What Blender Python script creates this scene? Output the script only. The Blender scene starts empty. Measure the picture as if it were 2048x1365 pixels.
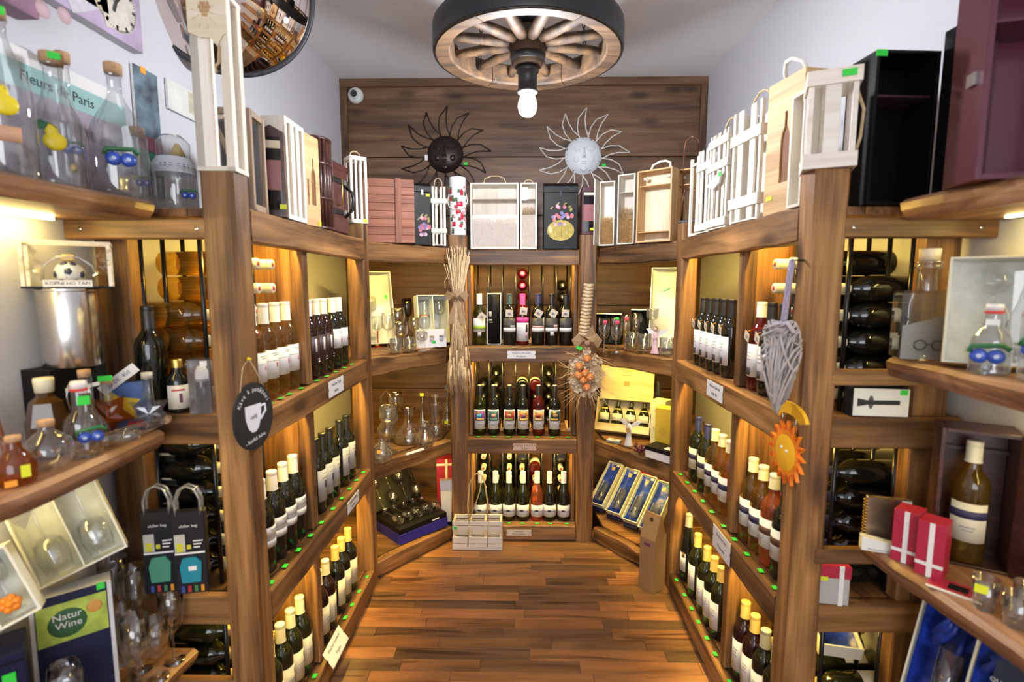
import bpy, bmesh, math, random
from mathutils import Vector, Matrix, Euler
random.seed(7)
R = math.radians
# ------------------------------------------------------------------ camera, world, light, exposure
F, CX, CY = 1030.0, 1024.0, 682.5            # focal length and centre in pixels of the 2048x1365 frame
PITCH, YAW, EYE = R(6.45), R(1.05), 1.53
sc = bpy.context.scene
COL = sc.collection
cam_data = bpy.data.cameras.new('camera')
cam = bpy.data.objects.new('camera', cam_data); COL.objects.link(cam)
cam_data.sensor_width = 36.0
cam_data.lens = 36.0 * F / 2048.0
cam_data.clip_start = 0.02
cam.location = (0, 0, EYE)
cam.rotation_euler = (math.pi / 2 - PITCH, 0, YAW)
cam_data.dof.use_dof = True
cam_data.dof.focus_distance = 2.75
cam_data.dof.aperture_fstop = 2.4
sc.camera = cam
w = bpy.data.worlds.new('world'); sc.world = w; w.use_nodes = True
w.node_tree.nodes['Background'].inputs[0].default_value = (0.80, 0.86, 1.0, 1)
w.node_tree.nodes['Background'].inputs[1].default_value = 0.35
def area_light(name, loc, rot, sx, sy, power, color):
    d = bpy.data.lights.new(name, 'AREA'); d.shape = 'RECTANGLE'; d.size = sx; d.size_y = sy
    d.energy = power; d.color = color
    o = bpy.data.objects.new(name, d); COL.objects.link(o); o.location = loc; o.rotation_euler = rot
    return o
# soft fill added behind the photographer, standing in for unseen shop-side light
area_light('rear_fill', (0.0, -2.05, 1.7), (R(90), 0, 0), 2.0, 1.7, 52, (0.93, 0.96, 1.0))
BULB_STRENGTH = 720.0
LED_STRENGTH = 330.0
sc.view_settings.view_transform = 'Standard'
sc.view_settings.look = 'None'
sc.view_settings.exposure = 0.36
sc.view_settings.gamma = 1.0
sc.view_settings.use_curve_mapping = False
sc.cycles.max_bounces = 7
sc.cycles.glossy_bounces = 4
sc.cycles.diffuse_bounces = 4
sc.cycles.transparent_max_bounces = 28
sc.cycles.caustics_reflective = False
sc.cycles.caustics_refractive = False
sc.cycles.sample_clamp_indirect = 6.0

# ------------------------------------------------------------------ pixel -> point on a plane of the room
def ray(px, py):
    a, b = (px - CX) / F, -(py - CY) / F
    c, s = math.cos(PITCH), math.sin(PITCH)
    y, z = c + b * s, -s + b * c
    c, s = math.cos(YAW), math.sin(YAW)
    return Vector((a * c - y * s, a * s + y * c, z))
def onX(px, py, X): d = ray(px, py); t = X / d.x; return Vector((X, d.y * t, EYE + d.z * t))
def onY(px, py, Y): d = ray(px, py); t = Y / d.y; return Vector((d.x * t, Y, EYE + d.z * t))
def onZ(px, py, Z): d = ray(px, py); t = (Z - EYE) / d.z; return Vector((d.x * t, d.y * t, Z))

# room frame (metres): aisle along +Y
XL, XR = -0.735, 0.735          # aisle faces of the side racks
WL, WR = -1.19, 1.20            # side walls
YF, YK = 1.33, 2.50             # side rack front / end
YC, YB = 2.91, 3.52             # centre rack face / back wall
ZT, Z1, Z2, Z3 = 1.735, 1.17, 0.63, 0.10   # top and shelf surfaces
CEIL = 2.85
CL0, CL1, CR0, CR1 = -0.408, -0.310, 0.322, 0.426   # centre posts

# ------------------------------------------------------------------ materials
MATS = {}
def _nt(name):
    m = bpy.data.materials.new(name); m.use_nodes = True
    return m, m.node_tree, m.node_tree.nodes['Principled BSDF']
def mat(name, col, rough=0.5, metal=0.0, spec=0.5, emit=None, es=1.0, coat=0.0, var=0.0, bump=0.0, bscale=60, sss=None):
    if name in MATS: return MATS[name]
    m, nt, b = _nt(name)
    b.inputs['Base Color'].default_value = (*col, 1)
    b.inputs['Roughness'].default_value = rough
    b.inputs['Metallic'].default_value = metal
    b.inputs['Specular IOR Level'].default_value = spec
    b.inputs['Coat Weight'].default_value = coat
    if emit:
        b.inputs['Emission Color'].default_value = (*emit, 1); b.inputs['Emission Strength'].default_value = es
    if var or bump:
        tc = nt.nodes.new('ShaderNodeTexCoord'); n = nt.nodes.new('ShaderNodeTexNoise')
        n.inputs['Scale'].default_value = bscale; n.inputs['Detail'].default_value = 4
        nt.links.new(tc.outputs['Object'], n.inputs['Vector'])
        if var:
            r = nt.nodes.new('ShaderNodeValToRGB')
            r.color_ramp.elements[0].position = 0.3; r.color_ramp.elements[1].position = 0.7
            r.color_ramp.elements[0].color = (*[c * (1 - var) for c in col], 1)
            r.color_ramp.elements[1].color = (*[min(1, c * (1 + var)) for c in col], 1)
            nt.links.new(n.outputs['Fac'], r.inputs['Fac']); nt.links.new(r.outputs['Color'], b.inputs['Base Color'])
        if bump:
            bp = nt.nodes.new('ShaderNodeBump'); bp.inputs['Strength'].default_value = bump; bp.inputs['Distance'].default_value = 0.004
            nt.links.new(n.outputs['Fac'], bp.inputs['Height']); nt.links.new(bp.outputs['Normal'], b.inputs['Normal'])
    MATS[name] = m
    return m
def wood(name, dark, mid, light, rough=0.6, knots=True, fine=1.0, spread=0.25, bump=0.25, blotch=1.0):
    """grain along the local X axis of every piece, offset per object"""
    if name in MATS: return MATS[name]
    m, nt, b = _nt(name); N, L = nt.nodes.new, nt.links.new
    tc = N('ShaderNodeTexCoord'); oi = N('ShaderNodeObjectInfo')
    ml = N('ShaderNodeVectorMath'); ml.operation = 'SCALE'; ml.inputs[0].default_value = (7.3, 3.1, 5.7)
    L(oi.outputs['Random'], ml.inputs['Scale'])
    ad = N('ShaderNodeVectorMath'); L(tc.outputs['Object'], ad.inputs[0]); L(ml.outputs[0], ad.inputs[1])
    def noise(sx, sy, detail, dist=0.0):
        mp = N('ShaderNodeMapping'); mp.inputs['Scale'].default_value = (sx, sy, sy); L(ad.outputs[0], mp.inputs['Vector'])
        n = N('ShaderNodeTexNoise'); n.inputs['Scale'].default_value = 1; n.inputs['Detail'].default_value = detail
        n.inputs['Distortion'].default_value = dist; L(mp.outputs[0], n.inputs['Vector']); return n
    g = noise(1.6 * fine, 22 * fine, 5, 0.6); f = noise(5 * fine, 160 * fine, 3)
    mx = N('ShaderNodeMath'); mx.operation = 'MULTIPLY_ADD'; mx.inputs[1].default_value = 0.35
    L(f.outputs['Fac'], mx.inputs[0]); sub = N('ShaderNodeMath'); sub.operation = 'SUBTRACT'; sub.inputs[1].default_value = 0.175
    L(g.outputs['Fac'], sub.inputs[0]); L(sub.outputs[0], mx.inputs[2])
    r = N('ShaderNodeValToRGB'); e = r.color_ramp.elements
    e[0].position = 0.30; e[0].color = (*dark, 1); e[1].position = 0.70; e[1].color = (*light, 1)
    k = e.new(0.48); k.color = (*mid, 1)
    L(mx.outputs[0], r.inputs['Fac'])
    out = r.outputs['Color']
    if knots:
        mp = N('ShaderNodeMapping'); mp.inputs['Scale'].default_value = (3.2, 8.5, 8.5); L(ad.outputs[0], mp.inputs['Vector'])
        v = N('ShaderNodeTexVoronoi'); v.inputs['Scale'].default_value = 1; L(mp.outputs[0], v.inputs['Vector'])
        kr = N('ShaderNodeValToRGB'); ke = kr.color_ramp.elements
        ke[0].position = 0.10; ke[0].color = (0.16, 0.13, 0.12, 1); ke[1].position = 0.27; ke[1].color = (1, 1, 1, 1)
        L(v.outputs['Distance'], kr.inputs['Fac'])
        mm = N('ShaderNodeMixRGB'); mm.blend_type = 'MULTIPLY'; mm.inputs[0].default_value = 0.8
        L(out, mm.inputs[1]); L(kr.outputs['Color'], mm.inputs[2]); out = mm.outputs[0]
    bl = noise(1.1, 3.2, 3, 1.0); br = N('ShaderNodeValToRGB'); be = br.color_ramp.elements
    be[0].position = 0.36; be[0].color = (blotch, blotch, blotch, 1); be[1].position = 0.56; be[1].color = (1, 1, 1, 1)
    L(bl.outputs['Fac'], br.inputs['Fac']); mb = N('ShaderNodeMixRGB'); mb.blend_type = 'MULTIPLY'; mb.inputs[0].default_value = 1.0
    L(out, mb.inputs[1]); L(br.outputs['Color'], mb.inputs[2]); out = mb.outputs[0]
    hs = N('ShaderNodeHueSaturation'); mr = N('ShaderNodeMapRange')
    mr.inputs['To Min'].default_value = 1 - spread; mr.inputs['To Max'].default_value = 1 + spread
    L(oi.outputs['Random'], mr.inputs['Value']); L(mr.outputs[0], hs.inputs['Value']); L(out, hs.inputs['Color'])
    L(hs.outputs['Color'], b.inputs['Base Color'])
    bp = N('ShaderNodeBump'); bp.inputs['Strength'].default_value = bump; bp.inputs['Distance'].default_value = 0.003
    L(mx.outputs[0], bp.inputs['Height']); L(bp.outputs['Normal'], b.inputs['Normal'])
    b.inputs['Roughness'].default_value = rough
    MATS[name] = m
    return m
def glass(name, tint, refl=1.0, rough=0.02, haze=0.0, hazecol=(0.9, 0.9, 0.9)):
    """thin clear wall: transparent with a Fresnel gloss, optionally a little frosted"""
    if name in MATS: return MATS[name]
    m = bpy.data.materials.new(name); m.use_nodes = True; nt = m.node_tree; nt.nodes.clear(); N, L = nt.nodes.new, nt.links.new
    t = N('ShaderNodeBsdfTransparent'); t.inputs[0].default_value = (*tint, 1)
    g = N('ShaderNodeBsdfGlossy'); g.inputs['Roughness'].default_value = rough; g.inputs['Color'].default_value = (1, 1, 1, 1)
    lw = N('ShaderNodeLayerWeight'); lw.inputs['Blend'].default_value = 0.5
    pw = N('ShaderNodeMath'); pw.operation = 'POWER'; pw.inputs[1].default_value = 4.0; L(lw.outputs['Facing'], pw.inputs[0])
    mu = N('ShaderNodeMath'); mu.operation = 'MULTIPLY_ADD'; mu.inputs[1].default_value = 0.75 * refl; mu.inputs[2].default_value = 0.045 * refl; mu.use_clamp = True; L(pw.outputs[0], mu.inputs[0])
    base = t.outputs[0]
    if haze:
        d = N('ShaderNodeBsdfDiffuse'); d.inputs[0].default_value = (*hazecol, 1)
        mh = N('ShaderNodeMixShader'); mh.inputs[0].default_value = haze; L(t.outputs[0], mh.inputs[1]); L(d.outputs[0], mh.inputs[2]); base = mh.outputs[0]
    mx = N('ShaderNodeMixShader'); L(mu.outputs[0], mx.inputs[0]); L(base, mx.inputs[1]); L(g.outputs[0], mx.inputs[2])
    o = N('ShaderNodeOutputMaterial'); L(mx.outputs[0], o.inputs[0])
    MATS[name] = m
    return m
def emis(name, col, s):
    if name in MATS: return MATS[name]
    m = bpy.data.materials.new(name); m.use_nodes = True; nt = m.node_tree; nt.nodes.clear()
    e = nt.nodes.new('ShaderNodeEmission'); e.inputs[0].default_value = (*col, 1); e.inputs[1].default_value = s
    o = nt.nodes.new('ShaderNodeOutputMaterial'); nt.links.new(e.outputs[0], o.inputs[0]); MATS[name] = m
    return m
W_RACK = wood('rack_timber', (0.070, 0.029, 0.010), (0.225, 0.104, 0.034), (0.42, 0.215, 0.080), 0.5, spread=0.18, blotch=0.5)
W_BACK = wood('wall_timber', (0.075, 0.035, 0.016), (0.150, 0.076, 0.036), (0.22, 0.120, 0.060), 0.5, spread=0.12, blotch=0.6)
W_LIVE = wood('live_edge_timber', (0.10, 0.045, 0.020), (0.27, 0.13, 0.062), (0.44, 0.25, 0.15), 0.45, spread=0.08)
W_PALE = wood('pale_pine', (0.60, 0.47, 0.30), (0.74, 0.62, 0.44), (0.82, 0.72, 0.55), 0.6, knots=False, spread=0.06, bump=0.1)
W_WHITE = wood('whitened_pine', (0.66, 0.58, 0.46), (0.78, 0.71, 0.60), (0.84, 0.79, 0.70), 0.6, knots=False, spread=0.05, bump=0.1)
W_HONEY = wood('honey_pine', (0.40, 0.22, 0.08), (0.58, 0.36, 0.16), (0.68, 0.46, 0.23), 0.55, knots=False, spread=0.06, bump=0.1)
W_RED = wood('red_brown_wood', (0.14, 0.045, 0.025), (0.27, 0.095, 0.050), (0.37, 0.15, 0.085), 0.55, knots=False, spread=0.12, bump=0.15)
W_DARK = wood('dark_stained_wood', (0.022, 0.008, 0.006), (0.050, 0.018, 0.013), (0.085, 0.032, 0.022), 0.32, knots=False, spread=0.15, bump=0.1)
W_WHEEL = wood('weathered_oak', (0.012, 0.006, 0.002), (0.052, 0.026, 0.010), (0.11, 0.058, 0.023), 0.7, knots=False, spread=0.12, bump=0.7)
W_GREY = wood('greyed_wood', (0.20, 0.14, 0.09), (0.33, 0.24, 0.16), (0.43, 0.33, 0.23), 0.6, knots=False, spread=0.06)
PLASTER = mat('white_plaster', (0.62, 0.62, 0.66), 0.9, var=0.02, bump=0.06, bscale=90)
CEILM = mat('ceiling_paint', (0.86, 0.85, 0.85), 0.9, bump=0.04, bscale=70)
BLACK = mat('black_iron', (0.012, 0.013, 0.016), 0.42)
RODM = mat('black_steel_rod', (0.02, 0.02, 0.022), 0.25, metal=0.6)
GREEN = mat('price_sticker_green', (0.03, 0.62, 0.05), 0.6)
YELLOW = mat('price_sticker_yellow', (0.75, 0.80, 0.02), 0.6)
ORANGE = mat('price_sticker_orange', (0.90, 0.36, 0.03), 0.6)
PAPER = mat('white_paper', (0.80, 0.79, 0.78), 0.7)
CREAM = mat('cream_paper', (0.72, 0.62, 0.46), 0.7)
INK = mat('black_ink', (0.02, 0.02, 0.022), 0.7)
GREYINK = mat('grey_ink', (0.22, 0.22, 0.24), 0.7)
CORK = mat('cork', (0.50, 0.30, 0.16), 0.85, var=0.2, bscale=180)
ROPE = mat('rope', (0.52, 0.38, 0.22), 0.85, var=0.15, bscale=150)
WHITEROPE = mat('white_rope', (0.78, 0.74, 0.66), 0.85)
BRASS = mat('brass', (0.62, 0.44, 0.12), 0.3, metal=1.0)
CHROME = mat('brushed_steel', (0.62, 0.60, 0.57), 0.22, metal=1.0)
G_DARK = mat('dark_bottle_glass', (0.006, 0.007, 0.005), 0.07, spec=0.6)
G_WINE = mat('red_wine_bottle_glass', (0.014, 0.003, 0.004), 0.07, spec=0.6)
G_OLIVE = mat('green_bottle_glass', (0.010, 0.013, 0.003), 0.07, spec=0.6)
G_GOLD = glass('white_wine_bottle_glass', (0.80, 0.62, 0.22), haze=0.06, hazecol=(0.55, 0.38, 0.08))
G_LEAF = glass('leaf_green_bottle_glass', (0.30, 0.36, 0.05), haze=0.10, hazecol=(0.10, 0.13, 0.01))
G_ROSE = glass('rose_bottle_glass', (0.86, 0.36, 0.16), haze=0.18, hazecol=(0.75, 0.22, 0.06))
G_PINK = glass('dark_rose_bottle_glass', (0.55, 0.10, 0.08), haze=0.20, hazecol=(0.25, 0.02, 0.02))
G_AMBER = glass('amber_spirit_glass', (0.66, 0.27, 0.05), haze=0.15, hazecol=(0.40, 0.13, 0.01))
G_CLEAR = glass('clear_glass', (0.94, 0.95, 0.945), 2.1)
G_THICK = glass('heavy_clear_glass', (0.83, 0.85, 0.86), 2.2, haze=0.03)
G_SMOKE = glass('smoked_glass', (0.55, 0.55, 0.56), 1.4)
ACRYL = glass('acrylic_sheet', (0.95, 0.95, 0.95), 1.0)
FROST = glass('frosted_glass', (0.55, 0.55, 0.55), 0.8, rough=0.3, haze=0.45, hazecol=(0.42, 0.41, 0.38))
CAPW = mat('white_capsule', (0.74, 0.73, 0.74), 0.4)
CAPB = mat('black_capsule', (0.012, 0.012, 0.014), 0.35)
CAPY = mat('gold_capsule', (0.62, 0.46, 0.16), 0.4)
CAPN = mat('navy_capsule', (0.022, 0.028, 0.11), 0.35)
CAPP = mat('pink_capsule', (0.85, 0.07, 0.33), 0.4)
CAPG = mat('bluegreen_capsule', (0.03, 0.07, 0.08), 0.4)
CAPV = mat('grey_capsule', (0.35, 0.35, 0.33), 0.4)
CAPI = mat('cream_capsule', (0.74, 0.70, 0.50), 0.4)
SATIN = mat('blue_satin', (0.02, 0.055, 0.42), 0.28, var=0.6, bump=0.8, bscale=26)
NAVY = mat('navy_card', (0.008, 0.010, 0.042), 0.5, spec=0.25)
BLUECARD = mat('royal_blue_card', (0.022, 0.020, 0.26), 0.5)
BLACKCARD = mat('black_card', (0.006, 0.006, 0.007), 0.5, spec=0.18)
WHITECARD = mat('white_card', (0.76, 0.77, 0.70), 0.6)
WHITESATIN = mat('white_satin', (0.70, 0.72, 0.64), 0.5, var=0.10, bump=0.5, bscale=30)
REDCARD = mat('dark_red_card', (0.28, 0.012, 0.03), 0.5)
STRAW = mat('wood_wool', (0.60, 0.36, 0.14), 0.8, var=0.35, bscale=140)
KRAFT = mat('kraft_card', (0.27, 0.155, 0.075), 0.75, var=0.08, bscale=120)
BURLAP = mat('burlap', (0.40, 0.27, 0.15), 0.9, var=0.25, bump=0.6, bscale=260)
WHEAT = mat('dried_wheat', (0.74, 0.54, 0.30), 0.8, var=0.3, bscale=40)

# ------------------------------------------------------------------ mesh helpers
class MB:
    """collects simple shapes into one mesh"""
    def __init__(s): s.v = []; s.f = []; s.sm = []
    def add(s, vs, fs, smooth=False, M=None):
        n = len(s.v)
        s.v += [tuple(M @ Vector(v)) if M else tuple(v) for v in vs]
        s.f += [tuple(i + n for i in f) for f in fs]; s.sm += [smooth] * len(fs)
        return s
    def box(s, x0, x1, y0, y1, z0, z1, M=None):
        return s.add([(x0, y0, z0), (x1, y0, z0), (x1, y1, z0), (x0, y1, z0), (x0, y0, z1), (x1, y0, z1), (x1, y1, z1), (x0, y1, z1)],
                     [(0, 3, 2, 1), (4, 5, 6, 7), (0, 1, 5, 4), (1, 2, 6, 5), (2, 3, 7, 6), (3, 0, 4, 7)], False, M)
    def cbox(s, x0, x1, y0, y1, z0, z1, c, M=None):
        bm = bmesh.new()
        for x, sx in ((x0, 1), (x1, -1)):
            for y, sy in ((y0, 1), (y1, -1)):
                for z, sz in ((z0, 1), (z1, -1)):
                    bm.verts.new((x + c * sx, y, z + c * sz) if False else (x, y + c * sy, z + c * sz))
                    bm.verts.new((x + c * sx, y, z + c * sz)); bm.verts.new((x + c * sx, y + c * sy, z))
        bmesh.ops.convex_hull(bm, input=bm.verts); bm.verts.index_update()
        s.add([v.co for v in bm.verts], [[v.index for v in f.verts] for f in bm.faces], False, M); bm.free()
        return s
    def lathe(s, prof, seg=20, M=None, smooth=True, sx=1, sy=1, rot=0):
        vs, fs = [], []
        for r, z in prof:
            for k in range(seg):
                a = 2 * math.pi * k / seg + rot
                vs.append((r * math.cos(a) * sx, r * math.sin(a) * sy, z))
        for i in range(len(prof) - 1):
            for k in range(seg):
                k2 = (k + 1) % seg
                fs.append((i * seg + k, i * seg + k2, (i + 1) * seg + k2, (i + 1) * seg + k))
        return s.add(vs, fs, smooth, M)
    def tube(s, pts, r, seg=6, closed=False, M=None, r2=None):
        pts = [Vector(p) for p in pts]; n = len(pts); vs, fs = [], []
        prev = None
        for i, p in enumerate(pts):
            a = pts[(i - 1) % n] if (closed or i > 0) else p
            b = pts[(i + 1) % n] if (closed or i < n - 1) else p
            t = (b - a).normalized() if (b - a).length > 1e-9 else Vector((0, 0, 1))
            u = prev - t * prev.dot(t) if prev is not None else t.orthogonal()
            if u.length < 1e-6: u = t.orthogonal()
            u.normalize(); prev = u; q = t.cross(u)
            rr = r if r2 is None else r + (r2 - r) * i / max(1, n - 1)
            for k in range(seg):
                an = 2 * math.pi * k / seg
                vs.append(p + u * (rr * math.cos(an)) + q * (rr * math.sin(an)))
        m = n if closed else n - 1
        for i in range(m):
            for k in range(seg):
                fs.append((i * seg + k, i * seg + (k + 1) % seg, ((i + 1) % n) * seg + (k + 1) % seg, ((i + 1) % n) * seg + k))
        if not closed:
            fs.append(tuple(range(seg - 1, -1, -1))); fs.append(tuple((n - 1) * seg + k for k in range(seg)))
        return s.add(vs, fs, True, M)
    def prism(s, poly, h0, h1, axis='z', M=None):
        """polygon extruded between h0 and h1 along an axis; poly in the two other coordinates"""
        n = len(poly)
        def P(a, b, h): return (a, b, h) if axis == 'z' else ((a, h, b) if axis == 'y' else (h, a, b))
        vs = [P(a, b, h0) for a, b in poly] + [P(a, b, h1) for a, b in poly]
        fs = [tuple(range(n - 1, -1, -1)), tuple(range(n, 2 * n))] + [(i, (i + 1) % n, n + (i + 1) % n, n + i) for i in range(n)]
        return s.add(vs, fs, False, M)
    def patch(s, r, z0, z1, a0, a1, seg=10, M=None, th=0.0006):
        """curved label on a cylinder about Z; angle 0 faces local -Y"""
        vs, fs = [], []
        for k in range(seg + 1):
            a = a0 + (a1 - a0) * k / seg
            x, y = math.sin(a), -math.cos(a)
            for rr in (r + th, r - th * 0.5):
                vs.append((x * rr, y * rr, z0)); vs.append((x * rr, y * rr, z1))
        for k in range(seg):
            i = k * 4
            fs += [(i, i + 4, i + 5, i + 1), (i + 2, i + 3, i + 7, i + 6), (i + 1, i + 5, i + 7, i + 3), (i, i + 2, i + 6, i + 4)]
        return s.add(vs, fs, True, M)
    def sphere(s, c, r, seg=12, rings=8, M=None, sx=1, sy=1, sz=1):
        vs, fs = [], []
        for i in range(rings + 1):
            t = math.pi * i / rings
            for k in range(seg):
                a = 2 * math.pi * k / seg
                vs.append((c[0] + r * sx * math.sin(t) * math.cos(a), c[1] + r * sy * math.sin(t) * math.sin(a), c[2] - r * sz * math.cos(t)))
        for i in range(rings):
            for k in range(seg):
                fs.append((i * seg + k, i * seg + (k + 1) % seg, (i + 1) * seg + (k + 1) % seg, (i + 1) * seg + k))
        return s.add(vs, fs, True, M)
    def mesh(s, name, material):
        me = bpy.data.meshes.new(name); me.from_pydata(s.v, [], s.f)
        me.polygons.foreach_set('use_smooth', s.sm)
        bm = bmesh.new(); bm.from_mesh(me)
        bmesh.ops.remove_doubles(bm, verts=bm.verts, dist=1e-6)
        bmesh.ops.recalc_face_normals(bm, faces=bm.faces); bm.to_mesh(me); bm.free()
        me.materials.append(material); me.update()
        return me
    def build(s, name, material, parent=None, M=None):
        return link(name, s.mesh(name, material), parent, M)
def link(name, data, parent=None, M=None):
    o = bpy.data.objects.new(name, data); COL.objects.link(o)
    if parent: o.parent = parent
    if M is not None: o.matrix_local = M
    return o
def tag(o, label, cat, group=None):
    o['label'] = label; o['category'] = cat
    if group: o['group'] = group
    return o
def thing(name, label, cat, loc=(0, 0, 0), rz=0.0, group=None, rot=None):
    o = bpy.data.objects.new(name, None); COL.objects.link(o); o.empty_display_size = 0.05
    o.location = loc; o.rotation_euler = rot if rot else (0, 0, rz)
    return tag(o, label, cat, group)
def copy_thing(src, loc, rz=0.0, rot=None, label=None, group=None):
    c = src.copy(); COL.objects.link(c); c.location = loc; c.rotation_euler = rot if rot else (0, 0, rz)
    if label: c['label'] = label
    if group: c['group'] = group
    for ch in KIDS(src):
        d = ch.copy(); COL.objects.link(d); d.parent = c
        for g in KIDS(ch):
            h = g.copy(); COL.objects.link(h); h.parent = d
    return c
_kids = {}
def KIDS(o):
    if o.name not in _kids: _kids[o.name] = [x for x in bpy.data.objects if x.parent == o]
    return _kids[o.name]
def T(x, y, z): return Matrix.Translation((x, y, z))
def RX(d): return Matrix.Rotation(R(d), 4, 'X')
def RY(d): return Matrix.Rotation(R(d), 4, 'Y')
def RZ(d): return Matrix.Rotation(R(d), 4, 'Z')
def beam(name, p0, p1, wd, ht, material, parent=None, up=(0, 0, 1), ch=0.004, wob=0.0):
    """timber from p0 to p1 (centre line), wd across, ht along up; grain runs along it"""
    p0, p1 = Vector(p0), Vector(p1); L = (p1 - p0).length
    x = (p1 - p0).normalized(); u = Vector(up); u = (u - x * u.dot(x)).normalized(); y = u.cross(x)
    M = Matrix(((x.x, y.x, u.x, p0.x), (x.y, y.y, u.y, p0.y), (x.z, y.z, u.z, p0.z), (0, 0, 0, 1)))
    if parent: M = Matrix.Translation(-Vector(parent.location)) @ M
    b = MB()
    if wob:
        n = 9; vs = []; fs = []
        for i in range(n):
            t = L * i / (n - 1); j = lambda: random.uniform(-wob, wob)
            c = ch + abs(j()); a, d = wd / 2 + j() * 0.5, ht / 2 + j()
            for yy, zz in ((-a + c, -d), (a - c, -d), (a, -d + c), (a, d - c), (a - c, d), (-a + c, d), (-a, d - c), (-a, -d + c)):
                vs.append((t, yy, zz))
        for i in range(n - 1):
            for k in range(8): fs.append((i * 8 + k, i * 8 + (k + 1) % 8, (i + 1) * 8 + (k + 1) % 8, (i + 1) * 8 + k))
        fs += [tuple(range(7, -1, -1)), tuple((n - 1) * 8 + k for k in range(8))]
        b.add(vs, fs)
    else:
        b.cbox(0, L, -wd / 2, wd / 2, -ht / 2, ht / 2, ch)
    return b.build(name, material, parent, M)
_txt = {}
def text(body, size, material, parent, M, name='lettering', sx=1.0, ext=0.0002, align='CENTER'):
    cu = bpy.data.curves.new('txt', 'FONT'); cu.body = body; cu.size = size; cu.align_x = align; cu.align_y = 'CENTER'
    cu.extrude = ext; cu.resolution_u = 2
    o = bpy.data.objects.new('txt', cu); COL.objects.link(o)
    dg = bpy.context.evaluated_depsgraph_get(); me = bpy.data.meshes.new_from_object(o.evaluated_get(dg))
    bpy.data.objects.remove(o); bpy.data.curves.remove(cu)
    me.materials.clear(); me.materials.append(material); me.name = name
    # text lies in local XY; M should bring it upright: use FACE @ ...
    return link(name, me, parent, M @ Matrix.Diagonal((sx, 1, 1, 1)))
FACE = RX(90)      # letters upright, readable from local -Y
def struct(o): o['kind'] = 'structure'; return o
def led(parent, p0, p1, s=0.008, name='led_strip'):
    b = beam(name, p0, p1, s, 0.004, LEDM, parent, ch=0.0005)
    return b
LEDM = emis('warm_led', (1.0, 0.72, 0.15), LED_STRENGTH)
LEDW = emis('soft_warm_led', (1.0, 0.80, 0.28), LED_STRENGTH * 0.17)
# ------------------------------------------------------------------ room shell
Y0 = -2.2
fl = struct(MB().box(WL - 0.1, WR + 0.1, Y0, YB + 0.1, -0.1, -0.012).build('floor', mat('subfloor', (0.16, 0.08, 0.035), 0.6)))
def plank_mat():
    m, nt, b = _nt('laminate_strip'); N, L = nt.nodes.new, nt.links.new
    tc = N('ShaderNodeTexCoord'); oi = N('ShaderNodeObjectInfo')
    ml = N('ShaderNodeVectorMath'); ml.operation = 'SCALE'; ml.inputs[0].default_value = (9.1, 17.3, 0)
    L(oi.outputs['Random'], ml.inputs['Scale']); ad = N('ShaderNodeVectorMath'); L(tc.outputs['Object'], ad.inputs[0]); L(ml.outputs[0], ad.inputs[1])
    def noise(sx, sy, d, dist):
        mp = N('ShaderNodeMapping'); mp.inputs['Scale'].default_value = (sx, sy, 1); L(ad.outputs[0], mp.inputs['Vector'])
        n = N('ShaderNodeTexNoise'); n.inputs['Scale'].default_value = 1; n.inputs['Detail'].default_value = d; n.inputs['Distortion'].default_value = dist
        L(mp.outputs[0], n.inputs['Vector']); return n
    a = noise(2.0, 14, 4, 0.8); s = noise(1.3, 17, 5, 1.4)
    r = N('ShaderNodeValToRGB'); e = r.color_ramp.elements
    e[0].position = 0.28; e[0].color = (0.13, 0.066, 0.030, 1); e[1].position = 0.72; e[1].color = (0.46, 0.235, 0.098, 1)
    L(a.outputs['Fac'], r.inputs['Fac'])
    tone = N('ShaderNodeValToRGB'); te = tone.color_ramp.elements
    te[0].color = (0.46, 0.50, 0.56, 1); te[1].color = (1.4, 1.16, 0.98, 1); k = te.new(0.35); k.color = (0.72, 0.66, 0.62, 1); k = te.new(0.6); k.color = (1.0, 0.84, 0.72, 1)
    L(oi.outputs['Random'], tone.inputs['Fac'])
    m1 = N('ShaderNodeMixRGB'); m1.blend_type = 'MULTIPLY'; m1.inputs[0].default_value = 1; L(r.outputs['Color'], m1.inputs[1]); L(tone.outputs['Color'], m1.inputs[2])
    sr = N('ShaderNodeValToRGB'); se = sr.color_ramp.elements
    se[0].position = 0.33; se[0].color = (0.30, 0.26, 0.24, 1); se[1].position = 0.42; se[1].color = (1, 1, 1, 1); L(s.outputs['Fac'], sr.inputs['Fac'])
    m2 = N('ShaderNodeMixRGB'); m2.blend_type = 'MULTIPLY'; m2.inputs[0].default_value = 0.9; L(m1.outputs[0], m2.inputs[1]); L(sr.outputs['Color'], m2.inputs[2])
    L(m2.outputs[0], b.inputs['Base Color']); b.inputs['Roughness'].default_value = 0.33
    return m
PLANK = plank_mat()
lens = [0.32, 0.40, 0.48, 0.56]; pm = {}
for L_ in lens:
    pm[L_] = MB().cbox(0, L_ - 0.0012, 0, 0.0652, -0.012, 0.0, 0.0008).mesh('plank', PLANK)
y = 0.95; row = 0
while y < YC + 0.1:
    x = -0.86 - random.uniform(0, 0.3)
    while x < 0.86:
        L_ = random.choice(lens); link('plank', pm[L_], fl, T(x, y, 0)); x += L_
    y += 0.066; row += 1
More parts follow.
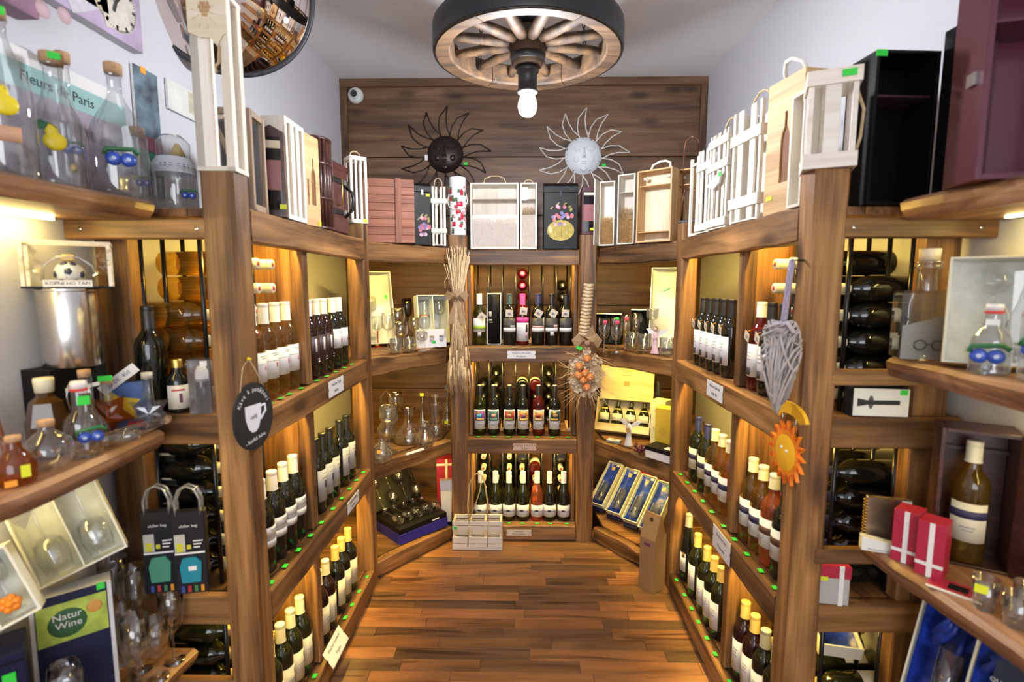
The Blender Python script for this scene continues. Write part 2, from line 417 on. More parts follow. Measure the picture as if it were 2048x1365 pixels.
# near and rear strips of the same floor in one mesh each strip length
b = MB(); y = Y0
while y < 0.95 - 0.066:
    x = WL - random.uniform(0, 0.3)
    while x < WR:
        L_ = random.choice(lens); b.box(x, x + L_ - 0.001, y, y + 0.065, -0.012, 0); x += L_
    y += 0.066
o = b.build('plank_field', PLANK, fl); o['kind'] = 'stuff'
struct(MB().box(WL - 0.1, WL, Y0, YB + 0.1, -0.1, CEIL + 0.1).build('wall_left', PLASTER))
struct(MB().box(WR, WR + 0.1, Y0, YB + 0.1, -0.1, CEIL + 0.1).build('wall_right', PLASTER))
struct(MB().box(WL - 0.1, WR + 0.1, Y0, YB + 0.1, CEIL, CEIL + 0.1).build('ceiling', CEILM))
wf = MB().box(WL - 0.1, WR + 0.1, Y0 - 0.1, Y0, -0.1, 0.8).box(WL - 0.1, WR + 0.1, Y0 - 0.1, Y0, 2.6, CEIL + 0.1)
wf.box(WL - 0.1, -1.02, Y0 - 0.1, Y0, 0.8, 2.6).box(1.02, WR + 0.1, Y0 - 0.1, Y0, 0.8, 2.6)
struct(wf.build('wall_front', PLASTER))
wb = struct(MB().box(WL - 0.1, WR + 0.1, YB + 0.022, YB + 0.12, -0.1, CEIL + 0.1).build('wall_back', mat('batten_dark', (0.03, 0.018, 0.01), 0.8)))
seams = [0.02, 0.40, 0.80, 1.04, 1.38, 1.72, 1.98, 2.36, CEIL - 0.005]
for i in range(len(seams) - 1):
    M = T(WL, YB, seams[i]); h = seams[i + 1] - seams[i]
    MB().cbox(0, WR - WL, 0, 0.022, 0, h - 0.005, 0.002).build('plank', W_BACK, wb, M)
struct(beam('trim_1', (WL, YB - 0.012, CEIL - 0.025), (WR, YB - 0.012, CEIL - 0.025), 0.024, 0.05, W_BACK))
struct(beam('trim_2', (WL + 0.022, YB - 0.012, 0.0), (WL + 0.022, YB - 0.012, CEIL - 0.05), 0.024, 0.044, W_BACK, up=(1, 0, 0)))
struct(beam('trim_3', (WR - 0.022, YB - 0.012, 0.0), (WR - 0.022, YB - 0.012, CEIL - 0.05), 0.024, 0.044, W_BACK, up=(1, 0, 0)))

# ------------------------------------------------------------------ racks
def stickers(parent, pts, rz, mats=(GREEN,)):
    me = _stk.get(mats[0].name)
    if me is None:
        me = _stk[mats[0].name] = MB().box(-0.011, 0.011, -0.0075, 0.0075, 0, 0.0008).mesh('price_sticker', mats[0])
    for p in pts:
        q = Vector(p) - Vector(parent.location)
        link('price_sticker', me, parent, T(*q) @ Matrix.Rotation(rz + random.uniform(-0.08, 0.08), 4, 'Z'))
_stk = {}
def name_card(parent, c, rz, lines, wd=0.15, ht=0.04, tilt=0, m=PAPER):
    """paper card with notched ends fixed on a shelf edge, with its lettering"""
    n = 0.006
    poly = [(-wd / 2, -ht / 2), (wd / 2, -ht / 2), (wd / 2, -n), (wd / 2 - n, 0), (wd / 2, n), (wd / 2, ht / 2), (-wd / 2, ht / 2), (-wd / 2, n), (-wd / 2 + n, 0), (-wd / 2, -n)]
    o = MB().prism(poly, -0.0015, 0, 'y').build('name_card', m, parent, T(*(Vector(c) - Vector(parent.location))) @ Matrix.Rotation(rz, 4, 'Z') @ RX(tilt))
    for i, (s, z) in enumerate(lines):
        text(s, z, INK, o, T(0, -0.0017, ht * 0.22 - i * ht * 0.44) @ FACE)
    return o
def rods(parent, pts, z0, z1, r=0.0065):
    for (x, y) in pts:
        me = _rod.get((round(z1 - z0, 3), r))
        if me is None:
            me = _rod[(round(z1 - z0, 3), r)] = MB().tube([(0, 0, 0), (0, 0, z1 - z0)], r, 8).mesh('rack_rod', RODM)
        link('rack_rod', me, parent, T(x - parent.location.x, y - parent.location.y, z0 - parent.location.z))
_rod = {}
def side_rack(s, label):
    """s=-1 left, +1 right: three shelves of bottles between a tall front post and a corner post"""
    X = XL if s < 0 else XR; W = WL if s < 0 else WR
    t = thing('wine_rack', label, 'shelf', (X + s * 0.2, 1.9, 0))
    px = X + s * 0.042
    beam('post', (px, YF + 0.042, 0), (px, YF + 0.042, 1.812), 0.084, 0.084, W_RACK, t, up=(1, 0, 0), ch=0.007, wob=0.0025)
    beam('post', (px, YK - 0.04, 0), (px, YK - 0.04, 1.805), 0.08, 0.08, W_RACK, t, up=(1, 0, 0), ch=0.006, wob=0.002)
    bx = X + s * 0.022
    beam('top_beam', (bx, YF + 0.084, ZT - 0.051), (bx, YK - 0.08, ZT - 0.051), 0.044, 0.094, W_RACK, t, wob=0.003)
    for z in (Z1, Z2, Z3):
        beam('shelf_edge_board', (bx, YF + 0.084, z - 0.0495), (bx, YK - 0.08, z - 0.0495), 0.044, 0.092 if z > 0.2 else 0.093, W_RACK, t, wob=0.0022)
        for k in range(4):          # shelf boards running along the rack
            a = abs(X) + 0.046 + k * (abs(W) - abs(X) - 0.052) / 4; bb = a + (abs(W) - abs(X) - 0.052) / 4 - 0.003
            beam('shelf_board', (s * (a + bb) / 2, YF + 0.09, z - 0.016), (s * (a + bb) / 2, YK - 0.01, z - 0.016), bb - a, 0.024, W_RACK, t, ch=0.002)
    for k in range(3):
        a = abs(X) + 0.046 + k * (abs(W) - abs(X) - 0.052) / 3; bb = a + (abs(W) - abs(X) - 0.052) / 3 - 0.003
        beam('top_board', (s * (a + bb) / 2, YF + 0.09, ZT - 0.014), (s * (a + bb) / 2, YK - 0.01, ZT - 0.014), bb - a, 0.024, W_RACK, t, ch=0.002)
    for z0, z1 in ((Z1, ZT - 0.03), (Z2, Z1 - 0.03), (Z3, Z2 - 0.03)):
        beam('divider_panel', (X + s * 0.14, 1.806, z0), (X + s * 0.14, 1.806, z1), 0.19, 0.03, W_RACK, t, up=(0, 1, 0), ch=0.002)
        beam('divider_post', (X + s * 0.045, 1.806, z0), (X + s * 0.045, 1.806, z1), 0.045, 0.044, W_RACK, t, up=(0, 1, 0), ch=0.003)
        led(t, (X + s * 0.055, YF + 0.16, z1 - 0.012), (X + s * 0.055, 1.74, z1 - 0.012))
        led(t, (X + s * 0.055, 1.87, z1 - 0.012), (X + s * 0.055, YK - 0.14, z1 - 0.012))
        rods(t, [(s * 0.90, 1.445 + 0.092 * k) for k in range(4)] + [(s * 1.07, 1.445 + 0.092 * k) for k in range(4)], z0, z1)
        rods(t, [(s * 1.0, 1.9 + 0.15 * k) for k in range(3)], z0, z1)
    # side frame towards the door: rear post and the boards across
    beam('rear_post', (s * 1.115, YF + 0.09, 0), (s * 1.115, YF + 0.09, ZT - 0.04), 0.09, 0.05, W_RACK, t, up=(0, 1, 0))
    beam('side_rail', (X + s * 0.06, YF + 0.018, 1.668), (W - s * 0.004, YF + 0.018, 1.668), 0.03, 0.05, W_RACK, t)
    for z in (Z1, Z2):
        beam('side_board', (X + s * 0.086, YF + 0.062, z - 0.045), (W - s * 0.01, YF + 0.062, z - 0.045), 0.03, 0.088, W_RACK, t)
    for y in (YF + 0.018,):
        for xx in (X + s * 0.10, W - s * 0.05):
            MB().lathe([(0, 0), (0.006, 0), (0.005, 0.002), (0, 0.0025)], 8).build('screw', CHROME, t, T(xx - t.location.x, y - 0.015 - t.location.y, 1.668) @ RX(90))
    return t
RL = side_rack(-1, 'timber wine rack standing under the round convex mirror')
RR = side_rack(1, 'timber wine rack with a wicker heart and orange sun ornament hanging on its post')
beam('bracket_rail', (0.80, YF + 0.012, 1.285), (1.19, YF + 0.012, 1.285), 0.028, 0.042, W_RACK, RR)
beam('bracket_rail', (0.79, YF + 0.012, 0.795), (1.19, YF + 0.012, 0.795), 0.028, 0.042, W_RACK, RR)
beam('bracket_rail', (-0.80, YF + 0.012, 0.380), (-1.18, YF + 0.012, 0.380), 0.028, 0.05, W_RACK, RL)
for t, s in ((RL, -1), (RR, 1)):
    X = XL if s < 0 else XR
    for z, ys in ((Z1, (1.50, 1.57, 1.63, 1.72, 1.86, 1.95, 2.05, 2.15, 2.25)) if s < 0 else (9, ()), (Z2, (1.45, 1.54, 1.64, 1.74, 1.84, 1.96, 2.06, 2.16, 2.26, 2.36)), (Z3, (1.62, 1.72, 1.86, 1.95, 2.05, 2.14, 2.24, 2.36))):
        stickers(t, [(X + s * 0.018, y, z + 0.0012) for y in ys], R(90))
name_card(RL, (XL + 0.003, 1.99, Z1 - 0.047), R(90), [('Vinařství Tichý', 0.017), ('Velkop.', 0.016)], 0.16, 0.062)
name_card(RL, (XL + 0.003, 2.14, Z2 - 0.05), R(90), [('Vinařství Jedlička', 0.014), ('Bořetice', 0.014)], 0.15, 0.05)
name_card(RL, (XL + 0.010, 1.86, Z3 + 0.012), R(90), [('Vinařství Sonberk', 0.016), ('Popice', 0.016)], 0.17, 0.07, tilt=-35)
name_card(RR, (XR - 0.003, 1.93, Z1 - 0.047), R(-90), [('Vinařství Skoupil', 0.016), ('Velké Bíl.', 0.016)], 0.16, 0.062)
name_card(RR, (XR - 0.003, 1.80, Z2 - 0.050), R(-90), [('Vinařství Pavel', 0.016), ('Moravské', 0.016), ('', 0.01)], 0.16, 0.085)
name_card(RR, (XR - 0.003, 1.56, Z3 - 0.042), R(-90), [('Vinařství Zborovský', 0.014), ('Zaječí', 0.014)], 0.17, 0.06)

def centre_rack():
    t = thing('wine_rack', 'timber wine rack between the straw bundle and the onion braid, facing the aisle', 'shelf', (0.01, 3.1, 0))
    for a, b_ in ((CL0, CL1), (CR0, CR1)):
        beam('post', ((a + b_) / 2, YC + 0.05, 0), ((a + b_) / 2, YC + 0.05, 1.795), 0.098, 0.098, W_RACK, t, up=(0, 1, 0), ch=0.006, wob=0.0025)
        xx = (b_ + 0.012) if a < 0 else (a - 0.012)
        for z0, z1 in ((Z1, ZT - 0.1), (Z2, Z1 - 0.1), (Z3, Z2 - 0.1)):
            beam('side_cheek', (xx, YC + 0.22, z0), (xx, YC + 0.22, z1), 0.32, 0.02, W_RACK, t, up=(1, 0, 0), ch=0.002)
            led(t, (xx + (0.014 if a < 0 else -0.014), YC + 0.045, z0 + 0.1), (xx + (0.014 if a < 0 else -0.014), YC + 0.045, z1 + 0.03), 0.006)
    beam('top_beam', (CL1, YC + 0.026, ZT - 0.064), (CR0, YC + 0.026, ZT - 0.064), 0.044, 0.086, W_RACK, t, wob=0.003)
    for z in (Z1, Z2, Z3):
        beam('shelf_edge_board', (CL1, YC + 0.026, z - 0.0485), (CR0, YC + 0.026, z - 0.0485), 0.044, 0.090, W_RACK, t, wob=0.0022)
        for k in range(4):
            y = YC + 0.05 + 0.138 * k
            beam('shelf_board', (CL0, y + 0.068, z - 0.014), (CR1, y + 0.068, z - 0.014), 0.135, 0.022, W_RACK, t, ch=0.002)
    for k in range(4):
        y = YC + 0.05 + 0.138 * k
        beam('top_board', (CL0, y + 0.068, ZT - 0.028), (CR1, y + 0.068, ZT - 0.028), 0.135, 0.022, W_RACK, t, ch=0.002)
    for z0, z1 in ((Z1, ZT - 0.045), (Z2, Z1 - 0.03), (Z3, Z2 - 0.03)):
        led(t, (-0.27, YC + 0.06, z1 - 0.012), (0.28, YC + 0.06, z1 - 0.012))
        for k in range(8):
            x = -0.2765 + 0.0808 * k
            rods(t, [(x, 3.075), (x, 3.30)], z0, z1 - 0.02, 0.0045)
            MB().cbox(-0.016, 0.016, -0.13, 0.15, -0.012, 0.012, 0.002).build('rod_block', W_HONEY, t, T(x - 0.01, 0.09, z1 - 0.012))
            MB().cbox(-0.013, 0.013, -0.04, 0.15, 0, 0.02, 0.002).build('rod_block', W_HONEY, t, T(x - 0.01, 0.0, z0))
    for z, pxs, py in ((Z2, (957, 988, 1017, 1046, 1075, 1105, 1136), 876), (Z3, (989, 1018, 1045, 1074, 1100, 1133), 1051)):
        stickers(t, [onY(p, py, YC + 0.028).xy.to_tuple() + (z + 0.001,) for p in pxs], 0)
    name_card(t, (0.0, YC + 0.001, Z1 - 0.048), 0, [('Vinařství Krutílka', 0.0155), ('Mutěnice', 0.0155)], 0.162, 0.044)
    name_card(t, (0.02, YC + 0.001, Z2 - 0.05), 0, [('Vinařství Z A U Z A', 0.0155), ('Kyjov', 0.0155)], 0.135, 0.042, m=mat('card_tan', (0.66, 0.47, 0.34), 0.7))
    name_card(t, (-0.012, YC + 0.001, Z3 - 0.045), 0, [('Vinařství', 0.0145), ('Nový Šaldorf', 0.0145)], 0.148, 0.038, m=CREAM)
    return t
RC = centre_rack()
def corner_shelf(s, label):
    """three-tier shelf filling the corner between the side rack and the centre rack"""
    X = XL if s < 0 else XR; W = WL if s < 0 else WR; C = CL0 if s < 0 else CR1
    t = thing('corner_shelf', label, 'shelf', ((X + C) / 2, 2.9, 0))
    p0 = Vector((X + s * 0.01, YK + 0.005, 0)); p1 = Vector((C + s * 0.004, YC + 0.012, 0)); d = (p1 - p0).normalized()
    nrm = Vector((-d.y * s, d.x * s, 0)) * -1      # into the corner
    if nrm.y < 0: nrm = -nrm
    q0, q1 = p0 + nrm * 0.022, p1 + nrm * 0.022
    zz = lambda z, h: (q0 + Vector((0, 0, z - h / 2 - 0.011)), q1 + Vector((0, 0, z - h / 2 - 0.011)))
    beam('top_beam', *zz(ZT, 0.09), 0.044, 0.09, W_RACK, t, wob=0.003)
    for z, h in ((Z1, 0.09), (Z2, 0.088), (Z3, 0.085)):
        beam('shelf_edge_board', *zz(z, h), 0.044, h, W_RACK, t, wob=0.006)
    for z in (ZT - 0.004, Z1 - 0.004, Z2 - 0.004, Z3 - 0.004):      # boards cut to the corner
        f0, f1 = p0 + nrm * 0.045, p1 + nrm * 0.045
        ys = [YK + 0.02, 2.72, 2.92, 3.12, 3.32, YB - 0.03]
        for k in range(5):
            ya, yb = ys[k] + 0.002, ys[k + 1]
            def fx(y): u = max(0.0, min(1.0, (y - f0.y) / (f1.y - f0.y))); return s * max(s * (f0.x + (f1.x - f0.x) * u), abs(C) + 0.004)
            poly = [(W - s * 0.004, ya), (fx(ya), ya), (fx(yb), yb), (W - s * 0.004, yb)]
            MB().prism([(a - t.location.x, b_ - t.location.y) for a, b_ in poly], z - 0.022, z, 'z').build('shelf_board', W_RACK, t)
    for z in (ZT - 0.035, Z1 - 0.035, Z2 - 0.035):
        e = (q0 + q1) / 2 + nrm * 0.035
        led(t, (e - d * 0.20 + Vector((0, 0, z)))[:], (e + d * 0.20 + Vector((0, 0, z)))[:])
    return t
SL = corner_shelf(-1, 'timber corner shelf holding decanters and clear stemware beside the straw bundle')
SR = corner_shelf(1, 'timber corner shelf holding the open wine case and blue satin boxes')
# thick live-edge boards on the walls towards the door
def live_shelf(s, xf, y0, y1, z, th, label):
    W = WL if s < 0 else WR
    n = 16; pts = []
    for i in range(n + 1):
        yy = y0 + (y1 - y0) * i / n
        pts.append((yy, abs(xf) + 0.012 * math.sin(yy * 9 + z * 7) + random.uniform(-0.004, 0.004)))
    w0 = abs(W) - 0.002
    vs, fs = [], []
    for yy, xx in pts:
        x2 = xx + 0.018
        vs += [(yy, -s * (w0 - 1), 0)] * 0
        vs += [(yy, s * w0, -th), (yy, s * x2, -th), (yy, s * (xx + 0.004), -th * 0.55), (yy, s * (xx + 0.0), -th * 0.2), (yy, s * (xx + 0.012), 0), (yy, s * w0, 0)]
    for i in range(n):
        for k in range(6): fs.append((i * 6 + k, i * 6 + (k + 1) % 6, (i + 1) * 6 + (k + 1) % 6, (i + 1) * 6 + k))
    fs += [tuple(range(6)), tuple(n * 6 + k for k in range(5, -1, -1))]
    M = Matrix(((0, 1, 0, 0), (1, 0, 0, 0), (0, 0, 1, z), (0, 0, 0, 1)))
    o = MB().add(vs, fs).build('live_edge_shelf', W_LIVE, None, M)
    tag(o, label, 'shelf'); o.matrix_world = M
    return o
L1 = live_shelf(-1, 0.945, 0.25, 1.322, ZT, 0.045, 'thick live-edge wall board carrying tall fruit-painted bottles')
L2 = live_shelf(-1, 0.945, 0.25, 1.322, 1.14, 0.05, 'thick live-edge wall board crowded with novelty spirit bottles')
L3 = live_shelf(-1, 0.95, 0.25, 1.388, 0.46, 0.05, 'thick live-edge wall board with champagne glasses and white gift boxes')
R1s = live_shelf(1, 0.945, 0.25, 1.322, ZT, 0.05, 'thick live-edge wall board under the dark red open box')
R2s = live_shelf(1, 0.925, 0.25, 1.322, 1.34, 0.05, 'thick live-edge wall board under the cork-stoppered square flask')
R3s = live_shelf(1, 0.915, 0.25, 1.322, 0.85, 0.05, 'thick live-edge wall board with red boxes and shot glasses')
for o, s in ((L1, -1), (R1s, 1)):
    b = MB().box(0.35, 1.25, s * 1.13, s * 1.14, -0.054, -0.0475); b.build('led_strip', LEDW, o)
for o, s in ((L2, -1), (R2s, 1), (R3s, 1)):
    b = MB().box(0.45, 1.15, s * 1.13, s * 1.137, -0.056, -0.0515); b.build('led_strip', LEDW, o)
# ------------------------------------------------------------------ wine bottles
BORD = [(0, 0.004), (0.026, 0), (0.034, 0.001), (0.0372, 0.006), (0.0372, 0.182), (0.036, 0.194), (0.0315, 0.206), (0.024, 0.217), (0.0172, 0.228), (0.0148, 0.243), (0.0145, 0.282), (0.0158, 0.284), (0.0158, 0.292), (0.0145, 0.295), (0, 0.295)]
BURG = [(0, 0.004), (0.03, 0), (0.037, 0.001), (0.0402, 0.006), (0.0402, 0.125), (0.0385, 0.145), (0.034, 0.168), (0.0265, 0.195), (0.0195, 0.218), (0.0155, 0.237), (0.0145, 0.255), (0.0145, 0.282), (0.0155, 0.284), (0.0155, 0.292), (0.0145, 0.295), (0, 0.295)]
SLIM = [(0, 0.004), (0.026, 0), (0.031, 0.001), (0.034, 0.006), (0.034, 0.165), (0.0325, 0.185), (0.027, 0.215), (0.020, 0.245), (0.0155, 0.268), (0.0143, 0.29), (0.0143, 0.318), (0.0155, 0.32), (0.0155, 0.328), (0.0145, 0.33), (0, 0.33)]
def capsule(mb, H, length, r=0.0162):
    return mb.lathe([(0, H + 0.0015), (r - 0.001, H + 0.0015), (r, H), (r, H - 0.010), (r - 0.0004, H - 0.011), (r, H - 0.012), (r, H - length + 0.006), (r + 0.0016, H - length)], 16)
def disc(mb, H, r): return mb.lathe([(0, H + 0.0022), (r, H + 0.0022), (r, H + 0.0012)], 12)
def wine(name, prof, gm, cap, caplen, bits=(), label='', cat='wine bottle', group=None, neck=None, cork=None):
    """bits: (part name, material, z0, z1, half angle deg, offset deg [, radius add])"""
    t = thing(name, label, cat, (0, 0, -5), 0, group)
    rmax = max(r for r, z in prof); H = prof[-1][1]
    MB().lathe(prof, 22).build('glass_body', gm, t)
    if cap: capsule(MB(), H, caplen).build('capsule', cap, t)
    if cork: MB().lathe([(0, H + 0.003), (0.0105, H + 0.003), (0.0105, H)], 12).build('cap_disc', cork, t)
    last = None
    for bt in bits:
        nm, m, z0, z1, ha, off = bt[:6]; add = bt[6] if len(bt) > 6 else 0.0004
        o = MB().patch(rmax + add, z0, z1, R(off - ha), R(off + ha), 12).build(nm, m, t if (nm.endswith('label') or last is None) else last)
        if nm.endswith('label'): last = o
    return t
def swing_tag(t, z, side, rot, m=CREAM, r=0.042, sz=0.034, cordm=None):
    """paper tag hanging from the bottle neck on an orange cord"""
    cord = MB().tube([(0.017 * math.cos(a), 0.017 * math.sin(a), z + 0.028) for a in [i * math.pi / 5 for i in range(10)]], 0.0014, 5, True)
    cord.tube([(0.0, -0.018, z + 0.028), (side * 0.6, -r, z + 0.016)], 0.0012, 5)
    cord.build('tag_cord', cordm or ORANGE, t)
    o = MB().box(-sz / 2, sz / 2, -0.0012, 0, -sz / 2, sz / 2).build('swing_tag', m, t, T(side, -r, z) @ RY(rot) @ RX(8))
    MB().box(-sz * 0.2, sz * 0.2, -0.0016, -0.001, -sz * 0.22, sz * 0.1).build('tag_print', GREYINK, o)
LINES = lambda n, z, dz, ha, off=0, m=GREYINK: [('print_line', m, z - i * dz, z - i * dz + 0.0022, ha - (i % 2) * ha * 0.3, off, 0.001) for i in range(n)]
place_log = []
def row(proto, pts, rz, jitter=4):
    """first placement moves the prototype itself"""
    for i, p in enumerate(pts):
        a = rz + R(random.uniform(-jitter, jitter))
        if proto.get('_used') is None:
            proto['_used'] = 1; proto.location = p; proto.rotation_euler = (0, 0, a)
        else:
            c = copy_thing(proto, p, a)
            if '_used' in c: del c['_used']
def side_y(px, py, s): return onX(px, py, s * 0.785).y
def side_pts(s, z, caps, lo, hi, d=0.0755):
    """bottle feet along a side rack from the capsule pixels, kept apart by a bottle's width"""
    ys = sorted(side_y(px, py, s) for px, py in caps); n = len(ys)
    for _ in range(40):
        for i in range(n):
            ys[i] = min(max(ys[i], lo + d / 2), hi - d / 2)
        for i in range(n - 1):
            g = ys[i + 1] - ys[i]
            if g < d + 0.0006: m_ = (d + 0.0008 - g) / 2; ys[i] -= m_; ys[i + 1] += m_
    return [(s * 0.806, y, z + 0.0005) for y in ys]
E1, E2, E3, E4 = YF + 0.088, 1.780, 1.832, YK - 0.085       # bay limits along the rack
RED = mat('label_red', (0.55, 0.03, 0.03), 0.6)
LBL = mat('label_white', (0.78, 0.78, 0.79), 0.6)
LBLG = mat('label_grey', (0.42, 0.42, 0.43), 0.6)
LBLC = mat('label_cream', (0.74, 0.69, 0.50), 0.6)
NAVYBAND = mat('label_navy', (0.035, 0.03, 0.09), 0.6)
# left rack, upper shelf
wA = wine('wine_bottle', BORD, G_GOLD, CAPW, 0.062, [('label', LBL, 0.062, 0.152, 62, 0)] + LINES(2, 0.14, 0.006, 30) + [('print_mark', RED, 0.098, 0.112, 5, 0, 0.001), ('print_band', LBLG, 0.117, 0.119, 60, 0, 0.001)],
          'golden white wine bottle with white cap and red-arrow label, next to the front post', group='golden white wines in the mirror-side rack')
pA = side_pts(-1, Z1, [(518, 620), (549, 615), (568, 613), (587, 612)], E1, E2)
row(wA, pA, R(90))
wB = wine('wine_bottle', BORD, G_WINE, CAPW, 0.060, [('label', mat('label_none', (0.03, 0.008, 0.012), 0.5), 0.05, 0.16, 50, 0), ('print_mark', LBL, 0.10, 0.15, 7, -18, 0.001), ('print_mark', LBL, 0.070, 0.074, 14, 8, 0.001), ('print_mark', LBL, 0.060, 0.064, 14, 8, 0.001)],
          'white-capped dark red bottle with white vertical lettering, on the upper shelf', group='dark red bottles with vertical lettering')
wC = wine('wine_bottle', BORD, G_DARK, CAPW, 0.060, [('label', LBL, 0.085, 0.165, 62, 0)] + LINES(2, 0.152, 0.006, 28) + [('print_mark', RED, 0.108, 0.122, 5, 0, 0.001)],
          'white-capped black bottle with red-arrow label, beside the corner post', group='black bottles with the red-arrow label')
pB = side_pts(-1, Z1, [(628, 611), (639, 610), (654, 608), (673, 607), (685, 606)], E3, E4)
row(wB, pB[:3], R(90)); row(wC, pB[3:], R(90))
# left rack, middle shelf
wD = wine('wine_bottle', BORD, G_DARK, CAPW, 0.060, [('label', LBLG, 0.085, 0.150, 66, 0), ('print_band', LBL, 0.120, 0.150, 66, 0, 0.0008), ('print_band', LBL, 0.088, 0.108, 66, 0, 0.0008)] + LINES(2, 0.14, 0.005, 26),
          'white-capped black bottle with a two-band grey and white label', group='bottles with two-band labels on the middle shelf')
pD = side_pts(-1, Z2, [(548, 958), (567, 940), (588, 921), (607, 906)], E1, E2)
row(wD, pD, R(90))
wE = wine('wine_bottle', BORD, G_DARK, CAPB, 0.062, [('label', LBLG, 0.05, 0.175, 55, 0), ('print_line', LBL, 0.16, 0.165, 30, 0, 0.001), ('print_mark', INK, 0.10, 0.13, 9, 0, 0.001), ('print_line', INK, 0.14, 0.142, 26, 0, 0.001)],
          'black-capped bottle with a tall silver-grey label, on the middle shelf', group='bottles with tall grey labels')
pE = side_pts(-1, Z2, [(640, 862), (652, 855), (667, 848), (687, 836), (700, 826)], E3, E4)
row(wE, pE, R(90))
# left rack, lower shelf
wF = wine('wine_bottle', BORD, G_OLIVE, CAPI, 0.060, [('label', LBLC, 0.045, 0.15, 60, 0), ('print_mark', mat('label_bronze', (0.25, 0.14, 0.05), 0.6), 0.118, 0.135, 8, 14, 0.001)] + LINES(3, 0.1, 0.009, 20, -8),
          'cream-capped bottle with a tall cream label, bottom shelf next to the front post', group='cream-labelled bottles on the bottom shelf by the post')
pF = side_pts(-1, Z3, [(559, 1270), (582, 1234), (601, 1203), (618, 1176)], E1, E2)
row(wF, pF, R(90))
wG = wine('wine_bottle', BORD, G_DARK, CAPY, 0.058, [('label', LBLC, 0.04, 0.155, 60, 0), ('print_mark', MATS['label_bronze'], 0.12, 0.138, 8, 14, 0.001)] + LINES(3, 0.1, 0.009, 20, -8),
          'gold-capped dark bottle with a tall cream label, bottom shelf beyond the divider', group='gold-capped bottles on the bottom shelf')
pG = side_pts(-1, Z3, [(645, 1130), (660, 1116), (680, 1096), (690, 1077), (704, 1056)], E3, E4)
wG2 = wine('wine_bottle', BORD, G_WINE, CAPI, 0.058, [('label', LBLC, 0.04, 0.155, 60, 0)] + LINES(3, 0.1, 0.009, 20, -8), 'cream-capped dark red bottle with cream label, bottom shelf, next to the divider', group='cream-capped dark red bottles')
row(wG2, pG[:2], R(90)); row(wG, pG[2:], R(90))
# right rack, upper shelf
def tagged(nm, gm, cap, lab, grp, capl=0.064):
    t = wine(nm, BORD, gm, cap, capl, [('label', LBL, 0.045, 0.155, 55, 0), ('print_block', mat('label_charcoal', (0.05, 0.05, 0.055), 0.6), 0.05, 0.075, 30, -10, 0.001), ('print_mark', MATS['label_bronze'], 0.138, 0.15, 5, -20, 0.001)] + LINES(3, 0.125, 0.012, 22), lab, group=grp)
    swing_tag(t, 0.180, -0.008, 28); return t
wH = tagged('wine_bottle', G_DARK, CAPB, 'black-capped bottle with paper tag and white label, beyond the divider on the upper shelf', 'tagged black bottles on the upper shelf')
pH = side_pts(1, Z1, [(1399, 607), (1413, 607), (1424, 608), (1438, 608), (1455, 609)], E3, E4)
row(wH, pH, R(-90))
wI = tagged('wine_bottle', G_PINK, CAPW, 'white-capped rose bottle with paper tag, upper shelf near the wicker heart', 'tagged rose bottle', 0.05)
wJ = tagged('wine_bottle', G_DARK, CAPB, 'black-capped bottle with paper tag, upper shelf right behind the wicker heart', 'tagged black bottles behind the wicker heart')
pI = side_pts(1, Z1, [(1508, 615), (1532, 618), (1558, 620), (1580, 623)], E1, E2)
row(wI, pI[-1:], R(-90)); row(wJ, pI[:-1], R(-90))
# right rack, middle shelf
band = lambda lc: [('label', lc, 0.06, 0.155, 60, 0), ('print_band', NAVYBAND, 0.105, 0.128, 62, 0, 0.001)] + LINES(2, 0.09, 0.008, 22)
wK = wine('wine_bottle', BORD, G_OLIVE, CAPN, 0.060, band(LBLC), 'navy-capped green bottle with a navy ribbon across the label', group='navy-capped bottles on the middle shelf')
wK2 = wine('wine_bottle', BORD, G_GOLD, CAPI, 0.045, band(LBL), 'golden wine bottle with navy ribbon label, middle shelf next to the navy-capped pair', group='golden bottles with ribbon labels')
pK = side_pts(1, Z2, [(1389, 838), (1407, 848), (1425, 860), (1436, 872), (1446, 884)], E3, E4)
row(wK, pK[3:], R(-90)); row(wK2, pK[:3], R(-90))
wL = wine('wine_bottle', BORD, G_GOLD, CAPI, 0.045, band(LBL), 'golden wine bottle with navy ribbon label, middle shelf between divider and front post', group='golden ribbon-label bottles by the front post')
wL2 = wine('wine_bottle', BORD, G_ROSE, CAPI, 0.045, [('label', LBL, 0.06, 0.155, 60, 0), ('print_band', mat('label_brown', (0.12, 0.05, 0.03), 0.6), 0.105, 0.128, 62, 0, 0.001)] + LINES(2, 0.09, 0.008, 22), 'rose wine bottle with brown ribbon label on the middle shelf', group=None)
wL3 = wine('wine_bottle', BORD, G_DARK, CAPB, 0.06, [('label', LBL, 0.06, 0.155, 60, 0), ('print_band', MATS['label_brown'], 0.105, 0.128, 62, 0, 0.001)] + LINES(2, 0.09, 0.008, 22), 'black wine bottle with brown ribbon label behind the orange sun ornament', group=None)
pL = side_pts(1, Z2, [(1483, 906), (1506, 924), (1527, 942), (1551, 975)], E1, E2)
row(wL, pL[2:], R(-90)); row(wL2, pL[1:2], R(-90)); row(wL3, pL[:1], R(-90))
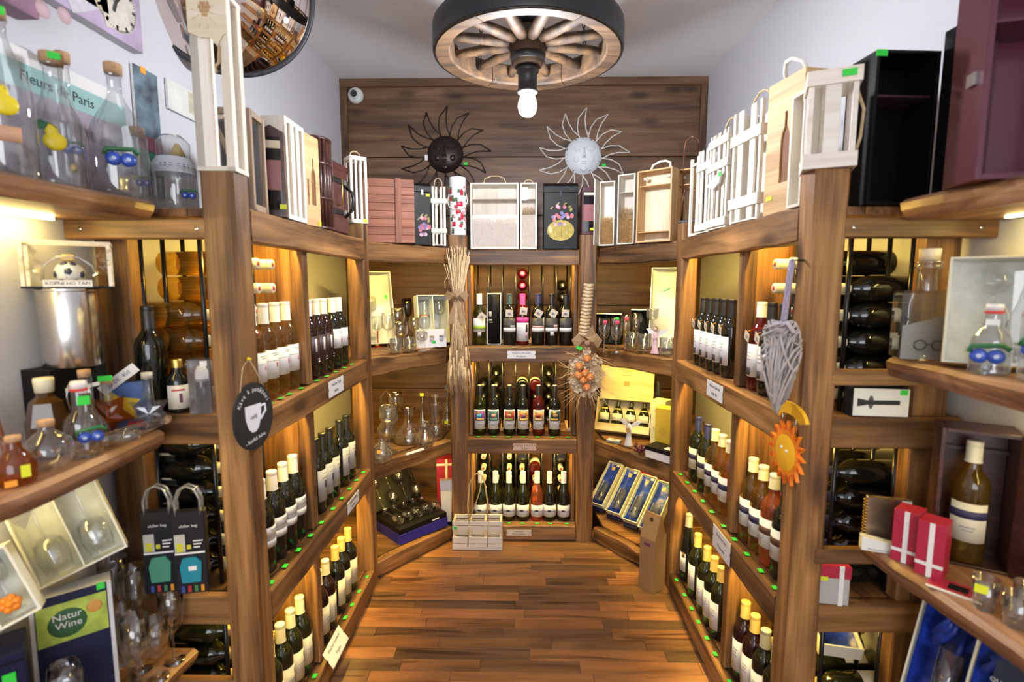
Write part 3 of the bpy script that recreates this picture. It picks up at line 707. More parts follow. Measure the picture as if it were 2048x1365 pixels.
# right rack, lower shelf
LBLY = mat('label_yellow_mark', (0.75, 0.55, 0.03), 0.6)
wM = wine('wine_bottle', SLIM, G_DARK, CAPV, 0.062, [('label', LBL, 0.05, 0.14, 60, 0), ('print_mark', LBLY, 0.06, 0.085, 14, -10, 0.001), ('print_mark', MATS['label_bronze'], 0.12, 0.145, 12, 40, 0.001)], 'slim grey-capped dark bottle with a yellow mark on its label')
wN = wine('wine_bottle', BORD, G_OLIVE, CAPY, 0.058, [('label', LBL, 0.04, 0.155, 58, 0), ('print_mark', LBLY, 0.055, 0.07, 8, -10, 0.001)] + LINES(3, 0.12, 0.012, 14, 20), 'gold-capped green bottle with a tall white label, bottom shelf', group='gold-capped green bottles on the bottom shelf')
pN = side_pts(1, Z3, [(1369, 1055), (1387, 1080), (1405, 1103), (1421, 1125), (1430, 1151)], E3, E4)
row(wM, pN[-1:], R(-90)); row(wN, pN[:-1], R(-90))
wO = wine('wine_bottle', BORD, G_WINE, CAPY, 0.058, [('label', LBL, 0.04, 0.155, 58, 0), ('print_mark', LBLY, 0.055, 0.07, 8, -10, 0.001)] + LINES(3, 0.12, 0.012, 14, 20), 'gold-capped dark red bottle with a tall white label, bottom shelf', group='gold-capped red bottles on the bottom shelf')
wO2 = wine('wine_bottle', BORD, G_DARK, CAPV, 0.058, [('label', LBL, 0.04, 0.155, 58, 0)] + LINES(3, 0.12, 0.012, 14, 20), 'grey-capped dark bottle with a tall white label, bottom shelf by the front post', group='grey-capped bottles by the front post')
pO = side_pts(1, Z3, [(1468, 1191), (1485, 1219), (1508, 1250), (1530, 1280)], E1, E2)
row(wO, pO[2:], R(-90)); row(wO2, pO[:2], R(-90))
# centre rack, upper shelf: tagged bottles
YS = YC + 0.05 + 0.043
def cx(px, py=650): return max(-0.2455, min(0.2575, onY(px, py, YS).x))
def clab(nm, gm, cap, capl, bits, lab, px, side, rot, z, tagz=0.185, grp=None):
    t = wine(nm, BORD, gm, cap, capl, bits, lab, group=grp)
    if side is not None: swing_tag(t, tagz, side, rot, cordm=ORANGE, sz=0.042)
    t.location = (cx(px), YS, z + 0.0005); return t
LIME = mat('label_lime', (0.32, 0.50, 0.07), 0.6); PINKL = mat('label_pink', (0.75, 0.06, 0.30), 0.6); PALEP = mat('label_pale_pink', (0.62, 0.42, 0.46), 0.6)
SEAL = mat('label_seal', (0.55, 0.56, 0.62), 0.5)
clab('wine_bottle', G_LEAF, CAPW, 0.06, [('label', LBL, 0.075, 0.155, 66, 0), ('print_band', LIME, 0.090, 0.112, 66, 0, 0.001), ('seal', SEAL, 0.052, 0.074, 15, 4, 0.001)], 'green wine bottle with white cap, lime-striped label and a tilted paper tag', 957, 0.018, 40, Z1, 0.165)
DK = [('label', MATS['label_charcoal'], 0.07, 0.155, 64, 0), ('print_band', LBL, 0.078, 0.100, 66, 0, 0.001)]
clab('wine_bottle', G_DARK, CAPG, 0.058, DK + [('print_mark', LBLG, 0.100, 0.115, 22, 30, 0.001)], 'black bottle with petrol-blue cap and an upright square paper tag', 1019, 0.0, 2, Z1)
clab('wine_bottle', G_PINK, CAPP, 0.062, [('label', LBL, 0.022, 0.160, 66, 0), ('print_band', PINKL, 0.130, 0.160, 66, 0, 0.001), ('print_mark', INK, 0.075, 0.12, 9, 38, 0.001), ('print_mark', PALEP, 0.045, 0.075, 10, 36, 0.001)] + LINES(3, 0.1, 0.02, 18, -25), 'rose wine bottle with bright pink cap and pink and white label', 1045, 0.006, 6, Z1, 0.198)
clab('wine_bottle', G_DARK, CAPN, 0.058, DK + [('print_mark', PALEP, 0.100, 0.112, 55, 0, 0.001), ('print_mark', LBL, 0.1, 0.16, 6, 58, 0.001)], 'black bottle with dark blue cap, tilted tag and pale pink label stripe', 1076, 0.002, 28, Z1)
clab('wine_bottle', G_DARK, CAPB, 0.058, DK + [('print_mark', PALEP, 0.100, 0.118, 20, 36, 0.001), ('seal', SEAL, 0.055, 0.077, 15, 2, 0.001)], 'black bottle with tilted tag and a round silver seal', 1103, 0.008, 30, Z1)
clab('wine_bottle', G_DARK, CAPB, 0.058, DK, 'black tagged bottle next to the onion braid', 1131, -0.004, 5, Z1)
# black presentation tube held in a white frame
t = thing('presentation_tube', 'black bottle tube in a white frame between the lime-striped bottle and its neighbour', 'gift tube', (cx(988), YS + 0.01, Z1 + 0.0005))
MB().lathe([(0, 0), (0.036, 0), (0.036, 0.285), (0.034, 0.287), (0, 0.287)], 22, T(0, 0, 0.006)).build('tube', BLACKCARD, t)
MB().box(-0.042, -0.037, -0.018, 0.018, 0, 0.297).box(0.037, 0.042, -0.018, 0.018, 0, 0.297).box(-0.042, 0.042, -0.018, 0.018, 0.294, 0.299).box(-0.042, 0.042, -0.018, 0.018, 0, 0.005).build('frame', WHITECARD, t)
MB().patch(0.0363, 0.165, 0.195, R(-50), R(-20), 6).build('emblem', CREAM, t); MB().patch(0.0363, 0.13, 0.134, R(-60), R(-10), 6).patch(0.0363, 0.14, 0.150, R(-50), R(-15), 6).build('print_line', LBLG, t)
# centre rack, middle shelf: artist labels
arts = [((0.20, 0.05, 0.22), (0.05, 0.40, 0.55), (0.65, 0.40, 0.05), G_LEAF), ((0.03, 0.10, 0.12), (0.55, 0.30, 0.20), (0.10, 0.28, 0.16), G_DARK), ((0.35, 0.04, 0.03), (0.60, 0.30, 0.15), (0.15, 0.25, 0.05), G_DARK),
        ((0.60, 0.20, 0.03), (0.15, 0.05, 0.10), (0.65, 0.50, 0.15), G_DARK), ((0.50, 0.28, 0.10), (0.30, 0.02, 0.02), (0.60, 0.42, 0.25), G_PINK), ((0.02, 0.06, 0.06), (0.48, 0.22, 0.10), (0.55, 0.30, 0.03), G_DARK)]
words_ = ['a purple and blue', 'a green framed', 'a red', 'an orange', 'a tan and red', 'a dark green and orange']
for i, (px, (c1, c2, c3, gm)) in enumerate(zip((956, 987, 1019, 1046, 1077, 1109), arts)):
    a1, a2, a3 = (mat('art_%d_%d' % (i, k), c, 0.5, var=0.5, bscale=130) for k, c in enumerate((c1, c2, c3)))
    t = wine('wine_bottle', BORD, gm, None, 0, [('label', LBL, 0.038, 0.155, 56, 0), ('print_art', a1, 0.088, 0.148, 47, 2, 0.001), ('print_art', a2, 0.104 + 0.006 * (i % 3), 0.130, 20, -4 + 9 * (i % 2), 0.0014),
             ('print_art', a3, 0.092, 0.104, 34, 6 - 5 * (i % 3), 0.0014), ('print_art', a3, 0.133, 0.143, 16, -18 + 12 * (i % 4), 0.0014), ('print_line', GREYINK, 0.064, 0.068, 18, 0, 0.001), ('print_mark', MATS['label_brown'], 0.048, 0.07, 6, 50, 0.001)],
             'bottle with %s painted label on the middle shelf facing the aisle' % words_[i], cork=CAPI)
    MB().lathe([(0.0162, 0.235), (0.0160, 0.24), (0.0160, 0.293), (0.015, 0.296), (0, 0.296)], 16).build('capsule', CAPB, t)
    t.location = (cx(px, 830), YS, Z2 + 0.0005)
# centre rack, lower shelf: burgundy bottles
for i, (px, gm) in enumerate(((955, G_OLIVE), (991, G_OLIVE), (1018, G_OLIVE), (1046, G_OLIVE), (1074, G_ROSE), (1099, G_DARK), (1133, G_DARK))):
    bits = [('label', LBL, 0.028, 0.100, 66, 0), ('print_line', NAVYBAND, 0.060, 0.0625, 62, 0, 0.001), ('print_mark', NAVYBAND, 0.062, 0.072, 12, -8, 0.001), ('print_mark', NAVYBAND, 0.065, 0.069, 20, -8, 0.001), ('print_line', LBLG, 0.082, 0.0835, 30, 0, 0.001)]
    if i == 0: pr = wine('wine_bottle', BURG, G_OLIVE, CAPW, 0.066, bits, 'sloping-shoulder green bottle with white cap and sailing label, lowest shelf facing the aisle', group='green sloping-shoulder bottles')
    if i in (4, 5): pr = wine('wine_bottle', BURG, gm, CAPW, 0.066, bits, 'sloping-shoulder orange rose bottle with white cap on the lowest shelf' if i == 4 else 'sloping-shoulder black bottle with white cap, lowest shelf beside the post', group=None if i == 4 else 'black sloping-shoulder bottles')
    row(pr, [(cx(px, 1000), YS, Z3 + 0.0005)], 0)
# lying bottles
def lying(name, prof, gm, cap, caplen, label, group, bits=(), tip=None):
    t = wine(name, prof, gm, cap, caplen, bits, label, group=group)
    if tip: MB().lathe([(0, prof[-1][1] + 0.0022), (0.008, prof[-1][1] + 0.0022), (0.008, prof[-1][1] + 0.001)], 10).build('cap_print', tip, t)
    return t
def stack(pr, base, n, kind, dz=0.0762, back=()):
    """n bottles lying one on another; kind: 'y' neck towards the aisle along -Y, '-x' / '+x' along X"""
    for k in range(n):
        z = base[2] + (0.0362 if kind == 'y' else 0.0382) + k * (0.0718 if kind == 'y' else dz)
        rot = {'y': (R(90), 0, R(180) * 0), '+x': (0, R(90), 0), '-x': (0, R(-90), 0)}[kind]
        p = (base[0], base[1], z)
        if kind == 'y' and k in back: rot = (R(-90), 0, 0); p = (base[0], base[1] - 0.282, z)
        pr.scale = (0.93,) * 3 if kind == 'y' else (1, 1, 1)
        if pr.get('_used') is None:
            pr['_used'] = 1; pr.location = p; pr.rotation_euler = rot
        else:
            c = copy_thing(pr, p, rot=rot)
            if '_used' in c: del c['_used']
RIM = [('label', LBLC, 0.06, 0.15, 100, 0)]
RIMB = [('label', LBLC, 0.03, 0.10, 75, 180)]; RIMS = [('label', LBLC, 0.05, 0.12, 35, 70)]
yb = 3.395
slot = lambda k: -0.2765 + 0.0808 * (k + 0.5)
ly1 = lying('wine_bottle', BORD, G_PINK, CAPP, 0.06, 'pink-capped bottle lying on its side between the rods', 'pink-capped lying bottles', [('label', PINKL, 0.03, 0.15, 80, 0)], LBL)
stack(ly1, (slot(3), yb, Z1 + 0.02), 6, 'y')
ly2 = lying('wine_bottle', BORD, G_DARK, CAPB, 0.06, 'black bottle lying on its side between the rods of the top tier', 'black lying bottles of the top tier', (), SEAL)
stack(ly2, (slot(6), yb, Z1 + 0.02), 5, 'y')
ly3 = lying('wine_bottle', BORD, G_DARK, CAPB, 0.05, 'black bottle lying between the rods above the painted-label bottles', 'lying bottles of the middle tier', RIM, CAPI)
ly3b = lying('wine_bottle', BORD, G_PINK, CAPB, 0.05, 'dark rose bottle lying between the rods behind the painted-label bottles', 'lying rose bottles of the middle tier', RIM, CAPI)
for k, n in ((0, 4), (1, 5), (3, 4), (5, 5)): stack(ly3, (slot(k), yb, Z2 + 0.02), n, 'y', back=(3,) if k == 3 else ())
stack(ly3b, (slot(4), yb, Z2 + 0.02), 4, 'y', back=(3,))
ly4 = lying('wine_bottle', BORD, G_DARK, CAPI, 0.055, 'cream-capped black bottle lying between the rods of the lowest tier', 'lying bottles of the lowest tier', RIM, RED)
ly4b = lying('wine_bottle', BORD, G_PINK, CAPI, 0.055, 'cream-capped rose bottle lying between the rods of the lowest tier', 'lying rose bottles of the lowest tier', RIM, RED)
for k, n in ((0, 5), (1, 3), (2, 5), (3, 5), (6, 5)): stack(ly4, (slot(k), yb, Z3 + 0.02), n, 'y', back={3: (4,), 6: (4,)}.get(k, ()))
stack(ly4b, (slot(4), yb, Z3 + 0.02), 4, 'y', back=(3,))
# bottles lying in the side racks, necks towards the aisle
ls = [1.491, 1.583, 1.675]
ly5 = lying('wine_bottle', BORD, G_GOLD, CAPI, 0.055, 'white wine bottle lying between the rods beside the steel tin', 'white wine bottles lying in the mirror-side rack', RIMB, RED)
for y, n in ((ls[0], 4), (ls[1], 4), (ls[2], 4)): stack(ly5, (-1.165, y, Z1), n, '+x')
ly5b = lying('wine_bottle', BORD, G_GOLD, CAPI, 0.055, 'white wine bottle lying on the stack with its cream neck over the standing bottles', 'necks over the standing golden wines', RIMB, RED)
for y in ls[1:]: stack(ly5b, (-1.105, y, Z1 + 4 * 0.0762), 2, '+x')
ly6 = lying('wine_bottle', BORD, G_DARK, CAPI, 0.055, 'dark bottle lying between the rods, tier above the two gift bags', 'dark bottles lying behind the gift bags', RIMS, RED)
for y, n in ((ls[0], 6), (ls[1], 5)): stack(ly6, (-1.165, y, Z2), n, '+x')
ly7 = lying('wine_bottle', BORD, G_OLIVE, CAPY, 0.055, 'green gold-capped bottle lying between the rods of the lowest tier, near the front post', 'green bottles lying in the lowest tier', RIMS)
for y, n in ((ls[0], 5), (ls[1], 5), (ls[2], 4)): stack(ly7, (-1.165, y, Z3), n, '+x')
ly8 = lying('wine_bottle', BORD, G_DARK, CAPI, 0.055, 'black bottle lying between the rods beside the square flask', 'black bottles lying beside the square flask', (), RED)
for y, n in ((ls[0], 5), (ls[1], 5), (ls[2], 5)): stack(ly8, (1.168, y, Z1), n - (1 if y > 1.55 else 0), '-x')
ly8b = lying('wine_bottle', BORD, G_DARK, CAPI, 0.055, 'black bottle lying on the stack with its cream neck over the tagged bottles', 'necks over the tagged bottles', (), RED)
for y in ls[1:]: stack(ly8b, (1.105, y, Z1 + 4 * 0.0762), 2, '-x')
ly9 = lying('wine_bottle', BORD, G_DARK, CAPN, 0.055, 'navy-capped black bottle lying between the rods of the middle tier', 'navy-capped lying bottles', (), RED)
for y, n in ((ls[0], 5), (ls[1], 5), (ls[2], 5)): stack(ly9, (1.168, y, Z2), n, '-x')
ly10 = lying('wine_bottle', BORD, G_OLIVE, CAPY, 0.055, 'gold-capped bottle lying between the rods of the lowest tier by the blue satin boxes', 'gold-capped lying bottles', RIMS)
for y, n in ((ls[0], 3), (ls[1], 3), (ls[2], 4)): stack(ly10, (1.168, y, Z3), n, '-x')
for o in bpy.data.objects:
    if '_used' in o: del o['_used']
# ------------------------------------------------------------------ gift boxes and crates on top of the racks
def rope_handle(t, w_, y, z, h, m=ROPE, r=0.0035, lean=0.0):
    b = MB().tube([(-w_ / 2, y, z), (-w_ * 0.42, y + lean * 0.5, z + h * 0.7), (-w_ * 0.15, y + lean, z + h), (w_ * 0.15, y + lean, z + h), (w_ * 0.42, y + lean * 0.5, z + h * 0.7), (w_ / 2, y, z)], r, 6)
    return b.build('rope_handle', m, t)
def sticker(t, M, m=GREEN, w_=0.02, h=0.014):
    return MB().box(-w_ / 2, w_ / 2, -0.001, 0, -h / 2, h / 2).build('price_sticker', m, t, M)
def slat_crate(label, loc, rz, w_, d, h, m=W_WHITE, bands=(0.0, 0.42, 0.82), bh=0.03, ups=3, rope=True, floor_=True, group=None, st=0.006, rot=None):
    """bottle crate of thin slats: corner posts, horizontal bands on all sides, uprights between"""
    t = thing('slat_crate', label, 'crate', loc, rz, group, rot)
    p = 0.012
    def slat(nm, x0, x1, y0, y1, z0, z1): MB().cbox(0, x1 - x0, 0, y1 - y0, 0, z1 - z0, 0.0008).build(nm, m, t, T(x0, y0, z0))
    for sx in (-1, 1):
        for sy in (-1, 1):
            slat('corner_post', sx * w_ / 2 - (p if sx > 0 else 0), sx * w_ / 2 + (p if sx < 0 else 0), sy * d / 2 - (p if sy > 0 else 0), sy * d / 2 + (p if sy < 0 else 0), 0, h)
    for k in range(ups):
        x = -w_ / 2 + p + (w_ - 2 * p) * (k + 0.5) / ups; uw = (w_ - 2 * p) / ups * 0.42
        for sy in (-1, 1): slat('slat', x - uw / 2, x + uw / 2, min(sy * d / 2, sy * d / 2 - sy * st), max(sy * d / 2, sy * d / 2 - sy * st), 0.004, h - 0.002)
    for sx in (-1, 1):
        slat('slat', min(sx * w_ / 2, sx * w_ / 2 - sx * st), max(sx * w_ / 2, sx * w_ / 2 - sx * st), -d * 0.13, d * 0.13, 0.004, h - 0.002)
    for f in bands:
        z = f * h
        for sy in (-1, 1):
            y0 = sy * d / 2; slat('band_slat', -w_ / 2 - st, w_ / 2 + st, min(y0, y0 + sy * st), max(y0, y0 + sy * st), z, z + bh)
        for sx in (-1, 1):
            x0 = sx * w_ / 2; slat('band_slat', min(x0, x0 + sx * st), max(x0, x0 + sx * st), -d / 2, d / 2, z, z + bh)
    if floor_: slat('base_board', -w_ / 2 + 0.001, w_ / 2 - 0.001, -d / 2 + 0.001, d / 2 - 0.001, 0.002, 0.008)
    if rope: rope_handle(t, w_ * 0.6, 0, h - 0.004, 0.055)
    return t
def open_box(label, loc, rz, w_, d, h, m, inner=None, th=0.007, window=None, shelf=None, holes=0, straw=0, back=True, name='gift_box', group=None, rot=None, frame=0.0):
    """shallow wooden box standing on end, open to the front (local -Y)"""
    t = thing(name, label, 'gift box', loc, rz, group, rot); inner = inner or m
    def bd(nm, x0, x1, y0, y1, z0, z1, mm=m):
        horizontal = (x1 - x0) >= (z1 - z0)
        if horizontal: return MB().cbox(0, x1 - x0, 0, y1 - y0, 0, z1 - z0, 0.0008).build(nm, mm, t, T(x0, y0, z0))
        return MB().cbox(0, z1 - z0, 0, y1 - y0, 0, x1 - x0, 0.0008).build(nm, mm, t, T(x1, y0, z0) @ RY(-90))
    bd('side_panel', -w_ / 2, -w_ / 2 + th, -d / 2, d / 2, 0, h); bd('side_panel', w_ / 2 - th, w_ / 2, -d / 2, d / 2, 0, h)
    bd('bottom_panel', -w_ / 2 + th, w_ / 2 - th, -d / 2, d / 2, 0, th); bd('top_panel', -w_ / 2 + th, w_ / 2 - th, -d / 2, d / 2, h - th, h)
    if back: bd('back_panel', -w_ / 2 + th, w_ / 2 - th, d / 2 - 0.004, d / 2, th, h - th, inner)
    if shelf:
        for z in shelf: bd('rest_board', -w_ / 2 + th, w_ / 2 - th, -d / 2 + 0.012, d / 2 - 0.006, h * z, h * z + 0.005)
    for k in range(holes):
        x = -w_ / 2 + w_ * (k + 0.5) / holes
        for z, r in ((shelf[-1], 0.012), (shelf[0], 0.026)):
            MB().lathe([(0, h * z + 0.0058), (r, h * z + 0.0058), (r, h * z + 0.0052)], 14, sy=0.5).build('bottle_cutout', mat('cutout_pale', (0.80, 0.70, 0.52), 0.7), t, T(x, -d * 0.1, 0))
    if straw:
        b = MB(); rnd = random.Random(int(w_ * 1e4) + int(h * 1e3))
        for _ in range(int(420 * w_ / 0.08)):
            x, z, y = rnd.uniform(-w_ / 2 + th + 0.006, w_ / 2 - th - 0.006), th + rnd.uniform(0.004, h * straw) , rnd.uniform(-d / 2 + 0.006, -d / 2 + 0.032)
            a, l = rnd.uniform(0, 6.28), rnd.uniform(0.006, 0.02)
            dx, dz = l * math.cos(a), l * math.sin(a)
            cl = lambda v, lo, hi: max(lo, min(hi, v)); X0, X1 = -w_ / 2 + th + 0.001, w_ / 2 - th - 0.001
            b.tube([(cl(x - dx, X0, X1), y, max(th, z - dz)), (x, y + rnd.uniform(-0.004, 0.004), z), (cl(x + dx, X0, X1), y, max(th, z + dz))], 0.0009, 3)
        o = b.build('wood_wool', STRAW, t); o['kind'] = 'stuff'
        MB().cbox(-w_ / 2 + th + 0.002, w_ / 2 - th - 0.002, -d / 2 + 0.03, d / 2 - 0.006, th, h * straw * 0.9, 0.006).build('wood_wool_core', STRAW, t)
    if window: MB().box(-w_ / 2 + th * 0.6, w_ / 2 - th * 0.6, -d / 2 - 0.0015, -d / 2 + 0.0005, th * 0.6, h - th * 0.6).build('window', window, t)
    return t
def on_side(px, py, s, off=0.0): return onX(px, py, s * (0.745 + off)).y
zt = ZT
# --- along the mirror-side rack, from the front post
t = thing('bottle_carrier', 'tall pale wooden bottle carrier with a carved grape panel, standing on the front post', 'carrier', (XL - 0.042, YF + 0.042, 1.8125), R(4)); t.scale = (0.86, 0.86, 1.0)
for sx in (-1, 1):
    for sy in (-1, 1):
        MB().cbox(0, 0.42, -0.012, 0.012, -0.012, 0.012, 0.001).build('upright', W_WHITE, t, T(sx * 0.042, sy * 0.032, 0) @ RY(-90))
MB().cbox(0, 0.40, -0.003, 0.003, -0.028, 0.028, 0.001).build('back_panel', W_WHITE, t, T(-0.026, -0.041, 0.005) @ RY(-90))
MB().cbox(-0.055, 0.055, -0.044, 0.044, 0, 0.012, 0.001).build('base_board', W_WHITE, t)
MB().cbox(-0.056, 0.056, -0.046, 0.046, 0.42, 0.432, 0.002).build('top_board', W_WHITE, t)
poly = [(-0.054, 0.33), (-0.02, 0.318), (0.006, 0.318), (0.026, 0.298), (0.04, 0.322), (0.056, 0.335), (0.056, 0.42), (0.03, 0.437), (-0.054, 0.432)]
cp = MB().prism(poly, -0.049, -0.0445, 'y').build('carved_panel', W_PALE, t)
b = MB()
for i in range(4):
    for k in range(4 - abs(i - 1)): b.sphere((-0.004 + (k - (3 - abs(i - 1)) / 2) * 0.009, -0.0495, 0.398 - i * 0.009), 0.0048, 8, 5, sy=0.6)
b.build('carved_grape_relief', W_HONEY, cp)
b = MB()
for a in range(9): b.tube([(-0.004 + 0.016 * math.cos(a * 0.7), -0.0495, 0.375 + 0.014 * math.sin(a * 0.7)), (-0.004 + 0.038 * math.cos(a * 0.7), -0.0495, 0.372 + 0.034 * math.sin(a * 0.7))], 0.0016, 4)
b.build('carved_leaf_relief', W_PALE, cp)
MB().tube([(0.03, -0.047, 0.30), (0.028, -0.05, 0.26), (0.018, -0.052, 0.25), (0.02, -0.05, 0.235)], 0.004, 6).build('rope_knot', ROPE, t)
t = thing('lattice_crate', 'brown crate with crossed braces and grey mesh sides, beside the tall carrier', 'crate', (-0.815, 1.515, zt), R(6))
for sx in (-1, 1):
    for sy in (-1, 1): MB().cbox(0, 0.275, -0.007, 0.007, -0.007, 0.007, 0.001).build('upright', W_GREY, t, T(sx * 0.052, sy * 0.045, 0) @ RY(-90))
for sy in (-1, 1):
    for z in (0.0, 0.258): MB().cbox(-0.059, 0.059, -0.005, 0.005, 0, 0.018, 0.001).build('rail', W_GREY, t, T(0, sy * 0.045, z))
    for a in (1, -1): beam('cross_brace', (t.location.x - 0.046 * a, t.location.y + sy * 0.046, zt + 0.02), (t.location.x + 0.046 * a, t.location.y + sy * 0.046, zt + 0.255), 0.006, 0.012, W_GREY, t, up=(1, 0, 0))
for sx in (-1, 1):
    for z in (0.0, 0.258): MB().cbox(-0.005, 0.005, -0.04, 0.04, 0, 0.018, 0.001).build('rail', W_GREY, t, T(sx * 0.052, 0, z))
MB().box(-0.046, 0.046, 0.041, 0.043, 0.015, 0.26).box(-0.047, -0.045, -0.04, 0.04, 0.015, 0.26).build('mesh_lining', mat('grey_mesh', (0.18, 0.18, 0.19), 0.7), t)
# dark windowed single-bottle box
def peaked_box(label, loc, rz, w_, d, h, peak, m, winm, win, plain=True):
    t = thing('gift_box', label, 'gift box', loc, rz)
    MB().prism([(-w_ / 2, 0), (w_ / 2, 0), (w_ / 2, h - peak), (0, h), (-w_ / 2, h - peak)], -d / 2, d / 2, 'y').build('body', m, t)
    x0, x1, z0, z1 = win
    MB().box(x0, x1, -d / 2 - 0.002, -d / 2, z0, z1).build('window', winm, t)
    return t
t = peaked_box('dark wooden bottle box with glossy black window and peaked top', (-0.775, 1.640, zt), R(14), 0.075, 0.04, 0.275, 0.02, W_DARK, mat('black_gloss', (0.01, 0.009, 0.012), 0.08), (-0.026, 0.028, 0.02, 0.24))
MB().box(-0.026, 0.028, -0.0235, -0.022, 0.08, 0.17).build('leather_band', mat('rose_leather', (0.33, 0.13, 0.12), 0.4), t)
MB().box(-0.026, 0.028, -0.0235, -0.022, 0.205, 0.228).build('pale_band', W_PALE, t)
MB().tube([(0.036, -0.012, 0.05), (0.041, -0.03, 0.09), (0.041, -0.036, 0.14), (0.041, -0.028, 0.19), (0.036, -0.012, 0.22)], 0.0025, 6).build('cord_handle', mat('brown_cord', (0.25, 0.15, 0.09), 0.6), t)
sticker(t, T(0.03, -0.024, 0.03), YELLOW)
open_box('whitewashed slatted two-compartment box behind the dark peaked box', (-0.785, 1.748, zt), R(90), 0.145, 0.075, 0.32, W_WHITE, shelf=None, window=None, th=0.016)
o = bpy.data.objects['gift_box.001']
for k in range(2): MB().cbox(0, 0.30, -0.004, 0.004, -0.012, 0.012, 0.001).build('slat', W_WHITE, o, T(-0.02 + 0.04 * k, -0.034, 0.01) @ RY(-90))
def cutout_box(label, loc, rz, w_, d, h, glass_cut=True, rot=None):
    """thin pine box with a bottle-shaped opening sunk in its front"""
    t = thing('gift_box', label, 'gift box', loc, rz, rot=rot)
    W2 = w_ / 2
    bot = [(-0.014, 0.0), (0.014, 0.0), (0.014, 0.10), (0.011, 0.112), (0.0045, 0.125), (0.0045, 0.155), (-0.0045, 0.155), (-0.0045, 0.125), (-0.011, 0.112), (-0.014, 0.10)]
    k = h / 0.30; ox, oz = (0.008, 0.07 * k)
    MB().cbox(0, h, -d / 2 + 0.006, d / 2, -W2, W2, 0.001).build('body', W_HONEY, t, RY(-90))
    # front sheet in strips around the opening
    b = MB(); x0, x1, z0, z1 = ox - 0.015 * k, ox + 0.015 * k, oz, oz + 0.156 * k
    yy0, yy1 = -d / 2, -d / 2 + 0.006
    b.box(-W2, x0, yy0, yy1, 0, h).box(x1, W2, yy0, yy1, 0, h).box(x0, x1, yy0, yy1, 0, z0).box(x0, x1, yy0, yy1, z1, h)
    L_ = [(x0, oz + 0.1 * k), (ox - 0.011 * k, oz + 0.112 * k), (ox - 0.0045 * k, oz + 0.125 * k), (ox - 0.0045 * k, z1), (x0, z1)]
    b.prism(L_, yy0, yy1, 'y').prism([(2 * ox - a, c) for a, c in reversed(L_)], yy0, yy1, 'y')
    b.build('front_panel', W_HONEY, t)
    MB().box(x0, x1, yy1 - 0.0008, yy1 + 0.0004, z0, z1).build('cutout_recess', mat('cutout_brown', (0.20, 0.085, 0.03), 0.7), t)
    return t
t = cutout_box('pine box with bottle and glass shaped openings next to the whitewashed box', (-0.775, 1.888, zt), R(84), 0.105, 0.05, 0.315)
MB().box(-0.036, -0.026, -0.0262, -0.025, 0.10, 0.16).box(-0.033, -0.029, -0.0262, -0.025, 0.07, 0.10).build('glass_cutout', MATS['cutout_brown'], t)
sticker(t, T(0.04, -0.026, 0.012), YELLOW)
t = thing('bamboo_holder', 'glossy dark bamboo-rod bottle holder with brass hinges', 'bottle holder', (-0.79, 2.025, zt), R(80))
for k in range(11):
    a = math.pi * k / 10
    MB().tube([(0.06 * math.cos(a), -0.045 * math.sin(a), 0.004), (0.06 * math.cos(a), -0.045 * math.sin(a), 0.335)], 0.009, 7).build('bamboo_rod', W_DARK, t)
for z in (0.0, 0.11, 0.24, 0.33): MB().lathe([(0.058, 0), (0.0705, 0), (0.0715, 0.004), (0.0705, 0.009), (0.058, 0.009)], 24, T(0, 0, z), sy=0.8).build('hoop', W_DARK, t)
MB().cbox(-0.065, 0.065, -0.01, 0.01, 0, 0.338, 0.002).build('back_panel', W_DARK, t)
for z in (0.05, 0.27): MB().box(-0.074, -0.066, -0.012, 0.008, z, z + 0.035).build('hinge', BRASS, t)
t = thing('leather_case', 'dark brown leather wine case with buckled straps and a carrying handle', 'case', (-0.80, 2.185, zt), R(84))
MB().cbox(-0.07, 0.07, -0.05, 0.05, 0, 0.275, 0.006).build('body', mat('brown_leather', (0.075, 0.022, 0.018), 0.35, var=0.2, bscale=40), t)
MB().cbox(-0.072, 0.072, -0.052, 0.052, 0.25, 0.285, 0.006).build('lid', MATS['brown_leather'], t)
for z in (0.075, 0.20): MB().cbox(-0.0725, 0.0725, -0.0535, 0.05, z, z + 0.022, 0.001).build('strap', mat('black_leather', (0.012, 0.011, 0.012), 0.4), t)
for z in (0.075, 0.20): MB().box(0.02, 0.045, -0.056, -0.053, z - 0.002, z + 0.024).build('buckle', CHROME, t)
MB().tube([(0.03, -0.052, 0.07), (0.03, -0.085, 0.10), (0.03, -0.09, 0.14), (0.03, -0.085, 0.17), (0.03, -0.052, 0.20)], 0.007, 7).build('carry_handle', MATS['black_leather'], t)
MB().tube([(-0.04, -0.052, 0.11), (-0.04, -0.075, 0.115), (-0.04, -0.075, 0.215), (-0.04, -0.052, 0.22)], 0.003, 6).build('wire_loop', BRASS, t)
t = thing('bottle_carrier', 'white slim open frame carrier standing on the corner post by the red-brown crate', 'carrier', (XL - 0.04, YK - 0.04, 1.8055), R(38))
for sx in (-1, 1):
    for sy in (-1, 1): MB().cbox(0, 0.30, -0.006, 0.006, -0.006, 0.006, 0.001).build('upright', W_WHITE, t, T(sx * 0.034, sy * 0.034, 0) @ RY(-90))
for z in (0.0, 0.285):
    for sy in (-1, 1): MB().cbox(-0.04, 0.04, sy * 0.034 - 0.006, sy * 0.034 + 0.006, z, z + 0.018, 0.001).build('rail', W_WHITE, t); MB().cbox(sy * 0.034 - 0.006, sy * 0.034 + 0.006, -0.028, 0.028, z, z + 0.018, 0.001).build('rail', W_WHITE, t)
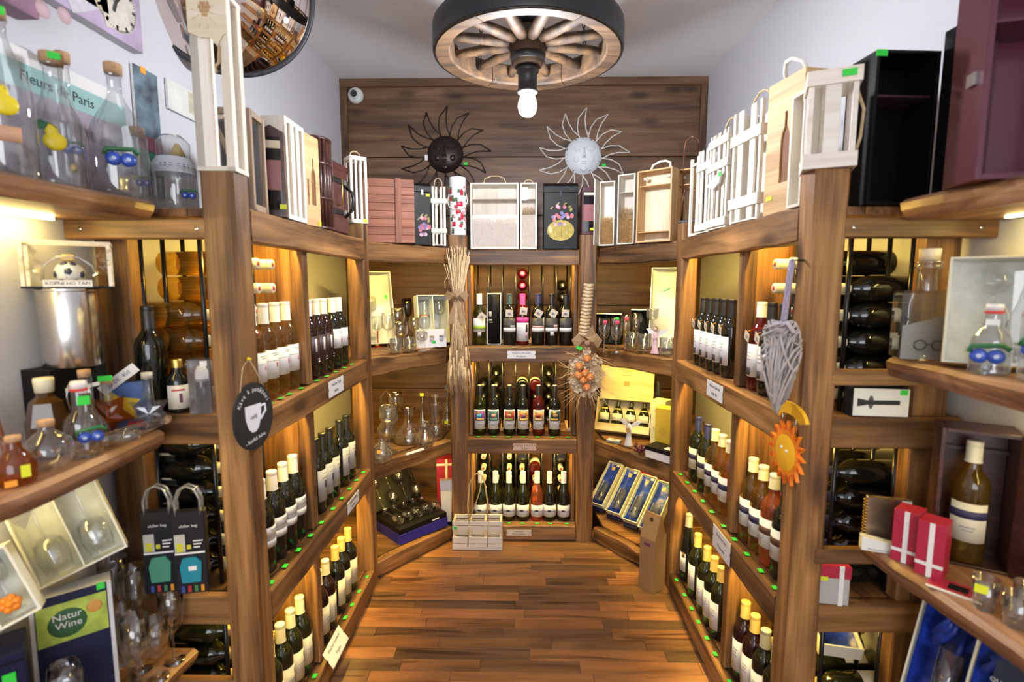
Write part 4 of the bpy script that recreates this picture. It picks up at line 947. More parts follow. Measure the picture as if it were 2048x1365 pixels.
for x in (-0.011, 0.012): MB().cbox(0, 0.285, -0.003, 0.003, -0.005, 0.005, 0.0006).build('slat', W_WHITE, t, T(x, -0.034, 0.005) @ RY(-90))
MB().cbox(-0.03, 0.03, -0.03, 0.03, 0.003, 0.009, 0.001).build('base_board', W_WHITE, t); rope_handle(t, 0.05, 0, 0.30, 0.03)
sticker(t, T(0.025, -0.0415, 0.012), YELLOW)
# --- on the left corner shelf
DA = math.atan2(YC - YK, abs(CL0 - XL))
def diag(px, s, off, py=495):
    """point on the corner shelf, off metres behind its front edge, on the ray of the pixel"""
    X, C = (XL, CL0) if s < 0 else (XR, CR1)
    p0, p1 = Vector((X, YK)), Vector((C, YC)); d = (p1 - p0).normalized(); n = Vector((-d.y, d.x)) if s < 0 else Vector((d.y, -d.x))
    if n.y < 0: n = -n
    q = p0 + n * off; r = ray(px, py).xy
    # solve t*r = q + u*d
    det = r.x * (-d.y) - (-d.x) * r.y; tt = (q.x * (-d.y) - (-d.x) * q.y) / det
    return Vector((r.x * tt, r.y * tt))
q = diag(777, -1, 0.105)
t = thing('slat_crate', 'red-brown wooden crate of stacked boards with a vertical batten', 'crate', (q.x, q.y, zt - 0.002), R(14))
for k in range(8):
    MB().cbox(-0.135, 0.135, -0.06, -0.05, 0, 0.0385, 0.0012).build('board', W_RED, t, T(0, 0, 0.002 + 0.0398 * k))
    MB().cbox(-0.135, 0.135, 0.05, 0.06, 0, 0.0385, 0.0012).build('board', W_RED, t, T(0, 0, 0.002 + 0.0398 * k))
for x in (-0.13, 0.13): MB().cbox(-0.005, 0.005, -0.049, 0.049, 0.002, 0.32, 0.001).build('end_panel', W_RED, t, T(x, 0, 0))
MB().cbox(0, 0.322, -0.009, 0.0, -0.015, 0.015, 0.001).build('batten', W_RED, t, T(0.055, -0.0605, 0) @ RY(-90))
def painted_case(label, loc, rz, w_, d, h, barrel=False, domed=True):
    """black treasure-chest style bottle case with painted flowers"""
    t = thing('painted_case', label, 'case', loc, rz)
    m = mat('black_lacquer', (0.006, 0.006, 0.007), 0.5, spec=0.25, bump=0.1, bscale=50)
    MB().cbox(-w_ / 2, w_ / 2, -d / 2, d / 2, 0, h * 0.84, 0.003).build('body', m, t)
    prof = [(-d / 2, h * 0.845), (-d / 2, h * 0.93), (-d * 0.3, h * 0.985), (0, h), (d * 0.3, h * 0.985), (d / 2, h * 0.93), (d / 2, h * 0.845)]
    MB().prism(prof, -w_ / 2 - 0.001, w_ / 2 + 0.001, 'x').build('lid', m, t)
    MB().box(-0.006, 0.006, -d / 2 - 0.004, -d / 2, h * 0.79, h * 0.87).build('clasp', RODM, t)
    y = -d / 2 - 0.0008; rnd = random.Random(5)
    pinks = [mat('paint_pink', (0.70, 0.20, 0.24), 0.6), mat('paint_rose', (0.75, 0.45, 0.48), 0.6), mat('paint_violet', (0.25, 0.22, 0.45), 0.6)]
    leafm = mat('paint_leaf', (0.30, 0.28, 0.08), 0.6)
    if barrel:
        bm_ = mat('paint_barrel', (0.42, 0.32, 0.06), 0.6, var=0.25, bscale=30)
        pts = [(w_ * 0.40 * math.cos(a), h * 0.28 + h * 0.155 * math.sin(a)) for a in [i * math.pi / 10 for i in range(20)]]
        MB().prism(pts, y, y + 0.0008, 'y').build('painted_barrel', bm_, t)
        MB().lathe([(0, 0), (0.012, 0), (0.012, 0.0004)], 14, T(-w_ * 0.30, y - 0.0004, h * 0.30) @ RX(90) , sy=1.9).build('painted_barrel_end', mat('paint_cream', (0.66, 0.58, 0.30), 0.6), t)
        b = MB()
        for x in (-0.2, 0.02, 0.22): b.tube([(w_ * (x + 0.05), y - 0.0004, h * 0.40), (w_ * (x - 0.01), y - 0.0004, h * 0.28), (w_ * (x + 0.03), y - 0.0004, h * 0.165)], 0.0009, 4)
        b.build('painted_hoop', MATS['black_lacquer'], t)
    fx, fz = (0.0, 0.50) if barrel else (0.05, 0.30)
    for k in range(20):
        x, z = w_ * fx + rnd.gauss(0, 0.16) * w_, h * fz + rnd.gauss(0, 0.055) * h
        x = max(-w_ * 0.4, min(w_ * 0.4, x))
        MB().lathe([(0, 0), (0.0105, 0), (0.0105, 0.0003)], 9, T(x, y - 0.0002 - 0.0001 * k, z) @ RX(90)).build('painted_flower', pinks[k % 3], t)
    for k in range(9):
        a = rnd.uniform(0.1, 3.0); x, z = w_ * fx + w_ * 0.3 * math.cos(a), h * (fz + 0.06) + h * 0.12 * math.sin(a)
        MB().prism([(x - 0.009, z - 0.004), (x, z - 0.006), (x + 0.011, z + 0.008), (x + 0.001, z + 0.007)], y - 0.0001, y + 0.0005, 'y').build('painted_leaf', leafm, t)
    return t
q = diag(842, -1, 0.085)
t = painted_case('narrow black domed case painted with pink flowers, next to the red-brown crate', (q.x, q.y, zt - 0.002), R(24), 0.095, 0.10, 0.335)
sticker(t, T(0.03, -0.052, 0.265), YELLOW)
q = diag(878, -1, 0.05)
slat_crate('narrow pale slat crate between the flower-painted case and the floral tube', (q.x, q.y, zt - 0.002), R(12), 0.075, 0.085, 0.32, W_WHITE, ups=2, bands=(0.22, 0.72), bh=0.024)
# --- floral tube on the centre-left post
t = thing('floral_tube', 'white bottle tube printed with red poinsettias, standing on the post above the straw bundle', 'gift tube', ((CL0 + CL1) / 2, YC + 0.05, 1.7955))
MB().lathe([(0, 0), (0.045, 0), (0.046, 0.003), (0.046, 0.312), (0.044, 0.315), (0, 0.315)], 26).build('tube', mat('tube_white', (0.80, 0.82, 0.82), 0.45), t)
MB().lathe([(0.0465, 0.262), (0.0465, 0.317), (0.0445, 0.319), (0, 0.319)], 26).build('lid', mat('tube_lid', (0.76, 0.79, 0.76), 0.45), t)
rnd = random.Random(3); rp, gp, wp = mat('print_poinsettia', (0.50, 0.015, 0.05), 0.5), mat('print_holly', (0.07, 0.15, 0.07), 0.5), mat('print_rose', (0.75, 0.35, 0.40), 0.5)
for k in range(46):
    a, z, sz = rnd.uniform(-1.4, 1.4), rnd.uniform(0.01, 0.265), rnd.uniform(0.004, 0.011)
    if k < 8: z = (0.06, 0.11, 0.15, 0.17, 0.2, 0.23, 0.13, 0.24)[k]; a = (-0.4, 0.7, -0.1, 0.5, -0.8, 0.6, 0.1, -0.9)[k]; sz = 0.013
    mm = rp if k < 8 else (gp, gp, rp, wp)[k % 4]
    MB().patch(0.0464 + 0.0001 * (k % 5), z - sz, z + sz, a - sz * 18, a + sz * 18, 4).build('printed_flower' if mm is not gp else 'printed_leaf', mm, t)
MB().tube([(-0.047, -0.005, 0.23), (-0.056, -0.012, 0.19), (-0.045, -0.035, 0.155), (-0.015, -0.05, 0.14), (0.015, -0.05, 0.14), (0.045, -0.035, 0.155), (0.056, -0.012, 0.19), (0.047, -0.005, 0.23)], 0.0032, 6).build('cord_handle', WHITEROPE, t)
# --- on top of the centre rack
zc = ZT - 0.0165
xc = lambda px: onY(px, 480, YC + 0.03).x
t = open_box('wide whitewashed box with clear front, bottle holes and wood wool', (xc(989), YC + 0.075, zc), 0, 0.27, 0.085, 0.365, W_WHITE, shelf=(0.76,), straw=0.45, window=ACRYL, th=0.009)
for k in range(3): MB().lathe([(0.008, 0), (0.014, 0), (0.014, 0.002), (0.008, 0.002)], 14, T(-0.085 + 0.085 * k, -0.02, 0.365 * 0.76 + 0.005), sy=0.6).build('neck_ring', W_HONEY, t)
rope_handle(t, 0.13, 0.0, 0.363, 0.05, lean=0.02); MB().sphere((-0.0, -0.046, 0.335), 0.004, 8, 5).build('pull_knob', BRASS, t)
t = open_box('narrow whitewashed single-bottle box with clear front and wood wool', (xc(1057), YC + 0.075, zc), 0, 0.094, 0.085, 0.365, W_WHITE, shelf=(0.76,), straw=0.6, window=ACRYL, th=0.009)
rope_handle(t, 0.05, 0.01, 0.363, 0.03, lean=0.02); MB().sphere((0.0, -0.046, 0.335), 0.004, 8, 5).build('pull_knob', BRASS, t)
painted_case('wide black case painted with a barrel and grapes, above the tagged bottles', (xc(1121), YC + 0.09, zc), 0, 0.19, 0.12, 0.37, barrel=True)
t = thing('gift_box', 'small dark red windowed box standing on the post above the onion braid', 'gift box', ((CR0 + CR1) / 2 + 0.004, YC + 0.05, 1.7955))
MB().cbox(-0.046, 0.046, -0.04, 0.04, 0, 0.26, 0.003).build('body', mat('maroon_lacquer', (0.06, 0.012, 0.018), 0.35), t)
MB().box(-0.036, 0.036, -0.042, -0.040, 0.02, 0.235).build('window', mat('black_gloss', (0.01, 0.009, 0.012), 0.08), t)
MB().box(-0.036, 0.036, -0.0435, -0.042, 0.075, 0.165).build('pink_sleeve', mat('dusty_pink', (0.28, 0.09, 0.10), 0.5), t)
MB().box(-0.034, 0.034, -0.0435, -0.042, 0.215, 0.23).build('pale_bar', W_PALE, t); sticker(t, T(0.012, -0.0445, 0.03), YELLOW)
# --- on the right corner shelf
q = diag(1216, 1, 0.05)
t = open_box('open pale box with wood wool and a thin lid standing ajar', (q.x, q.y, zt - 0.002), R(-24), 0.085, 0.085, 0.345, W_WHITE, straw=0.42)
MB().cbox(-0.046, -0.040, -0.135, -0.043, 0, 0.345, 0.001).build('lid', W_WHITE, t); MB().sphere((-0.05, -0.12, 0.17), 0.004, 8, 5).build('pull_knob', BRASS, t)
q = diag(1256, 1, 0.05)
open_box('pale narrow box with a smoky clear front and wood wool', (q.x, q.y, zt - 0.002), R(-34), 0.095, 0.085, 0.36, W_WHITE, straw=0.5, window=ACRYL, shelf=(0.74,))
q = diag(1312, 1, 0.055)
t = open_box('honey pine two-bottle rack box with round cut-outs and white rope', (q.x, q.y, zt - 0.002), R(-40), 0.185, 0.085, 0.355, W_HONEY, W_PALE, shelf=(0.14, 0.78), holes=2, th=0.008)
rope_handle(t, 0.11, 0.02, 0.353, 0.055, WHITEROPE, 0.006, lean=0.03)
for x in (-0.066, 0.06): MB().sphere((x, -0.005, 0.32), 0.009, 8, 6, sx=1.3).build('rope_end', WHITEROPE, t)
q = diag(1372, 1, 0.17)
t = open_box('honey pine single rack box half hidden behind the copper wire holder', (q.x, q.y, zt - 0.002), R(-46), 0.10, 0.085, 0.355, W_HONEY, W_PALE, shelf=(0.14, 0.78), holes=1, th=0.008)
for x in (-0.02, 0.02): MB().sphere((x, -0.005, 0.32), 0.008, 8, 6, sx=1.3).build('rope_end', WHITEROPE, t)
# copper wire holder on the corner post
t = thing('wire_bottle_holder', 'dark copper wire bottle holder on the corner post', 'bottle holder', (XR + 0.045, YK - 0.04, 1.8055), R(-35))
cw = mat('copper_wire', (0.14, 0.055, 0.035), 0.35, metal=0.8)
MB().cbox(-0.042, 0.042, -0.03, 0.03, 0, 0.014, 0.003).build('base', BLACK, t)
MB().tube([(-0.034, 0, 0.012), (-0.034, 0, 0.34), (-0.028, 0, 0.375), (0, 0, 0.39), (0.028, 0, 0.375), (0.034, 0, 0.34)], 0.003, 7).build('tall_loop', cw, t)
MB().tube([(-0.034, -0.012, 0.012), (-0.03, -0.012, 0.11), (-0.02, -0.012, 0.15), (0.01, -0.012, 0.165), (0.032, -0.012, 0.14), (0.036, -0.012, 0.08), (0.034, -0.012, 0.012)], 0.004, 7).build('short_loop', cw, t)
# --- along the heart-side rack
t = slat_crate('pale narrow slat crate next to the copper wire holder', (0.792, 2.20, zt), R(-84), 0.115, 0.085, 0.34, W_WHITE, ups=2, bands=(0.03, 0.75), bh=0.03)
t = thing('frame_carrier', 'bare white stick frame leaning in front of a slat crate', 'carrier', (0.757, 2.325, zt), R(-84))
for x in (-0.036, 0.03): MB().cbox(0, 0.335, -0.006, 0.006, -0.006, 0.006, 0.001).build('upright', W_WHITE, t, T(x, 0, 0) @ RY(-90))
for z in (0.0, 0.30): MB().cbox(-0.042, 0.036, -0.005, 0.005, z, z + 0.012, 0.001).build('rail', W_WHITE, t)
t = slat_crate('whitewashed slat crate with a white paper ribbon and rope', (0.790, 2.04, zt), R(-86), 0.155, 0.085, 0.36, W_WHITE, ups=3, bands=(0.03, 0.62, 0.86), bh=0.03)
MB().prism([(-0.06, 0.17), (0.0, 0.15), (0.05, 0.165), (0.062, 0.21), (0.01, 0.195)], -0.06, -0.053, 'y').build('paper_ribbon', PAPER, t); sticker(t, T(0.06, -0.062, 0.195), GREEN)
slat_crate('grey-white two-band slat crate between the ribbon crate and the pine box', (0.795, 1.80, zt), R(-84), 0.175, 0.095, 0.375, W_WHITE, ups=2, bands=(0.13, 0.70), bh=0.036)
t = cutout_box('large pine box with a bottle-shaped opening and white rope on top', (0.80, 1.585, zt), R(-80), 0.155, 0.07, 0.385)
rope_handle(t, 0.09, 0, 0.383, 0.05, WHITEROPE, 0.006, lean=-0.03); sticker(t, T(-0.05, -0.036, 0.05), YELLOW, 0.026, 0.012)
t = open_box('small open pale box leaning beside the front post', (0.766, 1.458, zt), R(-86), 0.062, 0.05, 0.30, W_WHITE, W_PALE, th=0.008)
t = slat_crate('stubby pale slat crate standing on the front post above the wicker heart', (XR + 0.045, YF + 0.045, 1.8125), R(-24), 0.105, 0.105, 0.235, W_WHITE, ups=1, bands=(0.0, 0.84), bh=0.036, rope=False)
sticker(t, T(0.03, -0.0605, 0.218), GREEN, 0.03, 0.016)
MB().tube([(0.06, 0.03, 0.20), (0.075, 0.02, 0.15), (0.07, 0.01, 0.08), (0.062, 0.0, 0.05)], 0.004, 6).build('rope_handle', ROPE, t)
t = open_box('black lacquered open bottle box with a door and brass latch', (0.985, 1.46, zt), R(4), 0.17, 0.11, 0.385, BLACKCARD, BLACKCARD, th=0.008, name='bottle_case')
MB().cbox(0, 0.03, -0.10, 0.0, 0, 0.43, 0.002).build('door', BLACKCARD, t, T(0.088, -0.055, 0) @ RZ(0))
MB().box(0.075, 0.125, -0.16, -0.156, 0.19, 0.215).build('latch', BRASS, t); sticker(t, T(-0.075, -0.0565, 0.376), GREEN, 0.03, 0.016)
MB().box(-0.075, 0.077, -0.04, 0.05, 0.275, 0.28).build('rest_board', mat('plum_felt', (0.06, 0.015, 0.03), 0.8), t)
# --- on the upper wall board, right
t = open_box('tall dark red open bottle box standing on the wall board', (1.02, 1.115, ZT + 0.0005), R(-14), 0.20, 0.12, 0.415, mat('wine_red_lacquer', (0.085, 0.008, 0.022), 0.3, coat=0.3), th=0.012, name='bottle_case')
MB().box(-0.088, 0.088, -0.05, 0.056, 0.30, 0.305).build('rest_board', MATS['wine_red_lacquer'], t)
MB().box(-0.108, -0.1, -0.04, -0.015, 0.19, 0.215).build('latch', CHROME, t); MB().box(-0.09, -0.03, 0.045, 0.05, 0.02, 0.40).build('felt_panel', MATS['plum_felt'], t)
t = thing('gift_bag', 'plain grey-white paper bag with cord handle behind the dark red box', 'gift bag', (1.095, 1.265, ZT + 0.0005), R(-10))
MB().prism([(-0.06, 0), (0.06, 0), (0.055, 0.25), (-0.055, 0.25)], -0.03, 0.03, 'y').build('bag', mat('grey_paper', (0.48, 0.46, 0.43), 0.8), t)
rope_handle(t, 0.06, -0.03, 0.245, 0.10, mat('grey_cord', (0.35, 0.34, 0.33), 0.8), 0.0035)
# ------------------------------------------------------------------ things on the walls and hanging
# wheel chandelier
wc = Vector((0.021, 1.985, 2.35)); WRAD = 0.343
t = thing('wheel_chandelier', 'old wooden cart wheel hung as a ceiling lamp with one bare bulb', 'lamp', wc)
for k in range(6):      # felloes
    n = 9; vs, fs = [], []
    for i in range(n):
        a = 2 * math.pi * (k + (i + (0.03 if i == 0 else -0.03 if i == n - 1 else 0)) / (n - 1)) / 6
        for r, z in ((0.283, 0.012), (0.287, 0.004), (0.333, 0.0), (0.333, 0.088), (0.287, 0.084), (0.283, 0.076)):
            vs.append((r * math.cos(a), r * math.sin(a), z))
    for i in range(n - 1):
        for j in range(6): fs.append((i * 6 + j, i * 6 + (j + 1) % 6, (i + 1) * 6 + (j + 1) % 6, (i + 1) * 6 + j))
    fs += [tuple(range(5, -1, -1)), tuple((n - 1) * 6 + j for j in range(6))]
    MB().add(vs, fs).build('felloe', W_WHEEL, t)
MB().lathe([(0.333, 0.004), (0.342, 0.002), (0.344, 0.008), (0.344, 0.086), (0.342, 0.09), (0.333, 0.088)], 64).build('iron_tyre', BLACK, t)
for k in range(12):
    a = 2 * math.pi * (k + 0.45) / 12
    MB().lathe([(0, 0.045), (0.019, 0.045), (0.023, 0.11), (0.019, 0.24), (0.015, 0.29), (0, 0.29)], 9, sx=0.82).build('spoke', W_WHEEL, t, T(0, 0, 0.045) @ RZ(math.degrees(a)) @ RY(90))
MB().lathe([(0, -0.035), (0.05, -0.035), (0.056, -0.02), (0.062, 0.005), (0.066, 0.03), (0.066, 0.06), (0.060, 0.09), (0.05, 0.13), (0.045, 0.15), (0, 0.15)], 26).build('hub', W_WHEEL, t)
MB().lathe([(0.0575, -0.02), (0.0605, -0.02), (0.0655, 0.004), (0.0625, 0.004)], 26).build('hub_band', BLACK, t)
MB().lathe([(0.0505, 0.10), (0.0605, 0.092), (0.056, 0.15), (0, 0.153)], 26).build('hub_band', BLACK, t)
MB().lathe([(0, 0.15), (0.034, 0.15), (0.034, 0.24), (0.022, 0.26), (0, 0.26)], 20).build('hub_sleeve', BLACK, t)
MB().lathe([(0, -0.035), (0.040, -0.035), (0.040, -0.055), (0.0345, -0.058), (0.0345, -0.115), (0.037, -0.118), (0.037, -0.126), (0.031, -0.128), (0, -0.128)], 24).build('lamp_socket', BLACK, t)
MB().lathe([(0.018, -0.126), (0.026, -0.14), (0.033, -0.16), (0.034, -0.178), (0.029, -0.195), (0.018, -0.206), (0, -0.210)], 22).build('bulb', emis('bulb_light', (0.93, 0.95, 1.0), BULB_STRENGTH), t)
lk = MB().tube([(0.0055 * math.cos(a), 0, 0.010 + 0.012 * math.sin(a)) for a in [i * math.pi / 4 for i in range(8)]], 0.0022, 5, True)
for k in range(4):
    a = R(40 + 90 * k); x, y = 0.30 * math.cos(a), 0.30 * math.sin(a)
    b = MB(); n = 24; top = CEIL - wc.z - 0.004
    for i in range(n):
        z = 0.085 + (top - 0.10) * i / n; f = i / n
        M = T(x * (1 - 0.12 * f), y * (1 - 0.12 * f), z) @ RZ(90 * (i % 2) + 20)
        b.add(lk.v, lk.f, True, M)
    b.build('chain', BLACK, t)
    MB().lathe([(0, top), (0.018, top), (0.014, top - 0.01), (0, top - 0.012)], 12, T(x * 0.88, y * 0.88, 0)).build('ceiling_hook', BLACK, t)
MB().tube([(0.0, 0.0, 0.26), (0.0, 0.0, CEIL - wc.z - 0.002)], 0.004, 6).build('lamp_cable', BLACK, t)
# sun faces
def sun(label, px, py, mface, mwire, worn):
    c = onY(px, py, YB - 0.02)
    t = thing('sun_ornament', label, 'wall ornament', (c.x, YB - 0.004, c.z))
    r = 0.120
    MB().lathe([(0, 0.050), (r * 0.4, 0.045), (r * 0.7, 0.033), (r * 0.9, 0.016), (r, 0.0)], 30, RX(90)).build('face', mface, t)
    f = lambda x, z: -0.050 * (1 - (x * x + z * z) / (r * r) * 0.9) ** 0.75 if x * x + z * z < r * r else 0
    b = MB()
    for s in (-1, 1):
        b.tube([(s * x, f(x, z) - 0.001, z) for x, z in ((0.012, 0.034), (0.03, 0.046), (0.055, 0.046), (0.075, 0.036))], 0.0045, 6)      # brow
        b.sphere((s * 0.042, f(0.042, 0.026) - 0.0, 0.026), 0.011, 10, 6, sx=1.5, sy=0.7, sz=0.7)                       # eye
        b.tube([(s * x, f(x, z) - 0.001, z) for x, z in ((0.024, 0.026), (0.042, 0.035), (0.062, 0.026))], 0.0026, 6)
        b.tube([(s * x, f(x, z) - 0.001, z) for x, z in ((0.024, 0.025), (0.042, 0.017), (0.062, 0.025))], 0.0026, 6)
        b.sphere((s * 0.048, f(0.048, -0.028) + 0.010, -0.028), 0.024, 12, 8, sy=0.7)                                   # cheek
        b.sphere((s * 0.008, f(0.01, -0.016) - 0.004, -0.017), 0.008, 8, 6)
    b.tube([(0, f(0, 0.04) - 0.002, 0.042), (0, f(0, 0.02) - 0.006, 0.02), (0, f(0, 0) - 0.011, 0.0), (0, f(0, -0.014) - 0.014, -0.014)], 0.005, 8, r2=0.010)
    b.sphere((0, f(0, -0.045) - 0.001, -0.043), 0.008, 10, 6, sx=2.4, sy=0.7, sz=0.6).sphere((0, f(0, -0.056) - 0.001, -0.054), 0.009, 10, 6, sx=1.8, sy=0.8, sz=0.65)
    b.sphere((0, f(0, -0.088) + 0.004, -0.086), 0.018, 10, 6, sx=1.4, sy=0.7)
    b.build('facial_relief', mface, t)
    for k in range(13):
        a = 2 * math.pi * k / 13 + R(90); ca, sa = math.cos(a), math.sin(a)
        def P(u, v): return (u * ca - v * sa, -0.004, u * sa + v * ca)
        L_ = 0.305 - 0.012 * (k % 2)
        b = MB().tube([P(r - 0.004, 0.028), P(r + 0.06, 0.042), P(r + 0.12, 0.034), P(L_, -0.018)], 0.0042, 6)
        b.tube([P(r - 0.004, -0.034), P(r + 0.05, -0.014), P(r + 0.11, -0.008), P(L_, -0.018)], 0.0042, 6)
        b.build('wire_ray', mwire, t)
    sticker(t, T(0.135, -0.012, -0.062), GREEN, 0.026, 0.018)
    if not worn: MB().box(-0.135, -0.115, -0.012, -0.010, -0.04, -0.005).build('paper_tag', PAPER, t)
    else:
        pm_ = mat('worn_patch', (0.07, 0.08, 0.09), 0.7); rnd = random.Random(2)
        for k in range(12):
            a = k * 0.52 + rnd.uniform(-0.2, 0.2); rr = r * rnd.uniform(0.86, 0.95); w_ = rnd.uniform(0.003, 0.008)
            MB().lathe([(0, 0), (w_, 0), (w_, 0.0012)], 7, T(rr * math.cos(a), -0.5 * 0.05 * (1 - (rr / r)) * 4 - 0.006, rr * math.sin(a)) @ RX(90)).build('worn_patch', pm_, t)
        MB().box(-0.12, -0.105, -0.012, -0.01, -0.255, -0.235).build('paper_tag', PAPER, t)
    return t
sun('dark brown metal sun face with wire rays on the plank wall', 890, 308, mat('bronze_face', (0.035, 0.022, 0.020), 0.35, metal=0.5), mat('bronze_wire', (0.035, 0.022, 0.018), 0.45, metal=0.5), False)
sun('white painted metal sun face with wire rays on the plank wall', 1167, 311, mat('white_face', (0.72, 0.75, 0.80), 0.5, var=0.04), mat('white_wire', (0.70, 0.66, 0.60), 0.5), True)
# dome camera
c = onY(712, 192, YB)
t = thing('dome_camera', 'small white dome security camera on the plank wall', 'camera', (c.x, YB - 0.001, c.z))
MB().lathe([(0, 0.0), (0.052, 0.0), (0.052, 0.008), (0.046, 0.022), (0.036, 0.030), (0, 0.032)], 26, RX(90)).build('housing', mat('camera_white', (0.75, 0.75, 0.74), 0.4), t)
MB().sphere((0, -0.026, 0), 0.030, 18, 10, sy=0.9).build('eyeball', MATS['camera_white'], t)
MB().lathe([(0, 0.056), (0.018, 0.0545), (0.021, 0.047), (0.021, 0.044)], 20, RX(90)).build('lens', mat('camera_lens', (0.02, 0.025, 0.03), 0.15), t)
b = MB()
for k in range(8): b.lathe([(0, 0.0565), (0.0025, 0.0562), (0.0025, 0.055)], 7, T(0.012 * math.cos(k * 0.785), 0, 0.012 * math.sin(k * 0.785)) @ RX(90))
b.build('infrared_diodes', CHROME, t)
# convex mirror
mc = onY(448, -39, 1.87)
nrm = Vector((0.52, -0.80, -0.30)).normalized()
rm = nrm.to_track_quat('Z', 'Y').to_euler()
t = thing('convex_mirror', 'round convex safety mirror with a grey rim high on the wall', 'mirror', mc, rot=rm)
MR = 0.285
MB().lathe([(MR * math.sin(a) / math.sin(0.62), MR / math.tan(0.62) * (math.cos(a) / math.cos(0.62) - 1)) for a in [0.62 * i / 14 for i in range(14, -1, -1)]], 56).build('mirror_dome', mat('mirror_silver', (0.72, 0.62, 0.56), 0.02, metal=1.0), t)
MB().lathe([(MR - 0.004, 0.004), (MR + 0.004, 0.010), (MR + 0.012, 0.002), (MR + 0.012, -0.012), (MR - 0.002, -0.018)], 56).build('rubber_rim', mat('rim_black', (0.02, 0.02, 0.025), 0.5), t)
MB().lathe([(MR + 0.004, -0.012), (MR - 0.012, -0.05), (MR - 0.05, -0.062), (0, -0.062)], 56).build('back_shell', mat('rim_grey', (0.33, 0.34, 0.37), 0.6), t)
inv = t.rotation_euler.to_matrix().to_4x4().inverted() @ Matrix.Translation(-mc)
pw = inv @ Vector((WL + 0.002, mc.y + 0.06, mc.z + 0.04))
MB().tube([(0, 0, -0.06), ((pw.x) * 0.5, pw.y * 0.5, pw.z * 0.5 - 0.03), pw], 0.014, 8).build('bracket_arm', BLACK, t)
# pictures against the wall above the first board
def wall_picture(label, px0, py0, px1, py1, depth, front, edge, lean=0, name='picture_board', y_pad=0.0):
    """board on the left wall between two pixels of its front face; faces +X"""
    X = WL + depth
    a, b_ = onX(px0, py0, X), onX(px1, py1, X)
    y0, y1 = sorted((a.y, b_.y)); z0, z1 = sorted((a.z, b_.z))
    t = thing(name, label, 'picture', (WL + 0.0015, (y0 + y1) / 2, z0), R(90))
    w_, h = y1 - y0, z1 - z0
    MB().cbox(-w_ / 2, w_ / 2, -depth, 0, 0, h, 0.001).build('board', edge, t)
    MB().box(-w_ / 2, w_ / 2, -depth - 0.001, -depth, 0, h).build('print', front, t)
    return t, w_, h, -depth - 0.0012
lil = mat('print_lilac', (0.42, 0.34, 0.48), 0.6, var=0.25, bscale=9)
t, w_, h, y = wall_picture('square lilac wall clock printed with a vintage dial and papers', -150, -330, 285, 108, 0.03, lil, mat('clock_edge', (0.55, 0.54, 0.58), 0.6), name='wall_clock')
dial = mat('print_dial', (0.62, 0.57, 0.50), 0.6, var=0.12, bscale=14)
R_ = min(w_, h) * 0.47
o = MB().lathe([(0, 0), (R_, 0), (R_, 0.0004)], 48, T(w_ / 2 - R_ - 0.02, y, R_ + 0.02) @ RX(90)).build('dial', dial, t)
b = MB()
for k in range(60):
    a = k * math.pi / 30; r0 = R_ * (0.80 if k % 5 == 0 else 0.93)
    ww = 0.004 if k % 5 == 0 else 0.0012
    M = T(w_ / 2 - R_ - 0.02, y - 0.0006, R_ + 0.02) @ RY(math.degrees(a))
    b.box(-ww, ww, -0.0004, 0, r0, R_ * 0.97, M)
b.build('hour_marks', INK, o)
for k, (fx, fz, c_) in enumerate(((0.1, 0.55, (0.40, 0.22, 0.32)), (0.28, 0.5, (0.62, 0.55, 0.38)), (0.42, 0.36, (0.66, 0.62, 0.52)), (0.2, 0.3, (0.58, 0.56, 0.62)))):
    MB().box(-0.05, 0.05, -0.0004, 0, -0.035, 0.035).build('printed_paper', mat('print_scrap_%d' % k, c_, 0.6, var=0.1, bscale=60), t, T(w_ * (fx - 0.1), y - 0.0006, h * fz) @ RY(12 - 14 * k))
for a, l in ((40, 0.6), (200, 0.42)): beamM = MB().box(-0.004, 0.004, -0.0006, 0, 0, R_ * l, T(w_ / 2 - R_ - 0.02, y - 0.004, R_ + 0.02) @ RY(a)).build('clock_hand', INK, t)
t, w_, h, y = wall_picture('street scene board with a mint band reading Fleurs de Paris', -120, 20, 262, 395, 0.012, mat('print_street', (0.33, 0.27, 0.33), 0.6, var=0.3, bscale=12), PAPER)
z_ = h * 0.78
bd_ = MB().box(-w_ / 2, w_ / 2, -0.0006, 0, -0.03, 0.03).build('mint_band', mat('print_mint', (0.30, 0.52, 0.50), 0.6), t, T(0, y, z_))
text('Fleurs de Paris', 0.036, INK, bd_, T(0.02, -0.0012, 0) @ FACE, ext=0.0003)
MB().box(-w_ / 2, w_ / 2, -0.0005, 0, z_ + 0.03, h).build('white_margin', PAPER, t, T(0, y, 0))
MB().prism([(-w_ * 0.1, 0.0), (w_ * 0.45, 0), (w_ * 0.40, h * 0.40), (w_ * 0.05, h * 0.48)], -0.0005, 0, 'y').build('printed_facade', mat('print_mauve', (0.42, 0.30, 0.40), 0.6, var=0.25, bscale=20), t, T(0, y, 0))
t, w_, h, y = wall_picture('tall postcard print of blue trees and a pink and green river bank', 263, 125, 330, 398, 0.008, mat('print_trees', (0.10, 0.15, 0.19), 0.6, var=0.7, bscale=22), PAPER)
MB().box(-w_ / 2, w_ / 2, -0.0005, 0, h * 0.36, h * 0.47).build('printed_pink_bank', mat('print_pink_bank', (0.40, 0.16, 0.24), 0.6, var=0.3, bscale=30), t, T(0, y, 0))
MB().prism([(-w_ * 0.3, h * 0.2), (w_ * 0.4, h * 0.2), (w_ * 0.2, h * 0.34), (-w_ * 0.5, h * 0.36)], -0.0005, 0, 'y').build('printed_green_awning', mat('print_green', (0.10, 0.36, 0.28), 0.6), t, T(0, y, 0))
sticker(t, T(-0.01, y, h - 0.006), ORANGE, 0.024, 0.02)
